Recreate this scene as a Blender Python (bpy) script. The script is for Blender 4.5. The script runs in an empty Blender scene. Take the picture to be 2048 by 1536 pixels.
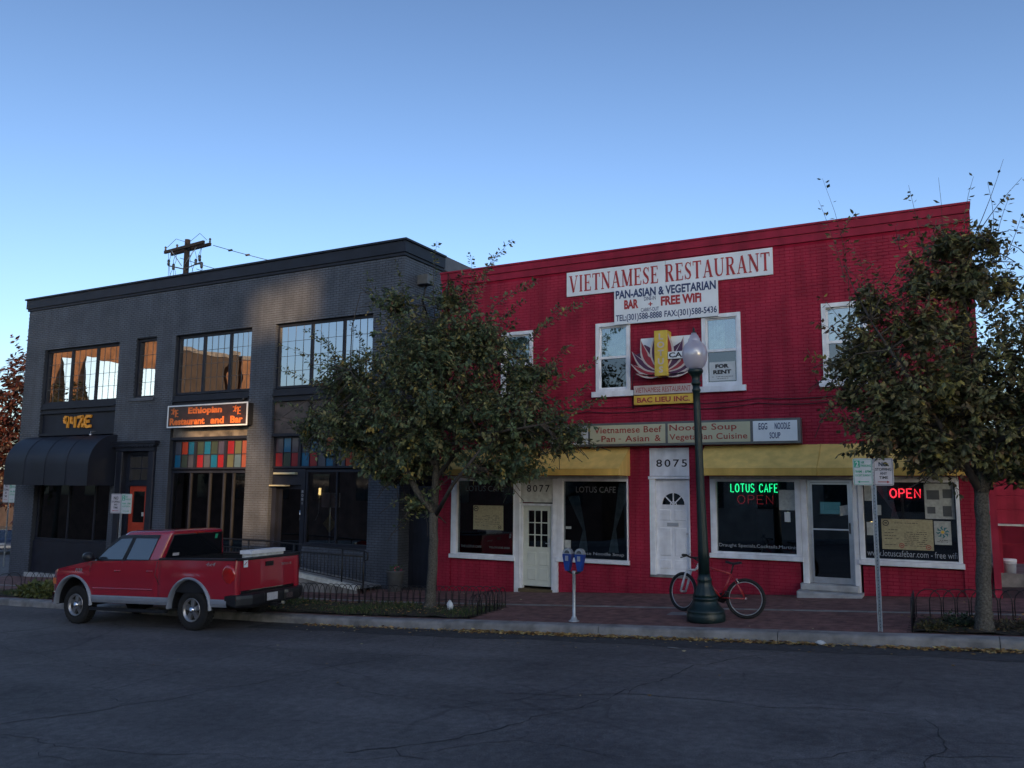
import bpy, math, random
import numpy as np
from mathutils import Vector, Matrix
R = math.radians
random.seed(7)
S = bpy.context.scene
COL = S.collection

# ------------------------------------------------------------------ camera
CAM = Vector((0.0, -18.0, 2.015))
cam_d = bpy.data.cameras.new('camera')
cam = bpy.data.objects.new('camera', cam_d)
COL.objects.link(cam)
psi, th, ro = R(28.0), R(7.1), R(0.45)
fwd = Vector((-math.sin(psi)*math.cos(th), math.cos(psi)*math.cos(th), math.sin(th)))
rt = Vector((math.cos(psi), math.sin(psi), 0))
up = rt.cross(fwd)
r2 = rt*math.cos(ro) + up*math.sin(ro)
u2 = -rt*math.sin(ro) + up*math.cos(ro)
cam.matrix_world = Matrix(((r2.x, u2.x, -fwd.x, CAM.x), (r2.y, u2.y, -fwd.y, CAM.y), (r2.z, u2.z, -fwd.z, CAM.z), (0, 0, 0, 1)))
cam_d.sensor_width = 36
cam_d.lens = 36*1640/2048
cam_d.clip_end = 3000
S.camera = cam

# ------------------------------------------------------------------ world, sun, exposure
SUN_EL, SUN_AZ = R(12.5), R(143.13)          # azimuth clockwise from +Y: the sun stands behind the camera, to its right
SUN_DIR = Vector((math.sin(SUN_AZ)*math.cos(SUN_EL), math.cos(SUN_AZ)*math.cos(SUN_EL), math.sin(SUN_EL)))
W = bpy.data.worlds.new('World')
S.world = W
W.use_nodes = True
wn = W.node_tree
wn.nodes.clear()
sky = wn.nodes.new('ShaderNodeTexSky')
sky.sky_type = 'NISHITA'
sky.sun_disc = False
sky.sun_elevation = SUN_EL
sky.sun_rotation = SUN_AZ
sky.air_density = 1.0
sky.dust_density = 1.6
sky.ozone_density = 1.0
bg = wn.nodes.new('ShaderNodeBackground')
bg.inputs['Strength'].default_value = 0.15
wo = wn.nodes.new('ShaderNodeOutputWorld')
wb = wn.nodes.new('ShaderNodeMix')            # the camera's cool white balance
wb.data_type = 'RGBA'; wb.blend_type = 'MULTIPLY'; wb.inputs['Factor'].default_value = 1.0
wb.inputs['B'].default_value = (0.83, 0.985, 1.29, 1)
wn.links.new(sky.outputs[0], wb.inputs['A'])
sg = wn.nodes.new('ShaderNodeNewGeometry'); sx = wn.nodes.new('ShaderNodeSeparateXYZ'); sm = wn.nodes.new('ShaderNodeMapRange')
sm.interpolation_type = 'SMOOTHSTEP'        # an evening sky that deepens evenly with height, all the way round
sm.inputs['From Min'].default_value = -0.15; sm.inputs['From Max'].default_value = -0.75; sm.inputs['To Min'].default_value = 1.0; sm.inputs['To Max'].default_value = 0.62
wn.links.new(sg.outputs['Incoming'], sx.inputs[0]); wn.links.new(sx.outputs['Z'], sm.inputs['Value'])
wc = wn.nodes.new('ShaderNodeMix'); wc.data_type = 'RGBA'; wc.blend_type = 'MULTIPLY'; wc.inputs['Factor'].default_value = 1.0
cc_ = wn.nodes.new('ShaderNodeCombineColor')
for k_ in range(3): wn.links.new(sm.outputs[0], cc_.inputs[k_])
wn.links.new(wb.outputs['Result'], wc.inputs['A']); wn.links.new(cc_.outputs[0], wc.inputs['B'])
wn.links.new(wc.outputs['Result'], bg.inputs[0])
wn.links.new(bg.outputs[0], wo.inputs[0])
sl = bpy.data.lights.new('sun', 'SUN')
sl.energy = 5.0
sl.color = (1.0, 0.60, 0.28)
sl.angle = R(0.4)
sun = bpy.data.objects.new('sun', sl)
COL.objects.link(sun)
sun.rotation_euler = SUN_DIR.to_track_quat('Z', 'Y').to_euler()
sun.location = (30, -60, 40)
S.view_settings.view_transform = 'Standard'
S.view_settings.look = 'None'
S.view_settings.exposure = 0.55
S.view_settings.gamma = 1.0
S.view_settings.use_curve_mapping = False
S.render.engine = 'CYCLES'
S.cycles.max_bounces = 7
S.cycles.use_denoising = True

# ------------------------------------------------------------------ helpers: materials
def mat(name, col, rough=0.7, metal=0.0, var=0.12, scale=6.0, bump=0.0, bscale=40.0, spec=0.5, coat=0.0, col2=None, streak=0.0):
    """procedural material: base colour broken up by two octaves of noise in object space"""
    m = bpy.data.materials.new(name)
    m.use_nodes = True
    n = m.node_tree.nodes; l = m.node_tree.links
    b = n['Principled BSDF']
    b.inputs['Roughness'].default_value = rough
    b.inputs['Metallic'].default_value = metal
    b.inputs['Specular IOR Level'].default_value = spec
    b.inputs['Coat Weight'].default_value = coat
    tc = n.new('ShaderNodeNewGeometry')
    nz = n.new('ShaderNodeTexNoise')
    nz.inputs['Scale'].default_value = scale
    nz.inputs['Detail'].default_value = 6
    l.new(tc.outputs['Position'], nz.inputs['Vector'])
    rp = n.new('ShaderNodeValToRGB')
    c2 = col2 or tuple(c*(1-var*2) for c in col)
    c1 = tuple(min(1, c*(1+var)) for c in col)
    rp.color_ramp.elements[0].color = (*c2, 1); rp.color_ramp.elements[0].position = 0.32
    rp.color_ramp.elements[1].color = (*c1, 1); rp.color_ramp.elements[1].position = 0.68
    l.new(nz.outputs['Fac'], rp.inputs[0])
    l.new(rp.outputs[0], b.inputs['Base Color'])
    if streak:                                   # weathering: drips down the wall and broad faded fields
        src = rp.outputs[0]
        for sc_, vs_, p0, p1, lo in ((1.0, (4.5, 4.5, 0.35), 0.38, 0.62, 1-streak), (1.0, (0.45, 0.45, 0.6), 0.35, 0.65, 1-streak*.8)):
            mp = n.new('ShaderNodeMapping'); mp.inputs['Scale'].default_value = vs_; l.new(tc.outputs['Position'], mp.inputs['Vector'])
            sn = n.new('ShaderNodeTexNoise'); sn.inputs['Scale'].default_value = sc_; sn.inputs['Detail'].default_value = 7; l.new(mp.outputs[0], sn.inputs['Vector'])
            sr = n.new('ShaderNodeMapRange'); sr.inputs['From Min'].default_value = p0; sr.inputs['From Max'].default_value = p1; sr.inputs['To Min'].default_value = lo; sr.inputs['To Max'].default_value = 1.06
            l.new(sn.outputs['Fac'], sr.inputs['Value'])
            vm = n.new('ShaderNodeVectorMath'); vm.operation = 'SCALE'; l.new(src, vm.inputs[0]); l.new(sr.outputs[0], vm.inputs['Scale']); src = vm.outputs[0]
        l.new(src, b.inputs['Base Color'])
    if bump:
        bn = n.new('ShaderNodeTexNoise'); bn.inputs['Scale'].default_value = bscale; bn.inputs['Detail'].default_value = 4
        l.new(tc.outputs['Position'], bn.inputs['Vector'])
        bu = n.new('ShaderNodeBump'); bu.inputs['Strength'].default_value = bump; bu.inputs['Distance'].default_value = 0.02
        l.new(bn.outputs['Fac'], bu.inputs['Height']); l.new(bu.outputs[0], b.inputs['Normal'])
    return m

def emis(name, col, st):
    m = bpy.data.materials.new(name); m.use_nodes = True
    b = m.node_tree.nodes['Principled BSDF']
    b.inputs['Base Color'].default_value = (*[c*0.5 for c in col], 1)
    b.inputs['Emission Color'].default_value = (*col, 1)
    b.inputs['Emission Strength'].default_value = st
    return m

def glass(name, refl=0.1, tint=(0.75, 0.8, 0.82), rough=0.0, wavy=0.0):
    m = bpy.data.materials.new(name); m.use_nodes = True
    n = m.node_tree.nodes; l = m.node_tree.links
    n.clear()
    o = n.new('ShaderNodeOutputMaterial')
    tr = n.new('ShaderNodeBsdfTransparent'); tr.inputs[0].default_value = (*tint, 1)
    gl = n.new('ShaderNodeBsdfGlossy'); gl.inputs['Roughness'].default_value = rough; gl.inputs[0].default_value = (0.95, 0.97, 1, 1)
    fr = n.new('ShaderNodeFresnel'); fr.inputs[0].default_value = 1.5
    ma = n.new('ShaderNodeMath'); ma.operation = 'ADD'; ma.inputs[1].default_value = refl; ma.use_clamp = True
    mx = n.new('ShaderNodeMixShader')
    l.new(fr.outputs[0], ma.inputs[0]); l.new(ma.outputs[0], mx.inputs[0])
    l.new(tr.outputs[0], mx.inputs[1]); l.new(gl.outputs[0], mx.inputs[2]); l.new(mx.outputs[0], o.inputs[0])
    if wavy:
        g = n.new('ShaderNodeNewGeometry')
        nz = n.new('ShaderNodeTexNoise'); nz.inputs['Scale'].default_value = 1.3; nz.inputs['Detail'].default_value = 1
        bu = n.new('ShaderNodeBump'); bu.inputs['Strength'].default_value = wavy; bu.inputs['Distance'].default_value = 0.05
        l.new(g.outputs['Position'], nz.inputs['Vector']); l.new(nz.outputs['Fac'], bu.inputs['Height'])
        l.new(bu.outputs[0], gl.inputs['Normal'])
    return m

M = {}
M['red_brick'] = mat('red paint on brick', (0.365, 0.026, 0.058), 0.62, var=0.10, scale=2.2, bump=0.25, bscale=60, spec=0.2, streak=0.22)
M['red_joint'] = mat('red paint in joints', (0.31, 0.013, 0.038), 0.8, var=0.1, scale=3, spec=0.1, streak=0.2)
M['red_trim'] = mat('red painted trim', (0.31, 0.014, 0.042), 0.6, var=0.14, scale=2, spec=0.25, streak=0.15)
M['grey_brick'] = mat('blue grey paint on brick', (0.080, 0.096, 0.128), 0.5, var=0.14, scale=1.6, bump=0.25, bscale=60, streak=0.14)
M['grey_joint'] = mat('dark mortar', (0.030, 0.035, 0.046), 0.9, var=0.1, scale=3)
M['black_trim'] = mat('black navy trim', (0.013, 0.016, 0.028), 0.5, var=0.15, scale=3, spec=0.35)
M['grey_panel'] = mat('grey painted metal siding', (0.12, 0.13, 0.15), 0.6, var=0.1)
M['white'] = mat('white trim paint', (0.79, 0.81, 0.86), 0.5, var=0.06, scale=5, bump=0.05, streak=0.10)
M['white_dirty'] = mat('weathered white paint', (0.575, 0.598, 0.575), 0.6, var=0.12, scale=9)
M['door_cream'] = mat('cream painted door', (0.600, 0.636, 0.564), 0.5, var=0.06, scale=3)
M['asphalt'] = None
M['concrete'] = mat('concrete kerb', (0.25, 0.245, 0.24), 0.9, var=0.22, scale=3.5, bump=0.3, bscale=50)
M['concrete_light'] = mat('pale concrete', (0.391, 0.402, 0.414), 0.9, var=0.16, scale=4, bump=0.2)
M['paver'] = mat('red clay paver', (0.182, 0.092, 0.084), 0.85, var=0.24, scale=5, bump=0.3, bscale=50)
M['paver_joint'] = mat('sand joint', (0.05, 0.036, 0.034), 0.95, var=0.1)
M['soil'] = mat('tree pit soil', (0.045, 0.034, 0.022), 0.95, var=0.4, scale=14, bump=0.7, bscale=30)
M['iron'] = mat('black wrought iron', (0.012, 0.012, 0.014), 0.45, var=0.1)
M['lamp_green'] = mat('dark green cast iron', (0.004, 0.018, 0.018), 0.42, var=0.15, scale=12, bump=0.1)
M['galv'] = mat('galvanised steel', (0.45, 0.48, 0.5), 0.45, 0.6, var=0.12, scale=20)
M['alu'] = mat('brushed aluminium', (0.55, 0.56, 0.58), 0.35, 0.8, var=0.06)
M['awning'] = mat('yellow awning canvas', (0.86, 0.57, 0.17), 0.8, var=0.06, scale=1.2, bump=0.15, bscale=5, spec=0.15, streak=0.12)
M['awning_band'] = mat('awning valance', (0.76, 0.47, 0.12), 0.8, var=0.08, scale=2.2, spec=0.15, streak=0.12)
M['awning_black'] = mat('black awning canvas', (0.014, 0.017, 0.028), 0.5, var=0.12, scale=1.5, bump=0.2, bscale=4, spec=0.35)
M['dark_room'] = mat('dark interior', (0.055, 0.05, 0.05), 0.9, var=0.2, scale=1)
M['sign_white'] = mat('white sign board', (0.744, 0.792, 0.840), 0.5, var=0.04, scale=2)
M['sign_cream'] = mat('cream sign face', (0.504, 0.492, 0.336), 0.5, var=0.04, scale=2)
M['sign_frame'] = mat('grey sign frame', (0.12, 0.125, 0.13), 0.5, 0.2, var=0.1)
M['letter_red'] = mat('red lettering', (0.38, 0.03, 0.035), 0.6, var=0.08)
M['letter_brick'] = mat('brick red lettering', (0.34, 0.045, 0.035), 0.6, var=0.1)
M['letter_navy'] = mat('navy lettering', (0.025, 0.05, 0.15), 0.6, var=0.08)
M['letter_black'] = mat('black lettering', (0.015, 0.015, 0.022), 0.6, var=0.08)
M['letter_white'] = mat('white vinyl lettering', (0.36, 0.38, 0.41), 0.6, var=0.05)
M['letter_grey'] = mat('grey vinyl lettering', (0.16, 0.16, 0.17), 0.6, var=0.05)
M['orange'] = mat('orange lettering', (0.75, 0.17, 0.03), 0.5, var=0.12)
M['orange_yellow'] = mat('amber channel letters', (0.85, 0.34, 0.03), 0.5, var=0.12)
M['door_orange'] = mat('orange red door', (0.42, 0.045, 0.02), 0.4, var=0.1)
M['brown_panel'] = mat('dark brown sign face', (0.045, 0.022, 0.02), 0.3, var=0.2)
M['glass_shop'] = glass('shop glass', 0.05, (0.55, 0.6, 0.62))
M['glass_up'] = glass('upstairs glass', 0.16, (0.75, 0.82, 0.8), wavy=0.05)
M['glass_mirror'] = glass('reflective glazing', 0.50, (0.35, 0.38, 0.4), wavy=0.035)
M['glass_lamp0'] = glass('ribbed acrylic globe', 0.25, (0.88, 0.84, 0.9), 0.12)
def milky():
    m = M['glass_lamp0']; n = m.node_tree.nodes; l = m.node_tree.links
    o = next(k for k in n if k.type == 'OUTPUT_MATERIAL'); old = o.inputs[0].links[0].from_socket
    d = n.new('ShaderNodeBsdfDiffuse'); d.inputs[0].default_value = (0.85, 0.83, 0.88, 1); t = n.new('ShaderNodeBsdfTranslucent'); t.inputs[0].default_value = (0.92, 0.9, 0.95, 1)
    a = n.new('ShaderNodeMixShader'); a.inputs[0].default_value = .6; l.new(d.outputs[0], a.inputs[1]); l.new(t.outputs[0], a.inputs[2])
    b = n.new('ShaderNodeMixShader'); b.inputs[0].default_value = .5; l.new(old, b.inputs[1]); l.new(a.outputs[0], b.inputs[2]); l.new(b.outputs[0], o.inputs[0])
    return m
M['glass_lamp'] = milky()
M['curtain'] = mat('pale curtain', (0.55, 0.6, 0.54), 0.9, var=0.1, scale=8)
M['blind'] = mat('grey insect screen', (0.09, 0.1, 0.11), 0.9, var=0.1)
M['truck_red'] = mat('red car paint', (0.34, 0.013, 0.030), 0.22, 0.0, var=0.04, scale=2, coat=1.0, spec=0.7)
M['truck_grey'] = mat('silver grey cladding', (0.26, 0.28, 0.32), 0.4, 0.2, var=0.06, scale=5)
M['rubber'] = mat('tyre rubber', (0.014, 0.014, 0.015), 0.85, var=0.15, scale=20, bump=0.3, bscale=80)
M['plastic_black'] = mat('black plastic', (0.014, 0.015, 0.018), 0.45, var=0.1)
M['rim'] = mat('alloy rim', (0.38, 0.38, 0.39), 0.35, 0.75, var=0.1)
M['rim_dark'] = mat('rim recess', (0.03, 0.03, 0.03), 0.6, 0.3, var=0.1)
M['chrome'] = mat('chrome', (0.75, 0.75, 0.77), 0.12, 1.0, var=0.02)
M['tail_red'] = mat('red tail lamp lens', (0.4, 0.012, 0.012), 0.15, var=0.1, coat=1.0)
M['plate'] = mat('number plate', (0.5, 0.5, 0.52), 0.5, var=0.1, scale=30)
M['bark'] = mat('grey bark', (0.135, 0.125, 0.105), 0.95, col2=(0.065, 0.058, 0.05), scale=38, bump=1.0, bscale=45, spec=0.15, streak=0.25)
M['twig'] = mat('twig bark', (0.06, 0.05, 0.042), 0.9, var=0.2)
M['wood_pole'] = mat('weathered utility pole', (0.05, 0.034, 0.027), 0.9, var=0.25, scale=12)
M['ceramic'] = mat('brown insulator', (0.05, 0.04, 0.04), 0.3)
M['grass'] = None
M['tan_paper'] = mat('tan menu paper', (0.40, 0.35, 0.21), 0.8, var=0.1, scale=25)
M['paper'] = mat('white paper', (0.42, 0.44, 0.42), 0.8, var=0.1, scale=20)
M['purple'] = mat('dark purple petal', (0.07, 0.012, 0.06), 0.5, var=0.15)
M['petal_red'] = mat('crimson petal', (0.30, 0.012, 0.03), 0.5, var=0.12)
M['petal_edge'] = mat('pale petal edge', (0.55, 0.47, 0.45), 0.5, var=0.05)
M['logo_yellow'] = mat('yellow sign bar', (0.66, 0.46, 0.05), 0.5, var=0.08, scale=8)
M['sign_yellow'] = mat('yellow sign board', (0.726, 0.462, 0.055), 0.5, var=0.06)
M['sign_green'] = mat('green sign ink', (0.03, 0.35, 0.2), 0.5, var=0.05)
M['sign_pale'] = mat('pale sign face', (0.55, 0.58, 0.6), 0.4, var=0.05)
M['sign_pink'] = mat('pinkish white sign face', (0.55, 0.52, 0.55), 0.4, var=0.05)
M['bike_red'] = mat('red bicycle enamel', (0.36, 0.016, 0.022), 0.3, var=0.08, coat=0.6)
M['bike_white'] = mat('white bicycle enamel', (0.7, 0.72, 0.74), 0.3, var=0.06, coat=0.5)
M['meter_blue'] = mat('blue meter housing', (0.010, 0.05, 0.26), 0.4, var=0.1)
M['pot'] = mat('grey planter', (0.09, 0.095, 0.1), 0.8, var=0.12)
M['flower'] = mat('pink flower', (0.5, 0.06, 0.14), 0.6)
M['bucket'] = mat('pale plastic bucket', (0.5, 0.52, 0.58), 0.5)
M['green_leaf'] = mat('green leaf', (0.04, 0.08, 0.025), 0.6)
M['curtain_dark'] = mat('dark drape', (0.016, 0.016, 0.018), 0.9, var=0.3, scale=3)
M['door_cream_dark'] = mat('brown threshold', (0.12, 0.085, 0.04), 0.7)
M['logo_teal'] = mat('teal print', (0.04, 0.18, 0.2), 0.6)
M['reflected_yellow'] = mat('yellow of the reflected sign', (0.8, 0.52, 0.08), 0.6)  # colour of a reflection, painted on the diamond board

def leaf_mat(name):
    m = bpy.data.materials.new(name); m.use_nodes = True
    n = m.node_tree.nodes; l = m.node_tree.links
    b = n['Principled BSDF']; b.inputs['Roughness'].default_value = 0.5
    b.inputs['Specular IOR Level'].default_value = 0.35
    a = n.new('ShaderNodeAttribute'); a.attribute_name = 'leaf_colour'
    l.new(a.outputs['Color'], b.inputs['Base Color'])
    tr = n.new('ShaderNodeBsdfTranslucent'); l.new(a.outputs['Color'], tr.inputs[0])
    mx = n.new('ShaderNodeMixShader'); mx.inputs[0].default_value = 0.25
    o = n['Material Output']
    l.new(b.outputs[0], mx.inputs[1]); l.new(tr.outputs[0], mx.inputs[2]); l.new(mx.outputs[0], o.inputs[0])
    return m
M['leaf'] = leaf_mat('leaf')

def asphalt():
    m = bpy.data.materials.new('worn asphalt'); m.use_nodes = True
    n = m.node_tree.nodes; l = m.node_tree.links
    b = n['Principled BSDF']; b.inputs['Roughness'].default_value = 0.85
    b.inputs['Specular IOR Level'].default_value = 0.35
    g = n.new('ShaderNodeNewGeometry')
    def noise(sc, det=5):
        t = n.new('ShaderNodeTexNoise'); t.inputs['Scale'].default_value = sc; t.inputs['Detail'].default_value = det
        l.new(g.outputs['Position'], t.inputs['Vector']); return t
    def ramp(src, p0, c0, p1, c1):
        r = n.new('ShaderNodeValToRGB'); r.color_ramp.elements[0].position = p0; r.color_ramp.elements[0].color = (*c0, 1)
        r.color_ramp.elements[1].position = p1; r.color_ramp.elements[1].color = (*c1, 1); l.new(src, r.inputs[0]); return r
    def mixc(a, bb, fac, mode='MULTIPLY'):
        x = n.new('ShaderNodeMix'); x.data_type = 'RGBA'; x.blend_type = mode
        if isinstance(fac, float): x.inputs['Factor'].default_value = fac
        else: l.new(fac, x.inputs['Factor'])
        l.new(a, x.inputs['A']); l.new(bb, x.inputs['B']); return x.outputs['Result']
    base = ramp(noise(0.4, 7).outputs['Fac'], 0.3, (0.096, 0.089, 0.091), 0.7, (0.158, 0.146, 0.144))
    fine = ramp(noise(90, 3).outputs['Fac'], 0.3, (0.45, 0.45, 0.46), 0.72, (1.55, 1.55, 1.53))
    c = mixc(base.outputs[0], fine.outputs[0], 0.8)
    mid = ramp(noise(9, 6).outputs['Fac'], 0.33, (0.72, 0.72, 0.73), 0.67, (1.15, 1.15, 1.15))
    c = mixc(c, mid.outputs[0], 0.8)
    # long tar seams and branching cracks: edges of stretched, warped cells
    for sc, th_, vx, vy in ((0.17, 0.0042, 1.0, 0.75), (0.5, 0.0045, 0.7, 1.25)):
        mp = n.new('ShaderNodeMapping'); mp.inputs['Scale'].default_value = (vx, vy, 0.0)
        mp.inputs['Rotation'].default_value = (0, 0, 0.5)
        wp = n.new('ShaderNodeVectorMath'); wp.operation = 'MULTIPLY_ADD'
        nn = noise(1.1, 6); wp.inputs[1].default_value = (0.55, 0.55, 0)
        l.new(nn.outputs['Color'], wp.inputs[0]); l.new(g.outputs['Position'], wp.inputs[2])
        l.new(wp.outputs[0], mp.inputs['Vector'])
        v = n.new('ShaderNodeTexVoronoi'); v.feature = 'DISTANCE_TO_EDGE'; v.inputs['Scale'].default_value = sc
        l.new(mp.outputs[0], v.inputs['Vector'])
        rr = ramp(v.outputs['Distance'], th_*0.3, (0.68, 0.68, 0.69), th_*1.8, (1, 1, 1))
        msk = ramp(noise(0.5, 2).outputs['Fac'], 0.42, (0, 0, 0), 0.62, (1, 1, 1))
        c = mixc(c, rr.outputs[0], msk.outputs[0])
    # old oil and damp stains, and the paler wheel tracks along the lane
    st = ramp(noise(0.9, 5).outputs['Fac'], 0.60, (1, 1, 1), 0.74, (0.62, 0.62, 0.63))
    c = mixc(c, st.outputs[0], 0.8)
    sp = n.new('ShaderNodeSeparateXYZ'); l.new(g.outputs['Position'], sp.inputs[0])
    wv = n.new('ShaderNodeMath'); wv.operation = 'MULTIPLY'; wv.inputs[1].default_value = 3.6; l.new(sp.outputs['Y'], wv.inputs[0])
    wn_ = n.new('ShaderNodeMath'); wn_.operation = 'SINE'; l.new(wv.outputs[0], wn_.inputs[0])
    wr = ramp(wn_.outputs[0], 0.2, (0.93, 0.93, 0.93), 0.9, (1.08, 1.08, 1.08)); c = mixc(c, wr.outputs[0], 0.9)
    # pale grit
    gv = n.new('ShaderNodeTexVoronoi'); gv.inputs['Scale'].default_value = 14; l.new(g.outputs['Position'], gv.inputs['Vector'])
    gr = ramp(gv.outputs['Distance'], 0.045, (1, 1, 1), 0.06, (0, 0, 0))
    pick = ramp(noise(7, 1).outputs['Fac'], 0.6, (0, 0, 0), 0.68, (1, 1, 1))
    mm = n.new('ShaderNodeMath'); mm.operation = 'MULTIPLY'; l.new(gr.outputs[0], mm.inputs[0]); l.new(pick.outputs[0], mm.inputs[1])
    gc = n.new('ShaderNodeRGB'); gc.outputs[0].default_value = (0.3, 0.3, 0.29, 1)
    c = mixc(c, gc.outputs[0], mm.outputs[0], 'MIX')
    l.new(c, b.inputs['Base Color'])
    bu = n.new('ShaderNodeBump'); bu.inputs['Strength'].default_value = 0.6; bu.inputs['Distance'].default_value = 0.01
    l.new(noise(110, 2).outputs['Fac'], bu.inputs['Height']); l.new(bu.outputs[0], b.inputs['Normal'])
    return m
M['asphalt'] = asphalt()
M['asphalt_dark'] = mat('patched asphalt', (0.052, 0.052, 0.055), 0.85, var=0.2, scale=8, bump=0.5, bscale=90)

# ------------------------------------------------------------------ helpers: meshes and objects
class MB:
    """collects geometry for one mesh"""
    def __init__(s): s.v = []; s.f = []; s.mi = []; s.sm = []
    def add(s, vs, fs, mi=0, smooth=False):
        o = len(s.v); s.v += [tuple(v) for v in vs]
        for f in fs: s.f.append(tuple(i+o for i in f)); s.mi.append(mi); s.sm.append(smooth)
        return s
    def box(s, x0, x1, y0, y1, z0, z1, mi=0, skip=''):
        v = [(x0,y0,z0),(x1,y0,z0),(x1,y1,z0),(x0,y1,z0),(x0,y0,z1),(x1,y0,z1),(x1,y1,z1),(x0,y1,z1)]
        fs = {'d':(0,3,2,1),'u':(4,5,6,7),'f':(0,1,5,4),'r':(1,2,6,5),'b':(2,3,7,6),'l':(3,0,4,7)}
        return s.add(v, [fs[k] for k in fs if k not in skip], mi)
    def bbox(s, x0, x1, y0, y1, z0, z1, b=0.006, mi=0):
        """box with bevelled front (-Y) edges"""
        v = [(x0,y1,z0),(x1,y1,z0),(x1,y1,z1),(x0,y1,z1),(x0,y0+b,z0),(x1,y0+b,z0),(x1,y0+b,z1),(x0,y0+b,z1),
             (x0+b,y0,z0+b),(x1-b,y0,z0+b),(x1-b,y0,z1-b),(x0+b,y0,z1-b)]
        f = [(0,3,2,1),(0,1,5,4),(1,2,6,5),(2,3,7,6),(3,0,4,7),(4,5,9,8),(5,6,10,9),(6,7,11,10),(7,4,8,11),(8,9,10,11)]
        return s.add(v, f, mi)
    def tube(s, pts, r, n=8, mi=0, cap=True, smooth=True):
        pts = [Vector(p) for p in pts]; k = len(pts)
        rr = r if isinstance(r, (list, tuple)) else [r]*k
        vs = []; fs = []; ref = None
        for i, p in enumerate(pts):
            d = (pts[min(i+1, k-1)]-pts[max(i-1, 0)])
            if d.length < 1e-9: d = Vector((0, 0, 1))
            d.normalize()
            if ref is None: ref = d.orthogonal().normalized()
            else:
                ref = ref-d*ref.dot(d)
                ref = ref.normalized() if ref.length > 1e-6 else d.orthogonal().normalized()
            b = d.cross(ref)
            for j in range(n):
                a = 2*math.pi*j/n
                vs.append(p+(ref*math.cos(a)+b*math.sin(a))*rr[i])
        for i in range(k-1):
            for j in range(n):
                fs.append((i*n+j, i*n+(j+1) % n, (i+1)*n+(j+1) % n, (i+1)*n+j))
        if cap: fs.append(tuple(range(n-1, -1, -1))); fs.append(tuple(range((k-1)*n, k*n)))
        return s.add(vs, fs, mi, smooth)
    def lathe(s, prof, c=(0, 0, 0), n=24, mi=0, axis='z', flute=0, depth=0.0, smooth=True, cap=True):
        vs = []; fs = []
        for r_, h in prof:
            for j in range(n):
                a = 2*math.pi*j/n
                q = r_*(1-depth*(0.5+0.5*math.cos(a*flute))) if flute else r_
                x, y = q*math.cos(a), q*math.sin(a)
                p = {'z': (x, y, h), 'y': (x, h, -y), 'x': (h, x, y)}[axis]
                vs.append((p[0]+c[0], p[1]+c[1], p[2]+c[2]))
        k = len(prof)
        for i in range(k-1):
            for j in range(n):
                fs.append((i*n+j, i*n+(j+1) % n, (i+1)*n+(j+1) % n, (i+1)*n+j))
        if cap: fs.append(tuple(range(n-1, -1, -1))); fs.append(tuple(range((k-1)*n, k*n)))
        return s.add(vs, fs, mi, smooth)
    def prism(s, pts, y0, y1, mi=0):
        """outline in XZ extruded from y0 (front) to y1"""
        n = len(pts)
        area = sum(pts[i][0]*pts[(i+1) % n][1]-pts[(i+1) % n][0]*pts[i][1] for i in range(n))
        if area < 0: pts = pts[::-1]
        vs = [(p[0], y0, p[1]) for p in pts]+[(p[0], y1, p[1]) for p in pts]
        fs = [tuple(range(n)), tuple(range(2*n-1, n-1, -1))]
        for i in range(n): fs.append((i, i+n, (i+1) % n+n, (i+1) % n))
        return s.add(vs, fs, mi)
    def ribbon(s, pts, w, y0, y1, mi=0):
        """a bent band of width w following pts in XZ, extruded y0..y1"""
        P = [Vector((p[0], p[1])) for p in pts]; L = []; Q = []
        for i, p in enumerate(P):
            d = (P[min(i+1, len(P)-1)]-P[max(i-1, 0)]).normalized(); nn = Vector((-d.y, d.x))
            ww = w[i] if isinstance(w, (list, tuple)) else w
            L.append(p+nn*ww/2); Q.append(p-nn*ww/2)
        return s.prism([(a.x, a.y) for a in L]+[(a.x, a.y) for a in Q[::-1]], y0, y1, mi)
    def grid(s, rows, mi=0, smooth=True, flip=False):
        k = len(rows[0]); vs = [p for r_ in rows for p in r_]; fs = []
        for i in range(len(rows)-1):
            for j in range(k-1):
                f = (i*k+j, i*k+j+1, (i+1)*k+j+1, (i+1)*k+j)
                fs.append(f[::-1] if flip else f)
        return s.add(vs, fs, mi, smooth)
    def mesh(s, name, mats, off=(0, 0, 0)):
        me = bpy.data.meshes.new(name)
        v = np.array(s.v, dtype=float).reshape(-1, 3)-np.array(off)
        me.from_pydata(v.tolist(), [], s.f)
        for m in (mats if isinstance(mats, (list, tuple)) else [mats]): me.materials.append(m)
        me.polygons.foreach_set('material_index', s.mi); me.polygons.foreach_set('use_smooth', s.sm)
        me.update()
        return me

WL = {}                                     # world position of each object's origin, for parts given in world coordinates
def thing(name, label, cat, loc=(0, 0, 0), rot=(0, 0, 0), group=None):
    o = bpy.data.objects.new(name, None); COL.objects.link(o)
    o.empty_display_size = 0.3
    o.location = loc; o.rotation_euler = rot
    WL[o.name] = Vector(loc) if rot == (0, 0, 0) else Vector((0, 0, 0))
    tag(o, label, cat, group)
    return o
def tag(o, label=None, cat=None, group=None, kind=None):
    if label: o['label'] = label
    if cat: o['category'] = cat
    if group: o['group'] = group
    if kind: o['kind'] = kind
    return o
def part(name, mb, m, parent=None, label=None, kind=None, world=True):
    """one mesh object; world=True: coordinates given in world space under an unrotated parent"""
    off = WL.get(parent.name, Vector((0, 0, 0))) if (parent is not None and world) else Vector((0, 0, 0))
    me = mb.mesh(name, m, off)
    o = bpy.data.objects.new(name, me); COL.objects.link(o)
    if parent is not None: o.parent = parent
    WL[o.name] = off
    if label: o['label'] = label
    if kind: o['kind'] = kind
    return o
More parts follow.
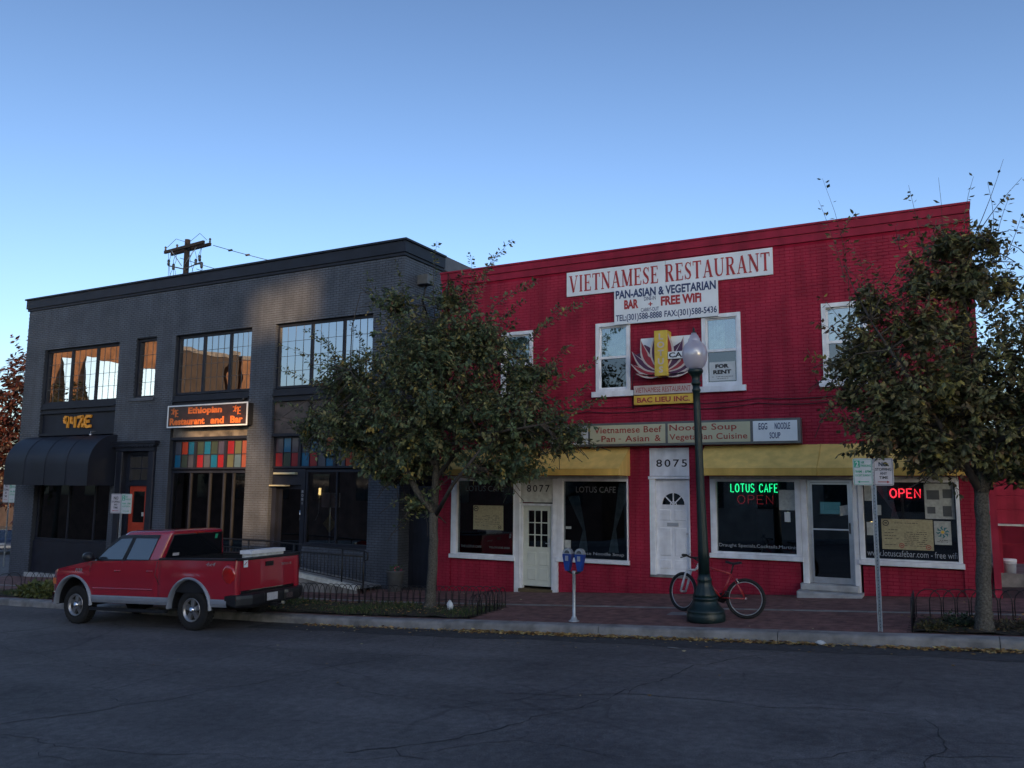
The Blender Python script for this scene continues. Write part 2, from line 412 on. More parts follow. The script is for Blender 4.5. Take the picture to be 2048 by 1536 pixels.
def solo(name, mb, m, label, cat, group=None, kind=None, loc=(0, 0, 0)):
    me = mb.mesh(name, m, loc); o = bpy.data.objects.new(name, me); COL.objects.link(o)
    o.location = loc; WL[o.name] = Vector(loc)
    return tag(o, label, cat, group, kind)
def structure(name, mb, m, parent=None):
    o = part(name, mb, m, parent)
    if parent is None: o['kind'] = 'structure'
    return o
def copy_tree(o, parent=None):
    c = o.copy(); COL.objects.link(c)
    if parent is not None: c.parent = parent
    for ch in [q for q in COL.objects if q.parent == o]: copy_tree(ch, c)
    return c

def text_mesh(body, x0, x1, z0, z1, y, m, parent, name='lettering', bold=0.0, space=1.0, thick=0.004, shear=0.0, seg=3, fit=True, world=True, vertical=False):
    """words as flat raised letters, fitted to a rectangle of the XZ plane, facing -Y"""
    c = bpy.data.curves.new(name, 'FONT'); c.body = body; c.size = 1; c.resolution_u = seg
    c.offset = bold; c.space_character = space; c.shear = shear; c.extrude = 0.0
    if vertical: c.body = '\n'.join(body); c.align_x = 'CENTER'
    ob = bpy.data.objects.new('tmp', c)
    me = bpy.data.meshes.new_from_object(ob)
    bpy.data.objects.remove(ob); bpy.data.curves.remove(c)
    n = len(me.vertices); co = np.empty(n*3); me.vertices.foreach_get('co', co); co = co.reshape(-1, 3)
    lo, hi = co.min(0), co.max(0)
    sx = (x1-x0)/(hi[0]-lo[0]); sz = (z1-z0)/(hi[1]-lo[1])
    off = WL.get(parent.name, Vector((0, 0, 0))) if (parent is not None and world) else Vector((0, 0, 0))
    out = np.empty_like(co)
    out[:, 0] = x0+(co[:, 0]-lo[0])*sx-off[0]; out[:, 1] = y-off[1]; out[:, 2] = z0+(co[:, 1]-lo[1])*sz-off[2]
    me.vertices.foreach_set('co', out.ravel()); me.name = name
    me.materials.clear(); me.materials.append(m); me.update()
    o = bpy.data.objects.new(name, me); COL.objects.link(o)
    if parent is not None: o.parent = parent
    return o

# the ground rises gently from left to right along the street
def Z(x):
    x = max(-75.0, min(30.0, x))
    if x > -10.5: return 0.0547*x
    if x < -12.9: return -0.64+0.036*(x+11.7)
    t = (x+12.9)/2.4
    a = -0.64+0.036*(-1.2); b = 0.0547*-10.5
    return a+(b-a)*(t*0.82+0.18*t*t)
def SZ(x, y): return Z(x)+0.02*y            # pavement: falls to the kerb
def RZ(x, y=0): return Z(x)-0.235           # road
KY = -4.15                                   # back of the kerb

# ================================================================== THE SETTING
XS = [-400, -75, -60, -45, -38, -34, -30, -27, -24, -21, -18, -15, -12.9, -12.3, -11.7, -11.1, -10.5, -8, -5, -2, 1, 4, 8, 14, 22, 30, 400]
g = MB(); g.grid([[(x, -400, Z(x)-0.5) for x in XS], [(x, 400, Z(x)-0.5) for x in XS]])
structure('ground', g, M['asphalt_dark'])
g = MB(); ys = [-22.3, -16, -10, -4.42]
g.grid([[(x, y, RZ(x)) for x in XS[1:-1]] for y in ys])
g.grid([[(x, y, RZ(x)) for x in XS[1:7]] for y in (-4.42, 60)])
structure('road', g, M['asphalt'])
g = MB()                                     # mortar bed under the pavers
g.grid([[(x, y, SZ(x, y)-0.006) for x in XS[6:-1]] for y in (KY, -2, 0.0)])
g.grid([[(x, y, Z(x)-0.006) for x in XS[6:-1]] for y in (0.0, 12)])
structure('pavement', g, M['paver_joint'])
pave = COL.objects['pavement']
pit = [(-16.6, -8.35, -3.98, -2.35), (-0.62, 4.5, -4.0, -2.55), (-26.2, -20.6, -3.98, -3.15)]
def in_pit(x, y): return any(a < x < b and c < y < d for a, b, c, d in pit)
# clay pavers, running bond along the street
g = MB(); rng = random.Random(3)
px, py = 0.205, 0.104
ny = int((0-KY-0.02)/py)
for j in range(ny):
    y0 = KY+0.02+j*py; y1 = y0+py-0.007
    if -2.12 < (y0+y1)/2 < -1.96: continue
    x = -29.9+(0.1 if j % 2 else 0)
    while x < 4.6:
        x1 = x+px-0.007; xc = (x+x1)/2; yc = (y0+y1)/2
        if not in_pit(xc, yc):
            dz = rng.uniform(-0.0012, 0.0012); a = SZ(x, yc)+dz; b = SZ(x1, yc)+dz
            g.add([(x, y0, a), (x1, y0, b), (x1, y1, b+0.002), (x, y1, a+0.002), (x, y0, a-0.01), (x1, y0, b-0.01), (x1, y1, b-0.01), (x, y1, a-0.01)],
                  [(0, 1, 2, 3), (0, 4, 5, 1), (1, 5, 6, 2), (3, 7, 4, 0)])
        x += px
part('paver', g, M['paver'], pave, kind='stuff')
# concrete band between the two paver fields, its slabs cut every 1.5 m
x = -29.9; k = 0
while x < 4.5:
    x1 = min(x+1.5, 4.6); g = MB()
    a, b = x+0.004, x1-0.004
    g.add([(a, -2.105, SZ(a, -2.1)+0.002), (b, -2.105, SZ(b, -2.1)+0.002), (b, -1.975, SZ(b, -1.98)+0.002), (a, -1.975, SZ(a, -1.98)+0.002),
           (a, -2.105, SZ(a, -2.1)-0.03), (b, -2.105, SZ(b, -2.1)-0.03), (b, -1.975, SZ(b, -2)-0.03), (a, -1.975, SZ(a, -2)-0.03)],
          [(0, 1, 2, 3), (0, 4, 5, 1), (1, 5, 6, 2), (3, 7, 4, 0)])
    part('band_slab', g, M['concrete'], pave); x = x1
g = MB(); g.add([(-4.75, -2.95, SZ(-4.75, -2.95)+0.004), (-4.2, -2.95, SZ(-4.2, -2.95)+0.004), (-4.2, -2.6, SZ(-4.2, -2.6)+0.004), (-4.75, -2.6, SZ(-4.75, -2.6)+0.004)], [(0, 1, 2, 3)])
part('utility_cover', g, M['concrete'], pave)
# kerb: stones about 2.6 m long, rounded nose, the run dips a little at each joint
ke = thing('kerb', 'grey concrete kerb', 'kerb'); del ke['label']; del ke['category']; ke['kind'] = 'structure'
x = -40.0; rng = random.Random(5)
while x < 7:
    L = rng.choice((2.4, 2.7, 3.0, 3.0)); x1 = x+L
    g = MB(); rows = []
    prof = [(KY, -0.05), (KY, 0.0), (KY-0.015, 0.012), (KY-0.225, 0.006), (KY-0.258, -0.012), (KY-0.27, -0.045), (KY-0.285, -0.30)]
    dz = rng.uniform(-0.006, 0.006); dy = rng.uniform(-0.006, 0.006)
    n = 7
    for i in range(n):
        xx = x+0.005+(L-0.01)*i/(n-1); w = rng.uniform(-0.0035, 0.0035)
        rows.append([(xx, py_+dy+w, SZ(xx, KY)+pz+dz+w*0.6) for py_, pz in prof])
    g.grid(rows, flip=False, smooth=False)
    g.add(rows[0], [tuple(range(len(prof)))]); g.add(rows[-1], [tuple(range(len(prof)-1, -1, -1))])
    part('kerb_stone', g, M['concrete'], ke); x = x1
def crack(pts, w0, seed):
    rg = random.Random(seed); P = [Vector((a, b)) for a, b in pts]; out = [P[0]]
    for A, B in zip(P, P[1:]):
        n = max(2, int((B-A).length/.12)); d = (B-A).normalized(); nn = Vector((-d.y, d.x)); wv = rg.uniform(0, 6)
        for i in range(1, n+1): out.append(A.lerp(B, i/n)+nn*(rg.uniform(-.035, .035)+.05*math.sin(i*.5+wv)))
    g = MB(); L = []; Q = []
    for i, p in enumerate(out):
        d = (out[min(i+1, len(out)-1)]-out[max(0, i-1)]).normalized(); nn = Vector((-d.y, d.x)); w = w0*.75*rg.uniform(.2, 1.2)*(1 if 0 < i < len(out)-1 else .1)
        a = p+nn*w; b = p-nn*w; L.append((a.x, a.y, RZ(a.x)+.0035)); Q.append((b.x, b.y, RZ(b.x)+.0035))
    g.grid([L, Q], flip=True); part('crack', g, M['crack'], COL.objects['road'])
    return out
M['crack'] = mat('open crack in asphalt', (0.05, 0.049, 0.05), 0.95, var=0.3, scale=20)
rgc = random.Random(77)
for i, (pts, w) in enumerate((([(-9.9, -12.1), (-9.07, -10.6), (-8.6, -9.4), (-8.45, -8.3), (-7.4, -6.4)], .018), ([(-5.3, -11.5), (-4.4, -10.75), (-4.14, -9.86), (-3.7, -8.8), (-3.2, -6.5), (-2.1, -4.9)], .018),
        ([(-5.1, -8.9), (-3.25, -8.37), (-2.07, -8.49), (-.44, -8.41)], .012), ([(-.35, -8.5), (-.2, -9.3), (-.3, -10.4)], .014), ([(-9.5, -12.3), (-7.7, -12.3), (-5.0, -11.7), (-3.9, -10.6), (-2.7, -10.7)], .009),
        ([(-13, -6.6), (-9, -7.1), (-5.5, -6.6), (-2, -6.9), (1.5, -6.5)], .008), ([(-8.2, -8.9), (-6.4, -9.3), (-4.6, -9.4)], .008), ([(-1.6, -10.6), (-.9, -9.9), (.5, -9.6)], .009), ([(-16, -8.5), (-12, -9.2), (-10.2, -9.0)], .01), ([(-20, -7), (-17.5, -9), (-15.5, -12)], .012))):
    o_ = crack(pts, w, 100+i)
    for k in range(int(len(o_)/14)):
        p = o_[rgc.randrange(3, len(o_)-3)]; a = rgc.uniform(0, 6.28); l_ = rgc.uniform(.3, 1.0)
        crack([(p.x, p.y), (p.x+l_*math.cos(a)*.6, p.y+l_*math.sin(a)*.4), (p.x+l_*math.cos(a+.5), p.y+l_*math.sin(a+.5)*.7)], w*.6, 300+i*20+k)
# darker patched strip of asphalt along the kerb, and a patch
g = MB(); g.grid([[(x, -5.15-0.06*math.sin(x*1.3)-0.04*math.sin(x*3.1), RZ(x)+0.004) for x in np.arange(-13, 6, 0.5)], [(x, -4.43, RZ(x)+0.004) for x in np.arange(-13, 6, 0.5)]])
structure('road_patch', g, M['asphalt_dark'])
for i, (a, b, c, d) in enumerate(pit):
    g = MB(); nx = int((b-a)/0.15); nyy = int((d-c)/0.15)
    rr = random.Random(i)
    g.grid([[(a+(b-a)*p/nx, c+(d-c)*q/nyy, SZ(a+(b-a)*p/nx, c)+0.006+rr.uniform(0, 0.035)) for p in range(nx+1)] for q in range(nyy+1)])
    structure('planting_bed', g, M['soil'])
# opposite pavement
g = MB(); g.grid([[(x, y, RZ(x)+0.14) for x in XS[1:-1]] for y in (-60, -22.3)]); g.grid([[(x, -22.3, RZ(x)-(0.05 if q == 0 else -0.14)) for x in XS[1:-1]] for q in (0, 1)])
structure('far_pavement', g, M['concrete'])

# ------------------------------------------------------------------ walls with openings, laid in real bricks
BL, BH, JT = 0.203, 0.0565, 0.0125
def wall_solid(mb, x0, x1, z0, z1, holes, y0, y1):
    """backing wall: the rectangle minus its openings, as boxes (reveals come with them)"""
    xs = sorted({x0, x1, *[h[0] for h in holes], *[h[1] for h in holes]}); xs = [x for x in xs if x0 <= x <= x1]
    for a, b in zip(xs, xs[1:]):
        mx = (a+b)/2
        hs = sorted((h[2], h[3]) for h in holes if h[0] < mx < h[1])
        z = z0
        for h0, h1 in hs:
            if h0 > z: mb.box(a, b, y0, y1, z, h0)
            z = max(z, h1)
        if z < z1: mb.box(a, b, y0, y1, z, z1)
def brick_list(x0, x1, z0f, z1, holes, proud=0.007, seed=1):
    """bricks as (x0,x1,z0,z1,full) in running bond, cut at edges and openings; z0f(x) is the ground line"""
    out = []; rg = random.Random(seed)
    zmin = min(z0f(x0), z0f(x1)); k0 = math.floor(zmin/(BH+JT)); k1 = math.ceil(z1/(BH+JT))
    for k in range(k0, k1):
        za = k*(BH+JT)+JT; zb = za+BH
        if zb > z1+0.02: break
        zb = min(zb, z1)
        cuts = sorted((h[0], h[1]) for h in holes if h[2] < zb-0.01 and h[3] > za+0.01)
        spans = []; x = x0
        for a, b in cuts:
            if a > x: spans.append((x, a))
            x = max(x, b)
        if x < x1: spans.append((x, x1))
        off = (BL+JT)/2 if k % 2 else 0
        for a, b in spans:
            i = math.floor((a-off)/(BL+JT))
            while True:
                p = i*(BL+JT)+off; q = p+BL; i += 1
                if p >= b: break
                pp, qq = max(p, a), min(q, b)
                if qq-pp < 0.03: continue
                if zb < z0f((pp+qq)/2): continue
                out.append((pp, qq, za, zb, qq-pp > BL-0.001 and zb-za > BH-0.001))
    return out
def lay_bricks(parent, x0, x1, z0f, z1, holes, m, single=300, seed=1, tr=None):
    bl = brick_list(x0, x1, z0f, z1, holes, seed=seed)
    rg = random.Random(seed); y = 0.0
    if tr is None:
        bl.sort(key=lambda b: ((b[0]+b[1])/2-CAM.x)**2+((b[2]+b[3])/2-CAM.z)**2)
    base = None; cnt = 0; g = MB()
    for (a, b, c, d, full) in bl:
        pr = (0.0055 if m is M['red_brick'] else 0.0105)+rg.uniform(-0.002, 0.0025)
        if tr is None and full and cnt < single:
            if base is None:
                bm = MB().bbox(-BL/2, BL/2, (-0.0055 if m is M['red_brick'] else -0.0105), 0.012, -BH/2, BH/2, 0.004).mesh('brick', m); base = bm
            o = bpy.data.objects.new('brick', base); COL.objects.link(o); o.parent = parent
            o.location = Vector(((a+b)/2, rg.uniform(-0.002, 0.0015), (c+d)/2))-WL[parent.name]
            o.rotation_euler = (rg.uniform(-0.008, 0.008), 0, rg.uniform(-0.006, 0.006))
            cnt += 1
        else:
            t = rg.uniform(-0.0015, 0.0015)
            v = [(a, -0.001, c), (b, -0.001, c), (b, -0.001, d), (a, -0.001, d), (a+.003, -pr, c+.003), (b-.003, -pr+t, c+.003), (b-.003, -pr+t, d-.003), (a+.003, -pr, d-.003)]
            if tr: v = [tr(*p) for p in v]
            g.add(v, [(4, 5, 6, 7), (0, 1, 5, 4), (1, 2, 6, 5), (2, 3, 7, 6), (3, 0, 4, 7)])
    if g.f: part('brick', g, m, parent, kind='stuff')

# ================================================================== RED RESTAURANT BUILDING
RX0, RX1, RTOP = -11.70, 0.60, 7.62
rb = thing('restaurant_building', 'deep red painted two storey brick building with yellow awnings and white framed windows', 'building', (-5.5, 0, Z(-5.5)))
r_holes = [(-11.30, -6.52, -0.8, 2.24), (-6.02, -5.10, 0.05, 2.90), (-4.65, 0.15, -0.5, 2.24),
           (-9.87, -8.98, 4.24, 5.87), (-7.30, -6.44, 4.24, 5.88), (-4.75, -3.89, 4.24, 5.86), (-2.21, -1.33, 4.24, 5.87)]
g = MB(); wall_solid(g, RX0, RX1, -1.2, 7.25, r_holes, 0.0, 0.25); part('wall', g, M['red_joint'], rb)
lay_bricks(rb, RX0, RX1, lambda x: Z(x)-0.05, 7.22, r_holes, M['red_brick'], 300, 11)
# low walls under the shop windows, a touch set back, with pilasters left standing
for a, b, s_ in ((-11.30, -9.46, 0.21), (-8.31, -6.52, 0.26), (-4.65, -2.80, 0.52), (-1.62, 0.15, 0.51)):
    g = MB(); g.box(a, b, 0.03, 0.25, -1.2, s_-0.02); part('wall', g, M['red_joint'], rb)
    lay_bricks(rb, a, b, lambda x: Z(x)-0.05, s_-0.02, [], M['red_brick'], 0, 21, tr=lambda x, y, z: (x, y+0.03, z))
g = MB(); g.box(RX0, RX0+0.25, 0.25, 9, -1.2, 7.25); g.box(RX1-0.25, RX1, 0.25, 9, -1.2, 7.25)
g.box(RX0+0.25, RX1-0.25, 8.75, 9, -1.2, 7.25); part('wall', g, M['red_trim'], rb)
lay_bricks(rb, 0, 9, lambda x: -0.1, 7.2, [], M['red_brick'], 0, 31, tr=lambda x, y, z: (RX1-y, x, z))
g = MB(); g.box(RX0+.25, RX1-.25, 0.25, 8.75, 6.9, 6.95); part('roof', g, M['asphalt_dark'], rb)
for (a, b, c) in ((7.25, 7.425, -0.035), (7.425, 7.595, -0.065)):
    g = MB(); g.box(RX0-0.01, RX1+0.01, c, 0.3, a+.004, b); part('cornice', g, M['red_trim'], rb)
g = MB(); g.box(RX0-0.03, RX1+0.03, -0.09, 0.34, 7.598, 7.64); part('coping', g, M['red_trim'], rb)
# floors and back walls inside
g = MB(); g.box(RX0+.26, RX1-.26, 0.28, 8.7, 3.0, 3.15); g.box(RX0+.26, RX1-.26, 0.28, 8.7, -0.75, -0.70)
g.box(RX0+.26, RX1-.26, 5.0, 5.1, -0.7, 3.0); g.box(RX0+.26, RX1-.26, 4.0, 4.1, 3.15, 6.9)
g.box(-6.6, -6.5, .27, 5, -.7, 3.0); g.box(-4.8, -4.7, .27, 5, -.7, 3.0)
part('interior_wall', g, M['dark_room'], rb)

# upstairs sash windows
def sash(x0, x1, z0, z1, lab=None, screen=True, cur=None):
    w = MB(); f = 0.085
    w.box(x0, x0+f, -0.045, 0.1, z0, z1); w.box(x1-f, x1, -0.045, 0.1, z0, z1)
    w.box(x0+f, x1-f, -0.04, 0.1, z1-f, z1); w.box(x0+f, x1-f, -0.04, 0.1, z0, z0+0.06)
    zm = z0+(z1-z0)*0.49
    w.box(x0+f, x1-f, -0.015, 0.09, zm-0.025, zm+0.03)
    s_ = 0.035                                # inner sash rails
    for (a, b, y) in ((zm+.03, z1-f, 0.02), (z0+.06, zm-.025, 0.0)):
        w.box(x0+f, x0+f+s_, y, y+.05, a, b); w.box(x1-f-s_, x1-f, y, y+.05, a, b)
    w.box(x0+f+s_, x1-f-s_, .02, .07, z1-f-s_, z1-f); w.box(x0+f+s_, x1-f-s_, 0, .05, z0+.06, z0+.06+s_)
    o = part('window', w, M['white'], rb, lab)
    part('pane', MB().box(x0+f+s_, x1-f-s_, .045, .05, zm+.03, z1-f-s_), M['glass_up'], o)
    part('pane', MB().box(x0+f+s_, x1-f-s_, .024, .029, z0+.06+s_, zm-.025), M['glass_shop'], o)
    c = MB()
    n = 24; a0, a1 = (x0+f, x1-f) if cur is None else cur
    c.grid([[(a0+(a1-a0)*i/n, 0.16+0.018*math.sin(i*1.7), z) for i in range(n+1)] for z in (zm-.0, z1)])
    part('curtain', c, M['curtain'], o)
    part('sill', MB().box(x0-0.09, x1+0.09, -0.10, 0.02, z0-0.13, z0-0.003), M['white'], o)
    return o
sash(-9.87, -8.98, 4.24, 5.87); sash(-7.30, -6.44, 4.24, 5.88)
sash(-4.75, -3.89, 4.24, 5.86, cur=(-4.7, -4.28)); sash(-2.21, -1.33, 4.24, 5.87)

# shop window builder
def shopwin(x0, x1, z0, z1, gx0, gx1, gz0, gz1, y=0.0):
    w = MB()
    w.bbox(x0, gx0, y-0.05, y+0.12, z0+.10, z1, 0.008); w.bbox(gx1, x1, y-0.05, y+0.12, z0+.10, z1, 0.008)
    w.box(gx0, gx1, y-0.04, y+0.12, gz1, z1); w.bbox(x0-0.03, x1+0.03, y-0.09, y+0.12, z0, z0+0.098, 0.01)
    w.box(gx0, gx1, y-0.03, y+0.11, z0+0.1, gz0)
    o = part('window', w, M['white'], rb)
    part('pane', MB().box(gx0, gx1, y+.04, y+.046, gz0, gz1), M['glass_shop'], o)
    return o
w1 = shopwin(-11.28, -9.46, 0.21, 2.24, -11.11, -9.49, 0.34, 2.14)
w2 = shopwin(-8.30, -6.53, 0.26, 2.24, -8.16, -6.56, 0.36, 2.14)
w3 = shopwin(-4.64, -2.76, 0.52, 2.24, -4.51, -2.87, 0.66, 2.15)
w4 = shopwin(-1.66, 0.14, 0.52, 2.24, -1.56, 0.07, 0.65, 2.15)
# casings either side of the doors, running to the ground
for a, b, zt in ((-9.46, -9.31, 2.2), (-8.43, -8.30, 2.2), (-2.755, -2.64, 2.2), (-1.765, -1.665, 2.2)):
    part('door_casing', MB().bbox(a, b, -0.035, 0.12, Z(a)-0.05 if a < -5 else Z(a)-.02, zt, 0.006), M['white'], rb)
part('window_head', MB().box(-11.29, -6.53, -.06, .1, 2.205, 2.262), M['white_dirty'], rb)
part('window_head', MB().box(-4.64, .14, -.06, .1, 2.205, 2.262), M['white_dirty'], rb)
# transom panel with 8077 and the cream half glazed door
g = MB(); g.box(-9.31, -8.43, 0.0, 0.1, 1.63, 2.2); part('transom_panel', g, M['white_dirty'], rb)
text_mesh('8077', -9.13, -8.52, 1.88, 2.05, -0.006, M['letter_black'], rb, name='house_number', bold=0.008, space=1.3)
g = MB(); g.box(-9.31, -9.265, 0, .14, -0.42, 1.6); g.box(-8.475, -8.43, 0, .14, -0.42, 1.6); g.box(-9.265, -8.475, 0, .14, 1.55, 1.6)
dfr = part('door_frame', g, M['white'], rb)
def door77():
    g = MB(); x0, x1, z0, z1 = -9.262, -8.478, -0.36, 1.545; y = 0.075
    gx0, gx1, gz0, gz1 = -9.13, -8.61, 0.56, 1.43
    g.box(x0, gx0, y, y+.045, z0, z1); g.box(gx1, x1, y, y+.045, z0, z1)
    g.box(gx0, gx1, y, y+.045, gz1, z1); g.box(gx0, gx1, y, y+.045, z0, gz0)
    for i in (1, 2):
        xx = gx0+(gx1-gx0)*i/3; g.box(xx-.012, xx+.012, y+.005, y+.04, gz0, gz1)
        zz = gz0+(gz1-gz0)*i/3; g.box(gx0, gx1, y+.008, y+.038, zz-.012, zz+.012)
    for (a, b) in ((-9.15, -8.91), (-8.83, -8.59)):
        for (c, d) in ((-0.22, 0.06), (0.13, 0.44)):
            g.bbox(a, b, y-.012, y+.002, c, d, .012)
    o = part('door', g, M['door_cream'], rb, 'cream half glazed door')
    part('handle', MB().box(-8.56, -8.53, y-.03, y, 0.58, 0.78).tube([(-8.545, y-.05, .66), (-8.64, y-.05, .66)], .012), M['alu'], o)
    for i in range(3):
        for j in range(3):
            a = gx0+(gx1-gx0)*i/3+.013; b = gx0+(gx1-gx0)*(i+1)/3-.013; c = gz0+(gz1-gz0)*j/3+.013; d = gz0+(gz1-gz0)*(j+1)/3-.013
            part('pane', MB().box(a, b, y+.02, y+.025, c, d), M['glass_shop'], o)
door77()
part('threshold', MB().box(-9.31, -8.43, -0.10, .14, -0.50, -0.42), M['door_cream_dark'], rb)
# white door 8075 with fanlight
g = MB(); g.box(-6.02, -5.10, 0.015, 0.12, 2.27, 2.90); part('transom_panel', g, M['white'], rb)
text_mesh('8075', -5.86, -5.15, 2.47, 2.64, 0.009, M['letter_black'], rb, name='house_number', bold=0.012, space=1.3)
g = MB(); g.bbox(-6.02, -5.89, -0.03, .15, 0.05, 2.19, .008); g.box(-5.13, -5.10, -0.01, .15, 0.05, 2.19); g.bbox(-6.04, -5.09, -.05, .15, 2.195, 2.26, .01)
part('door_frame', g, M['white'], rb)
def door75():
    y = 0.07; x0, x1, z0, z1 = -5.888, -5.132, 0.09, 2.19
    g = MB(); cx, cz, r_ = -5.50, 1.63, 0.26
    arc = [(cx+r_*math.cos(R(a)), cz+r_*math.sin(R(a))) for a in range(0, 181, 15)]
    # leaf: the outline minus the fan, built as strips
    g.box(x0, x1, y, y+.045, z0, cz)
    for i in range(len(arc)-1):
        (a, b), (c, d) = arc[i], arc[i+1]
        g.prism([(a, b), (c, d), (c, z1), (a, z1)], y, y+.045)
    g.box(x0, cx-r_, y, y+.045, cz, z1); g.box(cx+r_, x1, y, y+.045, cz, z1)
    for a in (45, 90, 135):
        g.ribbon([(cx, cz), (cx+r_*math.cos(R(a)), cz+r_*math.sin(R(a)))], .022, y+.004, y+.03)
    g.ribbon([(cx+.07*math.cos(R(a)), cz+.07*math.sin(R(a))) for a in range(0, 181, 30)], .016, y+.002, y+.032)
    for (a, b) in ((-5.82, -5.55), (-5.47, -5.20)):
        for (c, d) in ((0.22, 0.42), (0.5, 1.12), (1.28, 1.52)):
            g.bbox(a, b, y-.014, y+.002, c, d, .014)
    o = part('door', g, M['white'], rb, 'white panel door with fan shaped light')
    part('pane', MB().prism(arc, y+.036, y+.04), M['glass_shop'], o)
    part('mail_slot', MB().bbox(-5.64, -5.37, y-.03, y-.015, 1.155, 1.235, .006), M['alu'], o)
    part('knob', MB().lathe([(0, -.05), (.02, -.05), (.028, -.035), (.02, -.02), (.01, 0)], (-5.18, y, 1.0), 12, axis='y'), M['alu'], o)
door75()
part('door_sill', MB().box(-6.02, -5.10, -.04, .14, 0.035, 0.085), M['concrete'], rb)
# glass shop door with aluminium frame
def shop_door():
    y = 0.12; x0, x1, z0, z1 = -2.64, -1.765, 0.10, 2.2
    g = MB(); g.box(x0, x0+.05, y-.04, y+.06, z0, z1); g.box(x1-.05, x1, y-.04, y+.06, z0, z1); g.box(x0+.05, x1-.05, y-.04, y+.06, z1-.06, z1)
    fr = part('door_frame', g, M['alu'], rb)
    a, b = x0+.055, x1-.055
    g = MB(); g.box(a, a+.035, y-.01, y+.03, z0, z1-.07); g.box(b-.045, b, y-.01, y+.03, z0, z1-.07)
    g.box(a+.035, b-.045, y-.01, y+.03, z0, z0+.12); g.box(a+.035, b-.045, y-.01, y+.03, z1-.10, z1-.07)
    g.box(a+.035, b-.045, y-.02, y+.03, 1.17, 1.20)
    o = part('door', g, M['alu'], rb, 'glass shop door in an aluminium frame')
    part('pane', MB().box(a+.035, b-.045, y+.008, y+.014, z0+.12, 1.17), M['glass_shop'], o)
    part('pane', MB().box(a+.035, b-.045, y+.008, y+.014, 1.20, z1-.10), M['glass_shop'], o)
    part('handle', MB().tube([(b-.02, y-.02, 1.12), (b-.02, y-.06, 1.12), (b-.02, y-.06, 1.32), (b-.02, y-.02, 1.32)], .012, 6), M['plastic_black'], o)
shop_door()
g = MB(); g.bbox(-2.80, -1.70, -.16, .1, -0.03, 0.095, .015); g.bbox(-2.84, -1.62, -.42, .1, Z(-2.8)-.03, -0.035, .02)
part('step', g, M['concrete_light'], rb)
# awnings: sloping canvas over a frame, closed ends, hanging valance, seams
def awning(x0, x1, seams, y1=-0.75, fx0=None, fx1=None):
    zt, zf, zb = 2.93, 2.42, 2.27
    o = part('awning', MB().grid([[(x, 0.0, zt+.0), ] + [(x, y1*t, zt+(zf-zt)*t-0.018*math.sin(math.pi*t)) for t in (.25, .5, .75, 1)] for x in np.linspace(x0, x1, 12)], flip=True)
             .add([(x0, 0, zt), (x0, y1, zf), (x0, y1, zb), (x0, 0, zb)], [(0, 1, 2, 3)]).add([(x1, 0, zt), (x1, y1, zf), (x1, y1, zb), (x1, 0, zb)], [(3, 2, 1, 0)]), M['awning'], rb)
    n = 40
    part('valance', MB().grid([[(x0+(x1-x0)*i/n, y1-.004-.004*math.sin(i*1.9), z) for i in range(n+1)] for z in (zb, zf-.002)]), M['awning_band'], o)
    for s_ in seams:
        part('seam', MB().tube([(s_, y1*t, zt+(zf-zt)*t-0.018*math.sin(math.pi*t)+.004) for t in (0, .25, .5, .75, 1)]+[(s_, y1-.012, zb)], .007, 5), M['awning_band'], o)
    part('awning_frame', MB().tube([(x0+.02, -.02, zb+.02), (x0+.02, y1+.03, zb+.02), (x1-.02, y1+.03, zb+.02), (x1-.02, -.02, zb+.02)], .015, 6), M['alu'], o)
awning(-11.42, -6.48, [-9.0]); awning(-4.74, 0.30, [-2.32, -0.4])
# electric cables sagging along the front
for n_, (z0, sag) in enumerate(((3.86, .05), (3.74, .07))):
    pts = []
    for k in range(0, 61):
        t = k/60; x = -9.5+9.9*t; q = (t*5) % 1
        pts.append((x, -0.035, z0+.12*t-sag*4*q*(1-q)+.02*n_))
    part('cable', MB().tube(pts, .008, 5), M['plastic_black'], rb)
part('downpipe', MB().box(0.63, 0.745, -.12, .02, -.05, 2.55).box(.62, .755, -.13, .03, 1.55, 1.62), M['red_brick'], rb)

# ------------------------------------------------------------------ signs on the red building
def board(x0, x1, z0, z1, y0, y1, name='board', m='sign_white', parent=None, **k):
    return part(name, MB().bbox(x0, x1, y0, y1, z0, z1, .004), M[m], parent, **k)
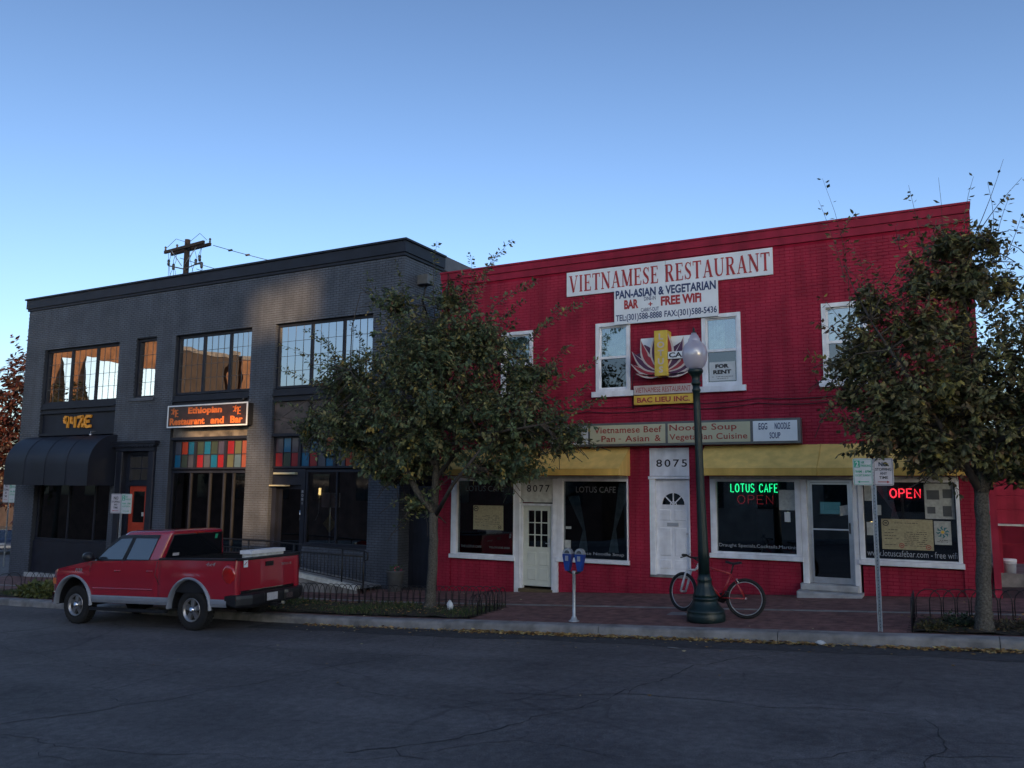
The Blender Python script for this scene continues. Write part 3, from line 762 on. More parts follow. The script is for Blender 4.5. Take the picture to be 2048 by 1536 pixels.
# serif capitals drawn as strokes: unit cell, stem width, then scaled into the sign
def serif_text(words, x0, x1, z0, z1, y, m, parent, gap=0.16, T=0.19, t=0.07):
    GW = {'V': .86, 'I': .36, 'E': .70, 'T': .76, 'N': .88, 'A': .86, 'M': 1.06, 'S': .60, 'R': .82, 'U': .86, ' ': .36}
    def strokes(c):
        w = GW[c]; s = .05
        st = lambda x, a=0, b=1: ([(x, a), (x, b)], T)
        sf = lambda x, z, ww=.30: ([(x-ww/2, z), (x+ww/2, z)], s*1.1)
        if c == 'I': return [st(w/2), sf(w/2, .025), sf(w/2, .975)]
        if c == 'E': return [st(.17), ([(.0, .03), (w-.02, .03)], .06), ([(.0, .97), (w-.04, .97)], .06), ([(.17, .5), (w-.2, .5)], .06), ([(w-.05, 0), (w-.02, .24)], .06), ([(w-.07, 1), (w-.05, .78)], .06), ([(w-.2, .39), (w-.2, .61)], .05)]
        if c == 'T': return [st(w/2), sf(w/2, .025), ([(0, .965), (w, .965)], .07), ([(.03, 1), (.03, .76)], .055), ([(w-.03, 1), (w-.03, .76)], .055)]
        if c == 'V': return [([(.12, .98), (w/2, .0)], T), ([(w-.10, .98), (w/2+.02, .02)], t), sf(.11, .975, .32), sf(w-.11, .975, .28)]
        if c == 'A': return [([(w-.14, .02), (w/2, .98)], T), ([(.12, .02), (w/2-.02, .97)], t), ([(.22, .32), (w-.26, .32)], .055), sf(.12, .025, .28), sf(w-.12, .025, .32)]
        if c == 'N': return [([(.12, .02), (.12, .98)], t), ([(.12, .97), (w-.12, .03)], T), ([(w-.12, .0), (w-.12, .98)], t), sf(.12, .025, .28), sf(.08, .975, .26), sf(w-.12, .975, .28)]
        if c == 'M': return [([(.12, .02), (.12, .98)], t), ([(.15, .97), (w/2, .05)], T), ([(w-.18, .97), (w/2, .03)], t), ([(w-.16, .02), (w-.16, .98)], T), sf(.12, .025, .28), sf(.10, .975, .26), sf(w-.16, .025, .34), sf(w-.14, .975, .32)]
        if c == 'U': return [([(.16, .98), (.16, .35), (.2, .16), (.32, .05), (w/2, .03)], [T, T, T*.9, .12, .07]), ([(w/2, .03), (w-.24, .07), (w-.15, .2), (w-.13, .35), (w-.13, .98)], [.07, .07, t, t, t]), sf(.16, .975, .32), sf(w-.13, .975, .26)]
        if c == 'S': return [([(w-.06, .80), (w-.12, .91), (w/2, .97), (.17, .91), (.10, .76), (.16, .62), (w/2, .5), (w-.14, .38), (w-.08, .24), (w-.15, .09), (w/2, .03), (.12, .09), (.05, .22)], [.05, .06, .06, .1, .15, .18, .18, .18, .15, .1, .06, .06, .05]), ([(w-.05, .99), (w-.05, .72)], .045), ([(.04, .01), (.04, .30)], .045)]
        if c == 'R': return [st(.17), sf(.17, .025, .32), ([(0, .965), (.45, .965)], .06), ([(.40, .965), (.55, .93), (.62, .82), (.62, .68), (.55, .56), (.40, .52)], [.06, .11, .17, .17, .11, .06]), ([(.17, .52), (.42, .52)], .055), ([(.40, .52), (.70, .03)], T), sf(.74, .025, .22)]
    tot = sum(GW[c]+gap for c in words)-gap
    sx = (x1-x0)/tot; sz = z1-z0; cur = 0; obs = []
    for c in words:
        if c != ' ':
            g = MB()
            for i, (pts, w) in enumerate(strokes(c)):
                # width is measured in glyph units, so lay the ribbon out there and scale afterwards
                q = MB().ribbon(pts, w, 0, 0.006)
                yo = -i*0.00035
                g.add([(x0+(cur+v[0])*sx, y+yo-(0.006 if v[1] == 0 else 0), z0+v[2]*sz) for v in q.v], q.f)
            part('letter', g, m, parent)
        cur += GW[c]+gap
bn = thing('banner_sign', 'long white sign reading VIETNAMESE RESTAURANT in red serif capitals under the parapet', 'sign', (-5.6, -.05, 6.92))
board(-8.05, -5.56, 6.615, 7.215, -.05, -.012, 'board', 'sign_white', bn); board(-5.552, -3.16, 6.615, 7.215, -.05, -.012, 'board', 'sign_white', bn)
serif_text('VIETNAMESE RESTAURANT', -7.97, -3.22, 6.71, 7.12, -.052, M['letter_red'], bn)
ps = thing('menu_sign', 'white sign with blue and red lettering, telephone and fax numbers, below the long banner', 'sign', (-5.6, -.09, 6.2))
board(-6.80, -4.35, 5.80, 6.64, -.10, -.06, 'board', 'sign_white', ps)
text_mesh('PAN-ASIAN & VEGETARIAN', -6.76, -4.39, 6.41, 6.615, -.104, M['letter_navy'], ps, bold=.035)
text_mesh('BAR', -6.55, -6.20, 6.15, 6.37, -.104, M['letter_red'], ps, bold=.05)
text_mesh('FREE WiFi', -5.66, -4.72, 6.15, 6.37, -.104, M['letter_red'], ps, bold=.045)
text_mesh('DINE-IN', -6.06, -5.78, 6.31, 6.40, -.104, M['letter_navy'], ps, bold=.01)
text_mesh('CARRY-OUT', -6.14, -5.71, 6.05, 6.14, -.104, M['letter_navy'], ps, bold=.01)
text_mesh('+', -5.96, -5.86, 6.17, 6.27, -.104, M['letter_red'], ps, bold=.03)
text_mesh('TEL:(301)588-8888', -6.76, -5.64, 5.835, 6.03, -.104, M['letter_navy'], ps, bold=.02)
text_mesh('FAX:(301)588-5436', -5.58, -4.38, 5.835, 6.03, -.104, M['letter_navy'], ps, bold=.02)

lt = thing('lotus_sign', 'projecting flower shaped sign with purple and crimson petals and a yellow vertical bar', 'sign', (-5.6, -.3, 5.0))
part('backing_box', MB().box(-6.15, -4.98, -.10, -.01, 4.62, 5.42), M['sign_white'], lt)
part('cabinet', MB().prism([(-6.20, 5.02), (-6.05, 4.90), (-6.22, 4.80), (-6.0, 4.72), (-6.10, 4.60), (-5.9, 4.58), (-5.58, 4.46), (-5.25, 4.58), (-5.05, 4.60), (-5.14, 4.72), (-4.92, 4.80), (-5.1, 4.90), (-4.95, 5.03), (-5.12, 5.08), (-5.16, 5.24), (-5.4, 5.1), (-5.50, 5.40), (-5.65, 5.40), (-5.76, 5.1), (-6.0, 5.24), (-6.04, 5.08)], -.30, -.06), M['purple'], lt)
def petal(base, tip, w, bend, mi, y, mirror=False):
    """a petal: pale outline slab with a coloured slab proud of it"""
    cx = -5.58
    def X(p): return (2*cx-p[0], p[1]) if mirror else p
    B, T_ = Vector(base), Vector(tip); d = T_-B; nn = Vector((-d.y, d.x)).normalized()
    L = []; Q = []
    for i in range(9):
        t = i/8; c = B+d*t+nn*bend*math.sin(math.pi*t); ww = w*math.sin(math.pi*min(1, t*0.85+.08))**.8*(1-t**4)
        L.append(c+nn*ww); Q.append(c-nn*ww)
    o1 = [X((a.x, a.y)) for a in L]+[X((a.x, a.y)) for a in Q[::-1]]
    part('petal_edge', MB().prism(o1, y, y+.02), M['petal_edge'], lt)
    ct = sum((Vector(p) for p in o1), Vector((0, 0)))/len(o1)
    c2 = []
    for p in o1:
        v = Vector(p)-ct; ln = v.length
        c2.append(tuple(ct+v*max(.1, (ln-.05)/ln) if ln else ct))
    part('petal', MB().prism(c2, y-.006, y+.001), M[mi], lt)
M['purple'] = M['purple']
for mir, ms in ((False, ('purple', 'petal_red', 'purple', 'petal_red', 'petal_red')), (True, ('petal_red', 'purple', 'petal_red', 'purple', 'purple'))):
    petal((-5.66, 4.50), (-6.22, 4.58), .06, .02, ms[4], -.31, mir)
    petal((-5.66, 4.55), (-6.34, 4.82), .085, .07, ms[3], -.316, mir)
    petal((-5.66, 4.60), (-6.30, 5.10), .10, .09, ms[2], -.323, mir)
    petal((-5.66, 4.62), (-6.08, 5.36), .115, .10, ms[1], -.330, mir)
    petal((-5.58, 4.58), (-5.70, 5.52), .15, .08, ms[0], -.337, mir)
part('vertical_bar', MB().bbox(-5.735, -5.435, -.40, -.08, 4.49, 5.52, .005), M['logo_yellow'], lt)
text_mesh('LOTUS', -5.67, -5.50, 4.56, 5.45, -.404, M['petal_edge'], lt, bold=.03, vertical=True)
part('name_plate', MB().bbox(-5.425, -4.86, -.395, -.34, 4.86, 5.02, .004), M['sign_white'], lt)
text_mesh('CAFE', -5.40, -4.90, 4.885, 5.0, -.40, M['letter_black'], lt, bold=.03)
v1 = thing('name_sign', 'small white sign reading VIETNAMESE RESTAURANT under the flower sign', 'sign', (-5.65, -.1, 4.2))
board(-6.33, -4.96, 4.115, 4.325, -.12, -.04, 'board', 'petal_edge', v1)
text_mesh('VIETNAMESE RESTAURANT', -6.29, -5.0, 4.16, 4.28, -.124, M['letter_red'], v1, bold=.0)
v2 = thing('name_sign', 'yellow sign reading BAC LIEU INC. in dark red, below the small white sign', 'sign', (-5.65, -.1, 4.0))
board(-6.33, -4.96, 3.885, 4.095, -.12, -.04, 'board', 'sign_yellow', v2)
text_mesh('BAC LIEU INC.', -6.25, -5.02, 3.93, 4.05, -.124, M['letter_red'], v2, bold=.03)
part('cable', MB().tube([(-6.28, -.2, 4.62), (-6.38, -.06, 4.4), (-6.40, -.03, 4.1), (-6.38, -.03, 3.8)], .008, 5), M['iron'], lt)

ls = thing('light_box_sign', 'long row of box signs with cream panels and red lettering above the doors', 'sign', (-5.5, -.2, 3.2))
part('frame', MB().bbox(-8.40, -2.68, -.235, -.02, 2.945, 3.475, .006), M['sign_frame'], ls)
for (a, b, mm) in ((-8.34, -7.42, 'sign_pale'), (-7.37, -5.56, 'sign_cream'), (-5.50, -3.70, 'sign_cream'), (-3.64, -2.74, 'sign_white')):
    part('panel', MB().bbox(a, b, -.25, -.23, 2.995, 3.425, .004), M[mm], ls)
def slab_text(s, x0, x1, z0, z1, mm='letter_brick'):
    text_mesh(s, x0, x1, z0, z1, -.255, M[mm], ls, bold=.012, space=1.05)
slab_text('Vietnamese Beef', -7.26, -5.64, 3.24, 3.39); slab_text('Pan', -7.08, -6.74, 3.04, 3.18); slab_text('-', -6.66, -6.60, 3.095, 3.112); slab_text('Asian', -6.50, -5.93, 3.04, 3.18); slab_text('&', -5.80, -5.66, 3.04, 3.18)
slab_text('Noodle Soup', -5.46, -3.98, 3.22, 3.40); slab_text('Vegetarian Cuisine', -5.46, -3.76, 3.02, 3.19)
text_mesh('EGG', -3.52, -3.34, 3.24, 3.38, -.255, M['letter_navy'], ls, bold=.02)
text_mesh('NOODLE', -3.19, -2.88, 3.24, 3.38, -.255, M['letter_navy'], ls, bold=.015)
text_mesh('SOUP', -3.30, -3.08, 3.05, 3.18, -.255, M['letter_navy'], ls, bold=.015)
g = MB(); cup = [(-8.12+.0, 3.22), (-7.72, 3.22), (-7.76, 3.13), (-7.84, 3.07), (-8.0, 3.07), (-8.08, 3.13)]
g.prism(cup, -.256, -.25); g.ribbon([(-7.73, 3.2), (-7.66, 3.19), (-7.67, 3.13), (-7.76, 3.12)], .014, -.256, -.25)
g.ribbon([(-8.12, 3.05), (-7.92, 3.03), (-7.70, 3.05)], .016, -.256, -.25)
for i in range(3): g.ribbon([(-8.02+i*.1, 3.25), (-8.0+i*.1, 3.29), (-8.03+i*.1, 3.33), (-8.0+i*.1, 3.37)], .013, -.256, -.25)
part('cup_logo', g, M['letter_red'], ls)

# ------------------------------------------------------------------ things in the shop windows
def tube_letters(word, x0, x1, z0, z1, y, r, m, parent, gap=.35):
    G = {'L': [[(0, 1), (0, 0), (.55, 0)]], 'O': [[(.35+.35*math.cos(a*.5236+1.57), .5+.5*math.sin(a*.5236+1.57)) for a in range(0, 12)]+[(.35, 1)]],
         'T': [[(0, 1), (.7, 1)], [(.35, 1), (.35, 0)]], 'U': [[(0, 1), (0, .3), (.1, .06), (.3, 0), (.5, .06), (.6, .3), (.6, 1)]],
         'S': [[(.55, .85), (.4, 1), (.15, 1), (0, .85), (.02, .65), (.3, .5), (.56, .35), (.58, .15), (.42, 0), (.15, 0), (0, .15)]],
         'C': [[(.6, .8), (.45, 1), (.2, .98), (.03, .75), (0, .5), (.03, .25), (.2, .02), (.45, 0), (.6, .2)]],
         'A': [[(0, 0), (.33, 1), (.66, 0)], [(.12, .35), (.54, .35)]], 'F': [[(0, 0), (0, 1), (.55, 1)], [(0, .52), (.45, .52)]],
         'E': [[(.55, 0), (0, 0), (0, 1), (.55, 1)], [(0, .52), (.45, .52)]], 'P': [[(0, 0), (0, 1), (.35, 1), (.55, .88), (.55, .62), (.35, .5), (0, .5)]],
         'N': [[(0, 0), (0, 1), (.6, 0), (.6, 1)]], ' ': []}
    W_ = {c: (max([p[0] for s_ in G[c] for p in s_]) if G[c] else .35) for c in G}
    tot = sum(W_[c]+gap for c in word)-gap; sx = (x1-x0)/tot; cur = 0
    for c in word:
        if G[c]:
            g = MB()
            for s_ in G[c]: g.tube([(x0+(cur+p[0])*sx, y, z0+p[1]*(z1-z0)) for p in s_], r, 6)
            part('letter', g, m, parent)
        cur += W_[c]+gap
M['neon_green'] = emis('green neon', (0.02, 1.0, 0.32), 2.6)
M['neon_red'] = emis('red neon', (1.0, 0.03, 0.05), 3.4)
M['neon_dim'] = emis('dim red neon', (0.9, 0.04, 0.06), 0.5)
M['neon_halo'] = mat('black backing board', (0.012, 0.012, 0.013), 0.5)
M['tv'] = emis('lit blue screen', (0.10, 0.28, 0.36), 0.35)
M['bulb'] = emis('warm bulb', (1.0, 0.62, 0.22), 5.0)
M['bulb_c'] = emis('cool bulb', (1.0, 0.95, 0.62), 2.0)
n1 = thing('neon_sign', 'neon sign reading LOTUS CAFE in green over OPEN in thin dim red', 'neon sign', (-3.7, .15, 1.9))
tube_letters('LOTUS CAFE', -4.22, -3.24, 1.93, 2.10, .11, .0105, M['neon_green'], n1)
tube_letters('OPEN', -4.08, -3.34, 1.68, 1.86, .11, .0055, M['neon_dim'], n1, .3)
part('backing', MB().box(-4.28, -3.18, .14, .15, 1.62, 2.15), M['neon_halo'], n1)
n2 = thing('neon_sign', 'bright red neon sign reading OPEN in the window beside the street tree', 'neon sign', (-.8, .15, 1.9))
tube_letters('OPEN', -1.07, -.53, 1.85, 2.02, .11, .014, M['neon_red'], n2, .3)
part('backing', MB().box(-1.12, -.48, .15, .16, 1.80, 2.07), M['neon_halo'], n2)
def poster(label, x0, x1, z0, z1, m, name='poster', tilt=0.0, y=.02, cat='poster'):
    g = MB(); n = 6
    g.grid([[(x0+(x1-x0)*i/n, y+.003*math.sin(i*1.3+z0*7), z+tilt*(i/n)) for i in range(n+1)] for z in (z0, z1)])
    return solo(name, g, M[m], label, cat, loc=((x0+x1)/2, y, z0))
PF = .028
def lines(p, x0, x1, z0, z1, rows, m='letter_black', seed=0, y=PF-.003):
    rg = random.Random(seed); g = MB()
    for i in range(rows):
        z = z1-(z1-z0)*(i+.5)/rows; x = x0
        while x < x1-.02:
            w = rg.uniform(.02, .07)
            if rg.random() < .75: g.box(x, min(x+w, x1), y, y+.002, z-.005, z+.005)
            x += w+.012
    part('fine_print', g, M[m], p, kind='stuff')
def ring(p, cx, cz, r_, m='letter_black', y=PF-.004):
    part('stamp', MB().ribbon([(cx+r_*math.cos(a*.314), cz+r_*math.sin(a*.314)) for a in range(21)], r_*.3, y, y+.002)
         .ribbon([(cx-r_*.5, cz), (cx+r_*.5, cz)], r_*.4, y+.0005, y+.002), M[m], p)
p = poster('large tan menu sheet taped in the window under the red OPEN sign', -1.25, -.34, .84, 1.43, 'tan_paper', y=PF)
lines(p, -.85, -.45, .9, 1.2, 8, seed=1); lines(p, -1.2, -.95, .9, 1.25, 6, seed=2); lines(p, -1.02, -.6, 1.33, 1.38, 1, seed=3); ring(p, -1.17, 1.35, .05); ring(p, -.9, .92, .04, 'letter_red'); ring(p, -.43, .9, .04, 'letter_red')
p = poster('tan menu sheet taped in the window left of the cream door', -10.66, -9.80, .93, 1.53, 'tan_paper', y=PF)
lines(p, -10.3, -9.9, 1.0, 1.3, 6, seed=4); lines(p, -10.6, -10.3, 1.0, 1.3, 4, seed=5); ring(p, -10.58, 1.45, .06); ring(p, -9.9, 1.0, .04)
p = poster('pale poster with a teal and yellow floral emblem', -.32, -.03, .96, 1.41, 'paper', y=PF)
for k in range(8):
    a = k*math.pi/4; part('emblem', MB().ribbon([(-.175+.04*math.cos(a), 1.2+.04*math.sin(a)), (-.175+.085*math.cos(a+.3), 1.2+.085*math.sin(a+.3)), (-.175+.115*math.cos(a), 1.2+.115*math.sin(a))], [.02, .034, .01], PF-.004-k*.0002, PF-.002), M['logo_teal'], p)
part('emblem', MB().prism([(-.175+.03*math.cos(a), 1.2+.03*math.sin(a)) for a in np.arange(0, 6.28, .5)], PF-.006, PF-.003), M['sign_yellow'], p)
lines(p, -.28, -.07, 1.0, 1.06, 2, seed=8)
p = poster('white sheet with printed photographs pasted at the top of the window', -.46, .05, 1.45, 2.13, 'paper', y=PF)
for a, b, c, d in ((-.42, -.2, 1.82, 2.0), (-.42, -.28, 1.55, 1.68), (-.15, .0, 1.5, 1.7), (-.14, .02, 1.85, 2.02)):
    part('printed_photo', MB().box(a, b, PF-.004, PF-.002, c, d), M['blind'], p)
poster('white notice taped above the round lamp beside the sign post', -1.40, -1.24, 1.50, 1.70, 'paper', y=PF)
poster('greenish notice taped at the top corner by the glass door', -1.54, -1.38, 1.78, 2.12, 'paper', y=PF)
poster('green leaflet taped low beside the glass door post', -1.52, -1.40, 1.10, 1.36, 'paper', y=PF)
poster('large pale sheet hung in the top corner right of the green neon', -3.20, -2.88, 1.56, 1.98, 'paper', y=PF)
poster('small violet notice hung below the large pale sheet', -3.10, -2.98, 1.32, 1.52, 'sign_pale', y=PF)
poster('small pale sticker on the glass right of the cream door', -8.11, -7.97, 1.02, 1.08, 'paper', y=PF)
poster('green sticker low on the glass right of the cream door', -8.14, -7.98, .58, .76, 'paper', y=PF)
poster('crumpled white paper notice on the glass shop door', -2.02, -1.87, 1.46, 1.66, 'paper', y=.115, tilt=.03)
for (s, x0, x1, z0, z1, lab) in (('Draught Specials,Cocktails,Martinis', -4.48, -2.87, .74, .83, 'a'), ('www.lotuscafebar.com - free wifi', -1.53, .05, .70, .82, 'b'), ('Vietnamese Noodle Soup', -8.13, -6.66, .42, .51, 'c'),
                          ('THE LOTUS CAFE', -11.02, -10.42, .48, .54, 'd'), ('TEL(301)588-8888', -10.2, -9.62, .47, .53, 'e')):
    text_mesh(s, x0, x1, z0, z1, .035, M['letter_white' if lab in 'abc' else 'letter_grey'], {'a': w3, 'b': w4, 'c': w2}.get(lab, w1))
text_mesh('LOTUS CAFE', -7.85, -6.85, 1.88, 2.02, .035, M['letter_grey'], w2)
text_mesh('LOTUS CAFE', -10.9, -9.8, 1.88, 2.02, .035, M['letter_grey'], w1)
# screen seen through the glass door, lamps, tied curtains
tv = thing('television', 'lit blue television screen seen through the glass shop door', 'television', (-2.5, 1.6, 1.3))
part('housing', MB().bbox(-2.62, -2.12, 1.5, 1.6, 1.42, 1.76, .01), M['plastic_black'], tv); part('screen', MB().box(-2.58, -2.16, 1.49, 1.505, 1.46, 1.72), M['tv'], tv)
lp = thing('pendant_lamp', 'small warm glowing lamp behind the tan menu sheet by the sign post', 'lamp', (-1.36, .4, 1.3))
part('bulb', MB().lathe([(0, 0), (.03, .01), (.045, .04), (.03, .075), (.012, .09)], (-1.45, .35, 1.27), 12), M['bulb'], lp); part('cord', MB().tube([(-1.45, .35, 1.36), (-1.45, .35, 2.2)], .004, 4), M['iron'], lp)
lp = thing('pendant_lamp', 'slim pale light tube below the large pale sheet', 'lamp', (-3.0, .4, 1.3))
part('bulb', MB().tube([(-3.09, .4, 1.30), (-3.09, .4, 1.52)], .012, 8), M['bulb_c'], lp); part('cord', MB().tube([(-3.09, .4, 1.54), (-3.09, .4, 2.2)], .004, 4), M['iron'], lp)
def drape(lab, xa, za, xt, zt, xb, zb, group=None, y=.22):
    """a curtain gathered by a tie: from the top corner to the knot, then flaring"""
    g = MB(); n = 10
    for seg_ in (0, 1):
        A, B = ((xa, za), (xt, zt)) if seg_ == 0 else ((xt, zt), (xb, zb))
        wa, wb = (.16, .035) if seg_ == 0 else (.035, .13)
        rows = []
        for k in range(7):
            t = k/6; cx = A[0]+(B[0]-A[0])*t; cz = A[1]+(B[1]-A[1])*t; w = wa+(wb-wa)*t
            rows.append([(cx-w+2*w*i/n, y+.012*math.sin(i*2.3), cz) for i in range(n+1)])
        g.grid(rows)
    return solo('curtain', g, M['white_dirty'], lab, 'curtain', loc=(xt, y, zt))
drape('white curtain gathered with a tie at the right of the window by the meters', -6.68, 2.1, -6.95, 1.05, -6.98, .5)
drape('thin pale curtain half hidden at the left of the window by the meters', -8.0, 1.8, -7.72, 1.0, -7.75, .5)
drape('pale curtain gathered behind the red neon sign', -1.22, 2.1, -1.02, 1.6, -1.0, 1.2)
fr_ = thing('window_notice', 'white and black FOR RENT notice in the upstairs window', 'notice', (-4.3, .02, 4.5))
part('board', MB().box(-4.60, -4.03, .005, .012, 4.36, 4.78), M['sign_pale'], fr_)
text_mesh('FOR', -4.47, -4.17, 4.64, 4.73, .001, M['letter_black'], fr_, bold=.06); text_mesh('RENT', -4.52, -4.12, 4.51, 4.60, .001, M['letter_black'], fr_, bold=.05)
lines(fr_, -4.55, -4.08, 4.39, 4.47, 2, 'letter_black', 9, y=.001)
# a few tables and chairs inside, faint behind the glass
for i, (tx, ty) in enumerate(((-10.4, 1.2), (-7.4, 1.1), (-3.7, 1.3), (-.7, 1.4))):
    t = thing('cafe_table', ['dark table behind the window left of the cream door', 'dark table behind the window by the meters', 'dark table behind the green neon window', 'dark table behind the red neon window'][i], 'table', (tx, ty, -.6))
    part('table_top', MB().lathe([(0, .05), (.4, .05), (.4, .08), (0, .08)], (tx, ty, .05+Z(tx)+.55), 20), M['wood_pole'], t)
    part('leg', MB().tube([(tx, ty, Z(tx)), (tx, ty, Z(tx)+.68)], .03, 8), M['iron'], t)

# ================================================================== GREY BUILDING
GX0, GX1 = -29.88, -12.95
gb = thing('corner_building', 'blue grey painted brick building with black cornice and tall storefront bays', 'building', (-21, 0, Z(-21)))
g_holes = [(-28.75, -24.66, -1.6, 6.77), (-23.79, -22.80, 4.81, 6.80), (-24.36, -22.50, -1.3, 3.38), (-21.90, -18.55, -1.3, 6.76), (-17.60, -13.96, -1.2, 6.78)]
g = MB(); wall_solid(g, GX0, GX1, -2.0, 8.35, g_holes, 0.0, 0.35); part('wall', g, M['grey_joint'], gb)
lay_bricks(gb, GX0, GX1, lambda x: Z(x)-.05, 8.3, g_holes, M['grey_brick'], 300, 12)
g = MB(); g.box(GX1-.35, GX1, .35, 14, -2, 8.35); g.box(GX0, GX0+.3, .35, 14, -2, 8.35); g.box(GX0+.3, GX1-.35, 13.7, 14, -2, 8.35); part('wall', g, M['grey_joint'], gb)
lay_bricks(gb, 0, 3.9, lambda x: -.8, 8.3, [], M['grey_brick'], 0, 41, tr=lambda x, y, z: (GX1-y, x, z))
# pier returns inside the bays are bricked too
for xx, sgn in ((-18.55, -1), (-17.60, 1), (-13.96, -1), (-24.66, -1), (-22.80, -1)):
    zl = 4.81 if xx == -22.80 else -1.0
    lay_bricks(gb, 0.0, .24, lambda x: zl, 6.76, [], M['grey_brick'], 0, 51, tr=(lambda x, y, z, q=xx, s_=sgn: (q+s_*(-y)*1.0, x, z)))
part('wall', MB().box(GX1-.3, GX1+.02, 1.94, 9, 8.36, 8.80), M['grey_panel'], gb)
g = MB(); g.box(GX0+.3, GX1-.35, .35, 13.7, 8.0, 8.05); part('roof', g, M['asphalt_dark'], gb)
for (a, b, c) in ((8.30, 8.38, .05), (8.385, 8.70, .09), (8.705, 8.76, .14)):
    g = MB(); g.box(GX0-c, GX1+c, -c, .3, a, b); g.box(GX1-.2, GX1+c, .3, 1.93, a, b)
    part('cornice', g, M['black_trim'], gb)
g = MB(); g.box(GX0+.31, GX1-.36, 3.5, 3.6, -1.5, 8.0); g.box(GX0+.31, GX1-.36, .45, 13, 4.4, 4.5); g.box(GX0+.31, GX1-.36, .45, 13, -1.7, -1.3)
for xx in (-24.5, -22.3, -18.1): g.box(xx, xx+.1, .4, 3.5, -1.3, 8)
part('interior_wall', g, M['dark_room'], gb)

def big_window(x0, x1, z0, z1, mull, muntin_cols, y=.16, seed=0):
    """factory style window: dark frame, mullions, thin muntin grid, one pane per light group"""
    rg = random.Random(seed); f = MB()
    f.box(x0, x0+.07, y-.05, y+.06, z0, z1); f.box(x1-.07, x1, y-.05, y+.06, z0, z1); f.box(x0+.07, x1-.07, y-.05, y+.06, z1-.09, z1); f.box(x0+.07, x1-.07, y-.07, y+.06, z0, z0+.07)
    xs = [x0+.07]+list(mull)+[x1-.07]
    for m_ in mull: f.box(m_-.045, m_+.045, y-.04, y+.055, z0+.07, z1-.09)
    o = part('window', f, M['black_trim'], gb)
    for i in range(len(xs)-1):
        a = xs[i]+(.045 if i else 0); b = xs[i+1]-(.045 if i < len(xs)-2 else 0)
        t = rg.uniform(-.009, .009); t2 = rg.uniform(-.008, .008)
        part('pane', MB().add([(a, y+t, z0+.07), (b, y-t, z0+.07), (b, y-t+t2, z1-.09), (a, y+t+t2, z1-.09)], [(0, 1, 2, 3)]), M['glass_mirror'], o)
        mu = MB()
        for k in range(1, muntin_cols): xx = a+(b-a)*k/muntin_cols; mu.box(xx-.005, xx+.005, y-.012, y-.006, z0+.07, z1-.09)
        for k in (1, 2, 3): zz = z0+.07+(z1-z0-.16)*k/4; mu.box(a, b, y-.013, y-.0065, zz-.005, zz+.005)
        part('muntin', mu, M['sign_frame'], o)
    return o
big_window(-28.75, -24.66, 4.80, 6.77, (-27.35, -25.97), 4, seed=1)
big_window(-23.79, -22.80, 4.81, 6.80, (), 3, y=.14, seed=2)
part('sill', MB().box(-23.95, -22.76, -.07, .1, 4.70, 4.808), M['grey_brick'], gb)
big_window(-21.90, -18.55, 4.83, 6.76, (-20.72, -19.56), 4, seed=3)
big_window(-17.60, -13.96, 4.83, 6.78, (-16.27, -15.08), 4, seed=4)
# moulded bands and fascias between the storeys
def spandrel(x0, x1, zp0, zp1, pm):
    g = MB(); g.box(x0, x1, .02, .30, 4.66, 4.80); g.box(x0, x1, -.04, .30, 4.60, 4.655); g.box(x0, x1, .04, .30, 4.50, 4.595); g.box(x0, x1, .0, .30, 4.44, 4.495)
    part('moulding', g, M['black_trim'], gb)
    part('fascia', MB().box(x0, x1, .10, .30, zp0, 4.435), M[pm], gb)
    g = MB(); g.box(x0, x1, .02, .32, zp0-.09, zp0-.003); part('moulding', g, M['black_trim'], gb)
M['fascia_b'] = mat('grey brown fascia', (0.17, 0.15, 0.13), 0.4, var=0.35, scale=3)
M['fascia_c'] = mat('brown fascia', (0.085, 0.062, 0.055), 0.5, var=0.3, scale=3)
spandrel(-28.75, -24.66, 3.75, 0, 'black_trim'); spandrel(-21.90, -18.55, 3.47, 0, 'fascia_b'); spandrel(-17.60, -13.96, 3.50, 0, 'fascia_c')
# coloured transom lights
CC = {'s': (0.10, 0.11, 0.15), 'o': (0.50, 0.055, 0.02), 'b': (0.012, 0.17, 0.34), 'g': (0.055, 0.085, 0.07), 'r': (0.36, 0.022, 0.035), 'p': (0.09, 0.09, 0.16), 'k': (0.42, 0.12, 0.08), 'y': (0.16, 0.17, 0.10), 'l': (0.13, 0.22, 0.30), 'm': (0.11, 0.09, 0.12)}
for k_, c_ in CC.items(): M['cg_'+k_] = mat('coloured light '+k_, tuple(q_*.62 for q_ in c_), 0.25, var=0.06, scale=2, coat=0.4)
def stained(x0, x1, z0, z1, groups, y=.16):
    f = MB(); f.box(x0, x1, y-.03, y+.06, z1-.05, z1); f.box(x0, x1, y-.06, y+.06, z0, z0+.06)
    n = sum(len(t) for t, _ in groups); usable = (x1-x0)-.12-.10*(len(groups)-1); w = usable/n
    x = x0+.06; f.box(x0, x0+.06, y-.03, y+.06, z0+.06, z1-.05); zm = (z0+z1)/2; todo = []
    for gi, (top, bot) in enumerate(groups):
        for i in range(len(top)):
            for c, a, b in ((top[i], zm+.012, z1-.05), (bot[i], z0+.06, zm-.012)):
                todo.append((x+i*w+.012, x+(i+1)*w-.012, a, b, c))
            f.box(x+i*w-.012, x+i*w+.012, y-.01, y+.05, z0+.06, z1-.05)
        f.box(x, x+len(top)*w, y-.008, y+.045, zm-.012, zm+.012)
        x += len(top)*w
        if gi < len(groups)-1: f.box(x, x+.10, y-.04, y+.055, z0+.06, z1-.05); x += .10
    f.box(x, x1, y-.03, y+.06, z0+.06, z1-.05)
    o = part('transom_window', f, M['black_trim'], gb)
    for a, b, c, d, k in todo: part('pane', MB().box(a, b, y+.01, y+.02, c, d), M['cg_'+k], o)
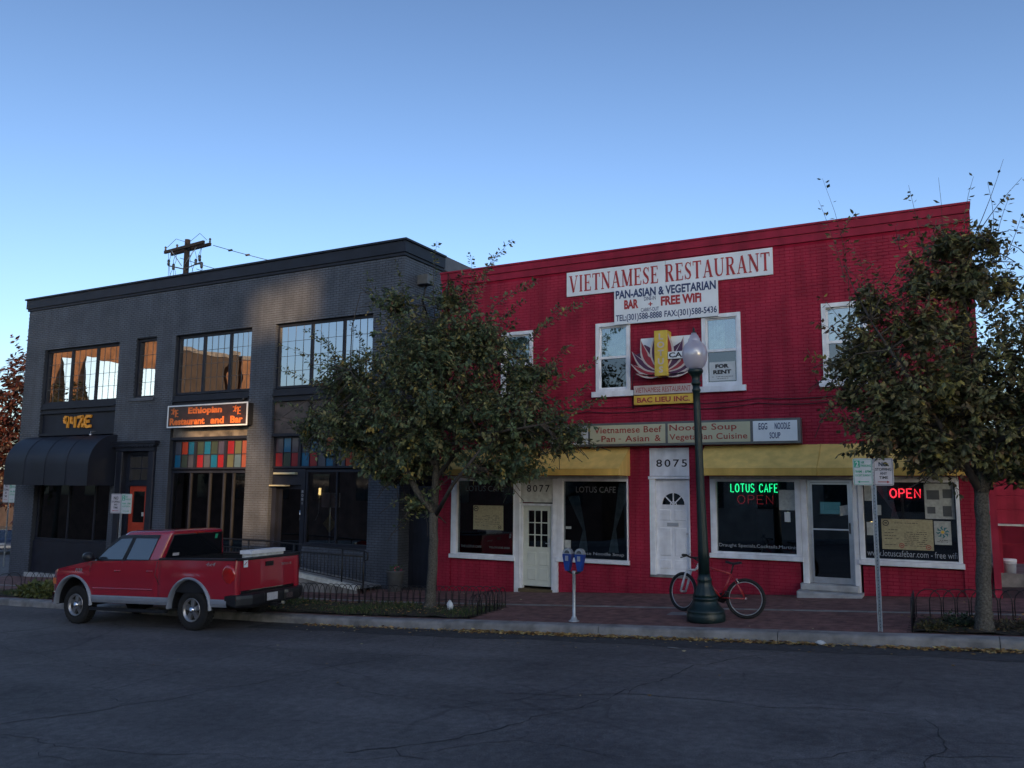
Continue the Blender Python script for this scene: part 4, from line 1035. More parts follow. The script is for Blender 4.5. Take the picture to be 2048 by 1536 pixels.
stained(-21.90, -18.55, 2.46, 3.38, [('sob', 'bgs'), ('gbgp', 'rsbr'), ('ryk', 'ylk')])
stained(-17.60, -13.96, 2.48, 3.41, [('mbm', 'rgr'), ('sbgo', 'brsb'), ('gsbr', 'sobg')])
# storefront glazing of the middle bay
def storefront(x0, x1, z0, z1, mull, y=.18, gl='glass_shop', lab=None):
    f = MB(); f.box(x0, x1, y-.05, y+.06, z1-.07, z1); f.box(x0, x1, y-.06, y+.06, z0, z0+.09); f.box(x0, x0+.06, y-.05, y+.06, z0+.09, z1-.07); f.box(x1-.06, x1, y-.05, y+.06, z0+.09, z1-.07)
    for m_ in mull: f.box(m_-.025, m_+.025, y-.04, y+.05, z0+.09, z1-.07)
    o = part('window', f, M['black_trim'], gb, lab); xs = [x0+.06]+list(mull)+[x1-.06]
    for i in range(len(xs)-1):
        part('pane', MB().box(xs[i]+(.025 if i else 0), xs[i+1]-(.025 if i < len(xs)-2 else 0), y, y+.006, z0+.09, z1-.07), M[gl], o)
    return o
M['glass_store'] = glass('storefront glass', 0.10, (0.5, 0.53, 0.55))
storefront(-21.90, -18.55, -.15, 2.42, (-21.05, -20.2, -19.6, -19.2), gl='glass_store')
part('wall', MB().box(-21.90, -18.55, .06, .30, -1.3, -.155), M['grey_joint'], gb)
storefront(-28.72, -24.68, .0, 2.2, (-27.0, -25.6), gl='glass_store')
part('base_panel', MB().box(-28.74, -24.67, .08, .30, -1.10, -.004), M['black_trim'], gb)
part('base_course', MB().box(-28.9, -24.5, -.06, .3, -1.45, -1.105), M['concrete_light'], gb)
storefront(-16.30, -13.98, .30, 2.44, (-15.18,), gl='glass_store')
part('wall', MB().box(-16.32, -13.96, .06, .30, -1.2, .295), M['grey_joint'], gb)
lay_bricks(gb, -16.30, -13.97, lambda x: Z(x)-.05, .29, [], M['grey_brick'], 0, 61, tr=lambda x, y, z: (x, y+.06, z))
# dark curtains inside those windows
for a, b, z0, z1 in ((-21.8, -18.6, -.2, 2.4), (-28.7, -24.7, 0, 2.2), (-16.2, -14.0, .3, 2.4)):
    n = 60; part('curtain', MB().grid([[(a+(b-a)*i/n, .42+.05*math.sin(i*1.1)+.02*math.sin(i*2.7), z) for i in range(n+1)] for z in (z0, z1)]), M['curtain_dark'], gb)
# entrance door at the head of the ramp
def ent_door():
    g = MB(); g.box(-17.58, -17.42, .12, .35, -.3, 2.46); g.box(-16.46, -16.32, .12, .35, -.3, 2.46); g.box(-17.42, -16.46, .12, .35, 2.0, 2.46)
    part('door_frame', g, M['black_trim'], gb)
    y = .24; g = MB(); g.box(-17.42, -17.30, y, y+.05, -.15, 1.99); g.box(-16.58, -16.46, y, y+.05, -.15, 1.99); g.box(-17.30, -16.58, y, y+.05, 1.88, 1.99); g.box(-17.30, -16.58, y, y+.05, -.15, .1)
    o = part('door', g, M['black_trim'], gb, 'black glazed entrance door with chrome pull handle')
    part('pane', MB().box(-17.30, -16.58, y+.02, y+.026, .1, 1.88), M['glass_store'], o)
    part('handle', MB().tube([(-16.52, y-.01, 1.0), (-16.52, y-.06, 1.0), (-16.52, y-.06, 1.28), (-16.52, y-.01, 1.28)], .014, 6), M['chrome'], o)
    for z in (1.72, 1.36, .95, .8): part('hinge', MB().box(-16.47, -16.40, y-.03, y, z, z+.04), M['chrome'], o)
    text_mesh('8081', -16.43, -16.36, 1.45, 1.85, .11, M['letter_white'], gb, name='house_number', vertical=True)
    part('canopy_light', MB().bbox(-17.45, -16.62, .0, .12, 2.30, 2.36, .01), M['sign_cream'], gb)
    part('canopy_light', MB().bbox(-17.50, -16.9, -.10, .12, 1.96, 2.0, .01), M['sign_cream'], gb)
ent_door()
# narrow door bay with classical surround
def side_door():
    g = MB()
    g.bbox(-24.34, -24.06, -.08, .3, -1.3, 3.05, .02); g.bbox(-22.80, -22.52, -.08, .3, -1.3, 3.05, .02)
    g.box(-24.38, -22.48, -.10, .3, 3.053, 3.22); g.box(-24.46, -22.40, -.17, .3, 3.223, 3.30); g.box(-24.50, -22.36, -.21, .3, 3.303, 3.37)
    x = -24.44
    while x < -22.45: g.box(x, x+.06, -.19, -.12, 3.18, 3.222); x += .12
    g.box(-24.06, -22.80, .12, .3, 2.95, 3.05); g.box(-24.06, -23.90, .12, .3, -1.2, 2.95); g.box(-22.98, -22.80, .12, .3, -1.2, 2.95); g.box(-23.90, -22.98, .12, .3, 1.93, 2.05)
    o = part('door_surround', g, M['black_trim'], gb)
    f = MB(); f.box(-23.90, -22.98, .20, .24, 2.05, 2.12); f.box(-23.90, -22.98, .20, .24, 2.88, 2.95); f.box(-23.46, -23.42, .20, .24, 2.12, 2.88); f.box(-23.90, -23.46, .2, .24, 2.48, 2.52); f.box(-23.42, -22.98, .2, .24, 2.48, 2.52)
    t = part('transom_window', f, M['black_trim'], gb)
    for a, b in ((-23.9, -23.46), (-23.42, -22.98)):
        for c, d in ((2.12, 2.48), (2.52, 2.88)): part('pane', MB().box(a, b, .215, .222, c, d), M['glass_mirror'], t)
    y = .18; g = MB(); g.box(-23.89, -23.72, y, y+.05, -.9, 1.92); g.box(-23.16, -22.99, y, y+.05, -.9, 1.92); g.box(-23.72, -23.16, y, y+.05, 1.75, 1.92); g.box(-23.72, -23.16, y, y+.05, -.9, .75)
    g.bbox(-23.68, -23.20, y-.012, y+.002, -.7, .1, .012); g.bbox(-23.68, -23.20, y-.012, y+.002, .2, .65, .012)
    d_ = part('door', g, M['door_orange'], gb, 'orange red half glazed door')
    part('pane', MB().box(-23.72, -23.16, y+.02, y+.026, .75, 1.75), M['glass_store'], d_)
    part('notice', MB().box(-23.26, -23.17, y-.006, y+.01, .95, 1.08), M['paper'], d_)
side_door()
# black quarter round awning over the left bay
def black_awning():
    x0, x1 = -28.95, -24.45; g = MB(); rows = []; n = 12
    prof = [(-1.0*math.sin(t*math.pi/2/n), 3.62-1.02*(1-math.cos(t*math.pi/2/n))) for t in range(n+1)]
    prof.append((-1.0, 1.93))
    for i in range(13):
        x = x0+(x1-x0)*i/12; sag = .02*math.sin(i/12*math.pi*4)**2
        rows.append([(x, a+sag*(-a), b-sag*.5) for a, b in prof])
    g.grid(rows, flip=True)
    for x, fl in ((x0, 0), (x1, 1)):
        pts = [(x, a, b) for a, b in prof]+[(x, 0, 1.93)]
        g.add(pts, [tuple(range(len(pts)))])
    o = part('awning', g, M['awning_black'], gb, 'black canvas awning with quarter round ends')
    for k in range(1, 4):
        x = x0+(x1-x0)*k/4; part('seam', MB().tube([(x, a-.004, b+.004) for a, b in prof], .006, 5), M['black_trim'], o)
black_awning()
part('wall_lamp', MB().lathe([(.0, 0), (.03, .01), (.05, .05), (.05, .09), (.0, .1)], (-25.75, -.08, 3.58), 12).tube([(-25.75, .1, 3.75), (-25.75, -.08, 3.75), (-25.75, -.08, 3.68)], .012, 6), M['alu'], gb)
# amber channel letters of the first bay (the four glyphs as they read from the street)
gs = thing('letter_sign', 'amber raised letters on the black fascia above the curved black awning', 'sign', (-26.9, .06, 4.05))
def strokes_sign(parent, x0, z0, w, h, m, y, strokes_, th_):
    for i, pts in enumerate(strokes_): part('letter', MB().ribbon([(x0+p[0]*w, z0+p[1]*h) for p in pts], th_, y, y+.05), m, parent)
strokes_sign(gs, -27.45, 3.92, .42, .40, M['orange_yellow'], .035, [[(0, .75), (.12, .95), (.4, .95), (.5, .7), (.35, .45), (.1, .5), (0, .75)], [(.52, .95), (.5, .0)]], .10)
strokes_sign(gs, -27.1, 3.92, .42, .40, M['orange_yellow'], .034, [[(.1, .95), (.08, .45), (.6, .4)], [(.6, .95), (.62, .0)]], .10)
strokes_sign(gs, -26.72, 3.92, .42, .40, M['orange_yellow'], .033, [[(.0, .88), (.75, .95)], [(.72, .95), (.45, .5), (.2, .0)], [(.75, .35), (.72, .0)]], .10)
strokes_sign(gs, -26.32, 3.92, .42, .40, M['orange_yellow'], .032, [[(.85, .92), (.25, .95), (.05, .7), (.05, .25), (.3, .03), (.85, .08)], [(.3, .5), (.6, .5)]], .10)
# restaurant box sign of the middle bay
es = thing('restaurant_sign', 'dark brown box sign in a white frame reading Ethiopian Restaurant and Bar in orange', 'sign', (-20, -.2, 4.1))
part('cabinet', MB().box(-21.76, -18.34, -.24, .09, 3.77, 4.43), M['plastic_black'], es)
g = MB(); a, b, c, d = -21.78, -18.32, 3.75, 4.45
g.box(a, b, -.26, -.242, d-.04, d); g.box(a, b, -.26, -.242, c, c+.04); g.box(a, a+.045, -.26, -.242, c+.04, d-.04); g.box(b-.045, b, -.26, -.242, c+.04, d-.04)
part('frame', g, M['sign_white'], es)
part('panel', MB().box(a+.045, b-.045, -.252, -.243, c+.04, d-.04), M['brown_panel'], es)
text_mesh('Ethiopian', -20.85, -19.38, 4.11, 4.37, -.256, M['orange'], es, bold=.05)
text_mesh('Restaurant', -21.66, -20.1, 3.83, 4.05, -.256, M['orange'], es, bold=.05)
text_mesh('and', -19.85, -19.28, 3.83, 4.05, -.256, M['orange'], es, bold=.05)
text_mesh('Bar', -19.02, -18.5, 3.83, 4.05, -.256, M['orange'], es, bold=.05)
for x0 in (-21.62, -18.93):
    for k, st in enumerate(([(.0, .9), (.25, .9), (.25, .45), (.05, .4)], [(.35, 1.1), (.38, .3)], [(.35, .6), (.6, .9)], [(.62, .9), (.6, .0)], [(.95, .85), (.7, .8), (.7, .1), (1, .05)], [(.7, .45), (.95, .45)])):
        part('emblem', MB().ribbon([(x0+p[0]*.34, 4.08+p[1]*.26) for p in st], .032, -.258-k*.0003, -.254), M['orange'], es)
cm = thing('security_camera', 'small dark dome camera at the corner of the orange lettered sign', 'camera', (-18.75, .0, 4.58))
part('housing', MB().lathe([(.0, -.08), (.03, -.07), (.05, -.03), (.05, .02), (.02, .03)], (-18.75, -.02, 4.58), 12), M['plastic_black'], cm)
fl = thing('wall_light', 'grey floodlight with conduit on the side wall of the blue grey building', 'light', (-12.9, .8, 7.7))
part('housing', MB().box(GX1+.01, GX1+.35, .62, .95, 7.62, 7.88), M['sign_frame'], fl); part('bracket', MB().tube([(GX1+.2, .8, 7.62), (GX1+.05, .85, 7.2), (GX1+.03, 1.3, 6.6)], .03, 6), M['plastic_black'], fl)
lpx = thing('wall_sconce', 'warm glowing lamp behind the glass right of the black entrance door', 'lamp', (-15.9, .36, 1.8))
part('bulb', MB().tube([(-15.95, .33, 1.72), (-15.95, .33, 1.92)], .035, 8), M['bulb'], lpx); part('arm', MB().tube([(-15.95, .33, 1.70), (-15.98, .34, 1.2), (-16.1, .36, 1.0)], .012, 5), M['galv'], lpx)
ds = thing('sign_reflection', 'dull yellow diamond board imitating a reflection in the storefront glass by the ramp', 'sign', (-15.6, .36, .9))  # board stands in for a yellow diamond reflected in the glass
part('board', MB().prism([(-15.80, .92), (-15.55, 1.17), (-15.30, .92), (-15.55, .67)], .33, .34), M['reflected_yellow'], ds)
part('pole', MB().tube([(-15.55, .36, .3), (-15.55, .36, .9)], .015, 5), M['galv'], ds)
# alley gate between the two buildings
ag = thing('alley_gate', 'dark closed gate in the narrow alley between the grey and red buildings', 'gate', (-12.3, .5, Z(-12.3)))
for k in range(9): part('board', MB().box(-12.94+k*.137, -12.94+k*.137+.13, .5, .53, Z(-12.3)-.02, 2.0), M['black_trim'], ag)
part('rail', MB().box(-12.95, -11.70, .54, .58, .1, .2).box(-12.95, -11.70, .54, .58, 1.6, 1.7), M['black_trim'], ag)
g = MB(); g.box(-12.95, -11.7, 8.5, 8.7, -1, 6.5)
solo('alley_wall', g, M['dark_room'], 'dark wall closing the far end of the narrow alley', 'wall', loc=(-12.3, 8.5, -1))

# ------------------------------------------------------------------ ramp, railing, planter
rp = thing('entrance_ramp', 'pale concrete ramp rising to the black entrance door', 'ramp', (-15.5, -.6, Z(-15.5)))
xs = [-18.4, -17.3, -16.1, -15.0, -13.4]; zt = [-.16, -.16, -.30, -.43, -.61]
g = MB(); g.grid([[(x, y, z) for x, z in zip(xs, zt)] for y in (-1.05, -.02)])
g.grid([[(x, -1.05, -1.4) for x in xs], [(x, -1.05, z) for x, z in zip(xs, zt)]])
g.add([(-18.4, -1.05, -1.3), (-18.4, -1.05, -.06), (-18.4, -.02, -.06), (-18.4, -.02, -1.3)], [(0, 1, 2, 3)])
part('slab', g, M['concrete'], rp)
g = MB(); g.grid([[(x, -1.09, z-.03) for x, z in zip(xs, zt)], [(x, -1.09, z+.09) for x, z in zip(xs, zt)], [(x, -.95, z+.09) for x, z in zip(xs, zt)], [(x, -.95, z) for x, z in zip(xs, zt)]], smooth=False)
part('edge_kerb', g, M['white_dirty'], rp)
rl = thing('ramp_railing', 'black iron railing with pickets along the ramp', 'railing', (-15.5, -1.0, Z(-15.5)))
def base_z(x): return float(np.interp(x, xs, zt))+.17
def top_z(x): return .48 if x < -16.7 else .48-.038*(x+16.7)
LXR = -13.25
part('rail', MB().tube([(x, -1.02, top_z(x)) for x in (-18.9, -17.8, -16.7, -15, LXR)]+[(LXR+.12, -1.02, top_z(LXR)-.05), (LXR+.12, -1.02, .14), (LXR, -1.02, .10)], .022, 6), M['iron'], rl)
part('rail', MB().tube([(x, -1.02, .24-.01*(x+16)) for x in (-18.9, -16, LXR)], .018, 6), M['iron'], rl)
part('rail', MB().tube([(x, -1.02, base_z(x)) for x in (-18.9, -17.3, -16.1, -15.0, LXR)], .014, 6), M['iron'], rl)
x = -18.9; k = 0
while x <= LXR+.02:
    if k % 14 == 0: part('post', MB().tube([(x, -1.02, base_z(x)-.25), (x, -1.02, top_z(x))], .022, 6), M['iron'], rl)
    else: part('picket', MB().tube([(x, -1.02, base_z(x)), (x, -1.02, .24-.01*(x+16))], .009, 4), M['iron'], rl)
    x += .118; k += 1
part('post', MB().tube([(LXR, -1.02, Z(LXR)-.03), (LXR, -1.02, top_z(LXR))], .024, 6), M['iron'], rl)
pz = SZ(-13.2, -.4)
pt = thing('planter', 'grey tapered planter with pink flowers at the corner of the grey building', 'planter', (-12.75, -.35, pz))
part('pot', MB().lathe([(.0, 0), (.15, 0), (.17, .02), (.22, .48), (.25, .50), (.25, .54), (.21, .54), (.20, .48), (0, .47)], (-12.75, -.35, pz), 20), M['pot'], pt)
rg = random.Random(8); g = MB(); h_ = MB()
for i in range(90):
    a = rg.uniform(0, 6.28); r_ = rg.uniform(0, .2); x, y, z = -12.75+r_*math.cos(a), -.35+r_*math.sin(a), pz+.5+rg.uniform(0, .16); s_ = .03
    q = (h_ if (x > -12.72 and rg.random() < .5) else g); d = Vector((rg.uniform(-1, 1), rg.uniform(-1, 1), rg.uniform(-.2, 1))).normalized()*s_; e = d.orthogonal()*.8; p = Vector((x, y, z))
    q.add([p, p+d+e*.5, p+d*2, p+d-e*.5], [(0, 1, 2, 3)])
part('foliage', g, M['green_leaf'], pt); part('flower', h_, M['flower'], pt, kind='stuff')

# ------------------------------------------------------------------ street lamp
LX, LY = -3.86, -3.50; lz = SZ(LX, LY)
lm = thing('street_lamp', 'dark green cast iron street lamp with fluted flared base and clear acorn globe', 'street lamp', (LX, LY, lz))
lm.rotation_euler = (0, R(-1.3), 0)      # the post leans a little
C0 = (LX, LY, lz)
part('base', MB().lathe([(.0, 0), (.32, 0), (.33, .02), (.33, .12), (.315, .15), (.32, .165), (.32, .19), (.295, .215), (.24, .28), (.21, .33), (.205, .36), (.22, .375), (.22, .40), (.205, .42)], C0, 32)
     .lathe([(.212, .42), (.195, .47), (.155, .55), (.125, .62), (.118, .67), (.125, .69), (.125, .72), (.108, .75), (.10, .80)], C0, 48, flute=12, depth=.07), M['lamp_green'], lm)
part('shaft', MB().lathe([(.10, .80), (.092, 1.2), (.074, 2.4), (.062, 3.8), (.062, 4.0), (.078, 4.02), (.078, 4.05), (.066, 4.07), (.066, 4.12)], C0, 48, flute=16, depth=.08), M['lamp_green'], lm)
part('capital', MB().lathe([(.066, 4.12), (.085, 4.15), (.085, 4.18), (.07, 4.20), (.075, 4.28), (.11, 4.33), (.135, 4.36), (.135, 4.40), (.12, 4.42), (0, 4.42)], C0, 28), M['lamp_green'], lm)
part('globe', MB().lathe([(.115, 4.425), (.16, 4.47), (.205, 4.56), (.225, 4.66), (.222, 4.74), (.20, 4.82), (.165, 4.88), (.115, 4.92), (.105, 4.95), (.108, 4.97), (.085, 5.0), (.075, 5.03), (.05, 5.06), (.045, 5.09)], C0, 48, flute=24, depth=.012), M['glass_lamp'], lm)
part('lamp_holder', MB().lathe([(0, 4.42), (.05, 4.43), (.045, 4.55), (.03, 4.57), (.055, 4.62), (.06, 4.72), (.04, 4.80), (0, 4.82)], C0, 16), M['white_dirty'], lm)
part('finial', MB().lathe([(.05, 5.085), (.035, 5.10), (.015, 5.12), (.022, 5.14), (.022, 5.155), (.006, 5.19), (0, 5.21)], C0, 14), M['lamp_green'], lm)
# ------------------------------------------------------------------ bicycle leaning on the lamp
bx, by = -3.27, -3.17
bk = thing('bicycle', 'red and white mountain bicycle leaning against the street lamp, front wheel turned', 'bicycle', (bx, by, SZ(bx, by)), (R(5.0), 0, R(180+2.5)))
bk.rotation_euler = (R(5.0), R(-2.9), R(182.5))
WR = .345
def tyre_wheel(parent, c, rot=0.0, hub=.03):
    """wheel in the XZ plane at c, turned about the vertical by rot"""
    def T(p):
        x, y, z = p; return (c[0]+x*math.cos(rot)-y*math.sin(rot), c[1]+x*math.sin(rot)+y*math.cos(rot), c[2]+z)
    def ringm(rr, w, n=40, m_=8):
        g = MB(); rows = []
        for i in range(n+1):
            a = 2*math.pi*i/n
            rows.append([T(((rr+w*math.cos(b))*math.cos(a), w*math.sin(b), (rr+w*math.cos(b))*math.sin(a))) for b in [2*math.pi*j/m_ for j in range(m_+1)]])
        return g.grid(rows)
    o = bpy.data.objects.new('wheel', ringm(WR-.030, .029).mesh('wheel', M['rubber'])); COL.objects.link(o); o.parent = parent
    g = ringm(WR-.066, .008, m_=5); r_ = part('rim', g, M['galv'], o, world=False)
    for i in range(28):
        a = 2*math.pi*i/28+.1; s_ = 1 if i % 2 else -1
        part('spoke', MB().tube([T((hub*math.cos(a+.9*s_), .028*s_, hub*math.sin(a+.9*s_))), T(((WR-.065)*math.cos(a), 0, (WR-.065)*math.sin(a)))], .0009, 3), M['iron'], o, world=False)
    part('hub', MB().tube([T((0, -.05, 0)), (T((0, .05, 0)))], .02, 8), M['alu'], o, world=False)
    return o
tyre_wheel(bk, (0, 0, WR))
FA = R(-32)
def BP(p): return p
hx = 1.10
tyre_wheel(bk, (hx, 0, WR), FA)
def bt(name, pts, r_, m, par=bk, n=8): return part(name, MB().tube(pts, r_, n), M[m], par, world=False)
HT, HB = (.84, 0, .86), (.885, 0, .745); BB = (.42, 0, .31); ST = (.27, 0, .74)
fr = bt('frame', [HT, HB], .024, 'bike_white')
g = MB(); g.tube([ST, (.45, 0, .77), (.84, 0, .84)], .019, 8).tube([HB, (.7, 0, .6), BB], [.022, .022, .019], 8).tube([ST, BB], .016, 8)
for s_ in (-1, 1): g.tube([ST, (0, s_*.065, WR)], .009, 6).tube([BB, (.33, s_*.05, .32), (0, s_*.065, WR)], .010, 6)
part('frame', g, M['bike_red'], bk, world=False)
def TF(x, y, z):
    """fork space: steering axis passes through the front hub column"""
    ca, sa = math.cos(FA), math.sin(FA); dx = x-hx
    return (hx+dx*ca-y*sa-.0, dx*sa+y*ca, z)
g = MB()
for s_ in (-1, 1):
    g.tube([TF(hx, s_*.062, WR), TF(hx-.05, s_*.062, WR+.16), TF(hx-.10, s_*.062, WR+.33), TF(hx-.12, s_*.055, WR+.37)], [.016, .022, .017, .018], 8)
g.tube([TF(hx-.12, -.06, WR+.37), TF(hx-.13, 0, WR+.41), TF(hx-.12, .06, WR+.37)], .02, 8).tube([TF(hx-.13, 0, WR+.39), HB], .02, 8)
part('fork', g, M['bike_white'], bk, world=False)
sx_, sz_ = .85, .93
g = MB(); g.tube([HT, (.83, 0, .90), TF(hx-.22, 0, .95)], .016, 8)
part('stem', g, M['plastic_black'], bk, world=False)
ca, sa = math.cos(FA), math.sin(FA)
def HBp(y, back=0, z=0): c_ = TF(hx-.22, 0, .96); return (c_[0]-y*sa-back*ca, c_[1]+y*ca-back*sa, c_[2]+z)
part('handlebar', MB().tube([HBp(-.31, .05, .03), HBp(-.2, .02, .03), HBp(-.08), HBp(.08), HBp(.2, .02, .03), HBp(.31, .05, .03)], .016, 8), M['iron'], bk, world=False)
for s_ in (-1, 1):
    part('grip', MB().tube([HBp(s_*.33, .055, .03), HBp(s_*.20, .022, .03)], .023, 8), M['plastic_black'], bk, world=False)
    part('brake_lever', MB().tube([HBp(s_*.17, .0, .02), HBp(s_*.19, -.05, .0), HBp(s_*.29, -.03, -.02)], .010, 5), M['plastic_black'], bk, world=False)
part('cable', MB().tube([HBp(.15, 0, .02), (.98, 0, 1.06), (.96, 0, .9), (.87, .03, .80)], .004, 4).tube([HBp(-.15, 0, .02), (1.0, .05, 1.0), (.9, .03, .84), (.7, .02, .83)], .004, 4), M['plastic_black'], bk, world=False)
part('seat_post', MB().tube([ST, (.235, 0, .90)], .014, 8), M['plastic_black'], bk, world=False)
g = MB(); rows = []
for i in range(9):
    t = i/8; X_ = .10+.27*t; w = .075*(1-t)**.8+.018; zc = .925+.018*math.cos(t*math.pi*2)*.6+.012*(1-t)
    rows.append([(X_, w*math.sin(a), zc+.022*math.cos(a)-(.012 if abs(math.sin(a)) > .9 else 0)) for a in [2*math.pi*j/10 for j in range(11)]])
g.grid(rows); g.add(rows[0][:-1], [tuple(range(10))]); g.add(rows[-1][:-1], [tuple(range(9, -1, -1))])
part('saddle', g, M['plastic_black'], bk, world=False)
part('crank', MB().lathe([(.03, -.06), (.085, -.058), (.085, -.052), (.03, -.05)], BB, 24, axis='y').tube([(BB[0], -.07, BB[2]), (BB[0]+.12, -.08, BB[2]-.12)], .011, 6).tube([(BB[0], .06, BB[2]), (BB[0]-.12, .08, BB[2]+.12)], .011, 6), M['iron'], bk, world=False)
for p_ in ((.54, -.11, .19), (.30, .11, .43)): part('pedal', MB().box(p_[0]-.04, p_[0]+.04, p_[1]-.04, p_[1]+.04, p_[2]-.01, p_[2]+.01), M['plastic_black'], bk, world=False)
part('chain', MB().tube([(BB[0], -.055, BB[2]+.083), (0, -.05, WR+.045)], .004, 4).tube([(BB[0], -.055, BB[2]-.083), (.05, -.05, WR-.10), (0, -.05, WR-.04)], .004, 4), M['rim_dark'], bk, world=False)
part('rear_brake', MB().tube([(.12, -.05, .60), (.16, -.04, .66), (.17, .04, .66), (.12, .05, .60)], .009, 5), M['alu'], bk, world=False)
# ------------------------------------------------------------------ parking meters
mx, my = -6.17, -3.92; mz = SZ(mx, my)
pm = thing('parking_meter', 'pair of blue domed parking meters on one galvanised post', 'parking meter', (mx, my, mz))
part('post', MB().lathe([(0, 0), (.10, 0), (.10, .012), (.06, .03), (.045, .08), (.03, .10), (.03, .84), (.036, .85), (.036, .90), (0, .90)], (mx, my, mz), 16), M['galv'], pm)
part('bracket', MB().tube([(mx-.13, my, mz+.90), (mx-.05, my, mz+.86), (mx+.05, my, mz+.86), (mx+.13, my, mz+.90)], .022, 8), M['plastic_black'], pm)
for s_ in (-1, 1):
    cx_ = mx+s_*.12; q = MB()
    prof = [(-.035, .90), (.035, .90), (.055, 1.0), (.085, 1.16), (.088, 1.20), (-.088, 1.20), (-.085, 1.16), (-.055, 1.0)]
    q.prism([(cx_+a, mz+b) for a, b in prof], my-.06, my+.06)
    hd = part('meter_head', q, M['meter_blue'], pm)
    arc = [(cx_+.088*math.cos(R(a)), mz+1.205+.10*math.sin(R(a))) for a in range(0, 181, 15)]
    part('dome', MB().prism(arc, my-.05, my+.05), M['galv'], hd)
    part('display', MB().prism([(cx_+.05*math.cos(R(a)), mz+1.215+.055*math.sin(R(a))) for a in range(0, 181, 20)], my-.056, my-.048), M['blind'], hd)
    part('coin_plate', MB().box(cx_-.03, cx_+.03, my-.066, my-.058, mz+1.08, mz+1.17), M['alu'], hd)
# ------------------------------------------------------------------ sign posts
def sign_post(x, y, top, lab, left, right, tilt=0.0, lean=0.0, w=.285, h=.42):
    z = SZ(x, y); o = thing('sign_post', lab, 'sign', (x, y, z), (0, 0, 0)); 
    g = MB(); u = .022
    g.add([(x-.035, y-u, z-.05), (x-.02, y-u, z-.05), (x-.013, y+u*.6, z-.05), (x+.013, y+u*.6, z-.05), (x+.02, y-u, z-.05), (x+.035, y-u, z-.05),
           (x-.035, y-u, top), (x-.02, y-u, top), (x-.013, y+u*.6, top), (x+.013, y+u*.6, top), (x+.02, y-u, top), (x+.035, y-u, top)],
          [(0, 1, 7, 6), (1, 2, 8, 7), (2, 3, 9, 8), (3, 4, 10, 9), (4, 5, 11, 10)])
    k = 0; zz = z+.05
    while zz < top-.03: g.box(x-.005, x+.005, y+u*.6-.004, y+u*.6-.001, zz, zz+.012, 1); zz += .05
    part('post', g, [M['galv'], M['plastic_black']], o)
    for (x0, kind) in ((x-w-.004, left), (x+.004, right)):
        yy = y-.03; x1 = x0+w; z0 = top-h+.02; z1 = top+.02; r_ = .025
        out = []
        for cx_, cz_, a0 in ((x1-r_, z0+r_, -90), (x1-r_, z1-r_, 0), (x0+r_, z1-r_, 90), (x0+r_, z0+r_, 180)):
            out += [(cx_+r_*math.cos(R(a0+b)), cz_+r_*math.sin(R(a0+b))) for b in (0, 30, 60, 90)]
        p_ = part('plate', MB().prism(out, yy, yy+.004), M['sign_pink' if kind == 'stop' else 'sign_pale'], o)
        cm_ = M['letter_black'] if kind == 'stop' else M['sign_green']; red = M['letter_red'] if kind == 'stop' else M['sign_green']
        b = MB(); i_ = .012; t_ = .006
        b.box(x0+i_, x1-i_, yy-.002, yy-.0005, z1-i_-t_, z1-i_); b.box(x0+i_, x1-i_, yy-.002, yy-.0005, z0+i_, z0+i_+t_); b.box(x0+i_, x0+i_+t_, yy-.002, yy-.0005, z0+i_+t_, z1-i_-t_); b.box(x1-i_-t_, x1-i_, yy-.002, yy-.0005, z0+i_+t_, z1-i_-t_)
        part('border', b, cm_, p_)
        tx = lambda s_, a, b_, c, d, mm=cm_, bo=.02: text_mesh(s_, x0+w*a, x0+w*b_, z0+h*c, z0+h*d, yy-.003, mm, p_, bold=bo)
        if kind == 'stop':
            tx('NO', .28, .72, .70, .86); tx('STOPPING', .10, .90, .54, .64); tx('ANY', .32, .68, .39, .49); tx('TIME', .28, .72, .24, .34)
        else:
            part('digit_panel', MB().box(x0+w*.08, x0+w*.36, yy-.003, yy-.001, z0+h*.66, z0+h*.92), M['sign_green'], p_)
            text_mesh('2', x0+w*.14, x0+w*.30, z0+h*.69, z0+h*.89, yy-.005, M['sign_pale'], p_, bold=.03)
            tx('HR', .42, .60, .80, .90); tx('PARKING', .40, .92, .68, .77); tx('9AM - 6PM', .12, .90, .46, .56); tx('EXCEPT SUNDAY', .12, .90, .33, .41)
        dr = -1 if (kind == 'stop') == (x0 < x and left == 'stop') and x0 < x else 1
        if kind == 'park' and x0 < x: dr = -1
        if kind == 'stop' and x0 > x: dr = 1
        a, b_ = x0+w*.2, x0+w*.8; zc = z0+h*.13; hw = .02
        pts = [(a, zc-.006), (b_-.04, zc-.006), (b_-.04, zc-hw), (b_, zc), (b_-.04, zc+hw), (b_-.04, zc+.006), (a, zc+.006)]
        if dr < 0: pts = [(a+b_-p[0], p[1]) for p in pts]
        part('arrow', MB().prism(pts, yy-.003, yy-.001), red, p_)
    for zz in (top-.06, top-h+.10): part('bolt', MB().tube([(x, y-.04, zz), (x, y-.02, zz)], .008, 6), M['galv'], o)
    return o
sign_post(-1.05, -4.02, 2.47, 'galvanised post with green parking plate and NO STOPPING plate beside the yellow awning', 'park', 'stop')
sign_post(-18.86, -3.86, 1.72, 'galvanised post with a NO STOPPING plate and a green parking plate behind the red pickup', 'stop', 'park', w=.40, h=.50)
sign_post(-34.9, 2.8, 2.05, 'grey sign post with pale plates on the side street beyond the black awning', 'stop', 'park', w=.42, h=.9)

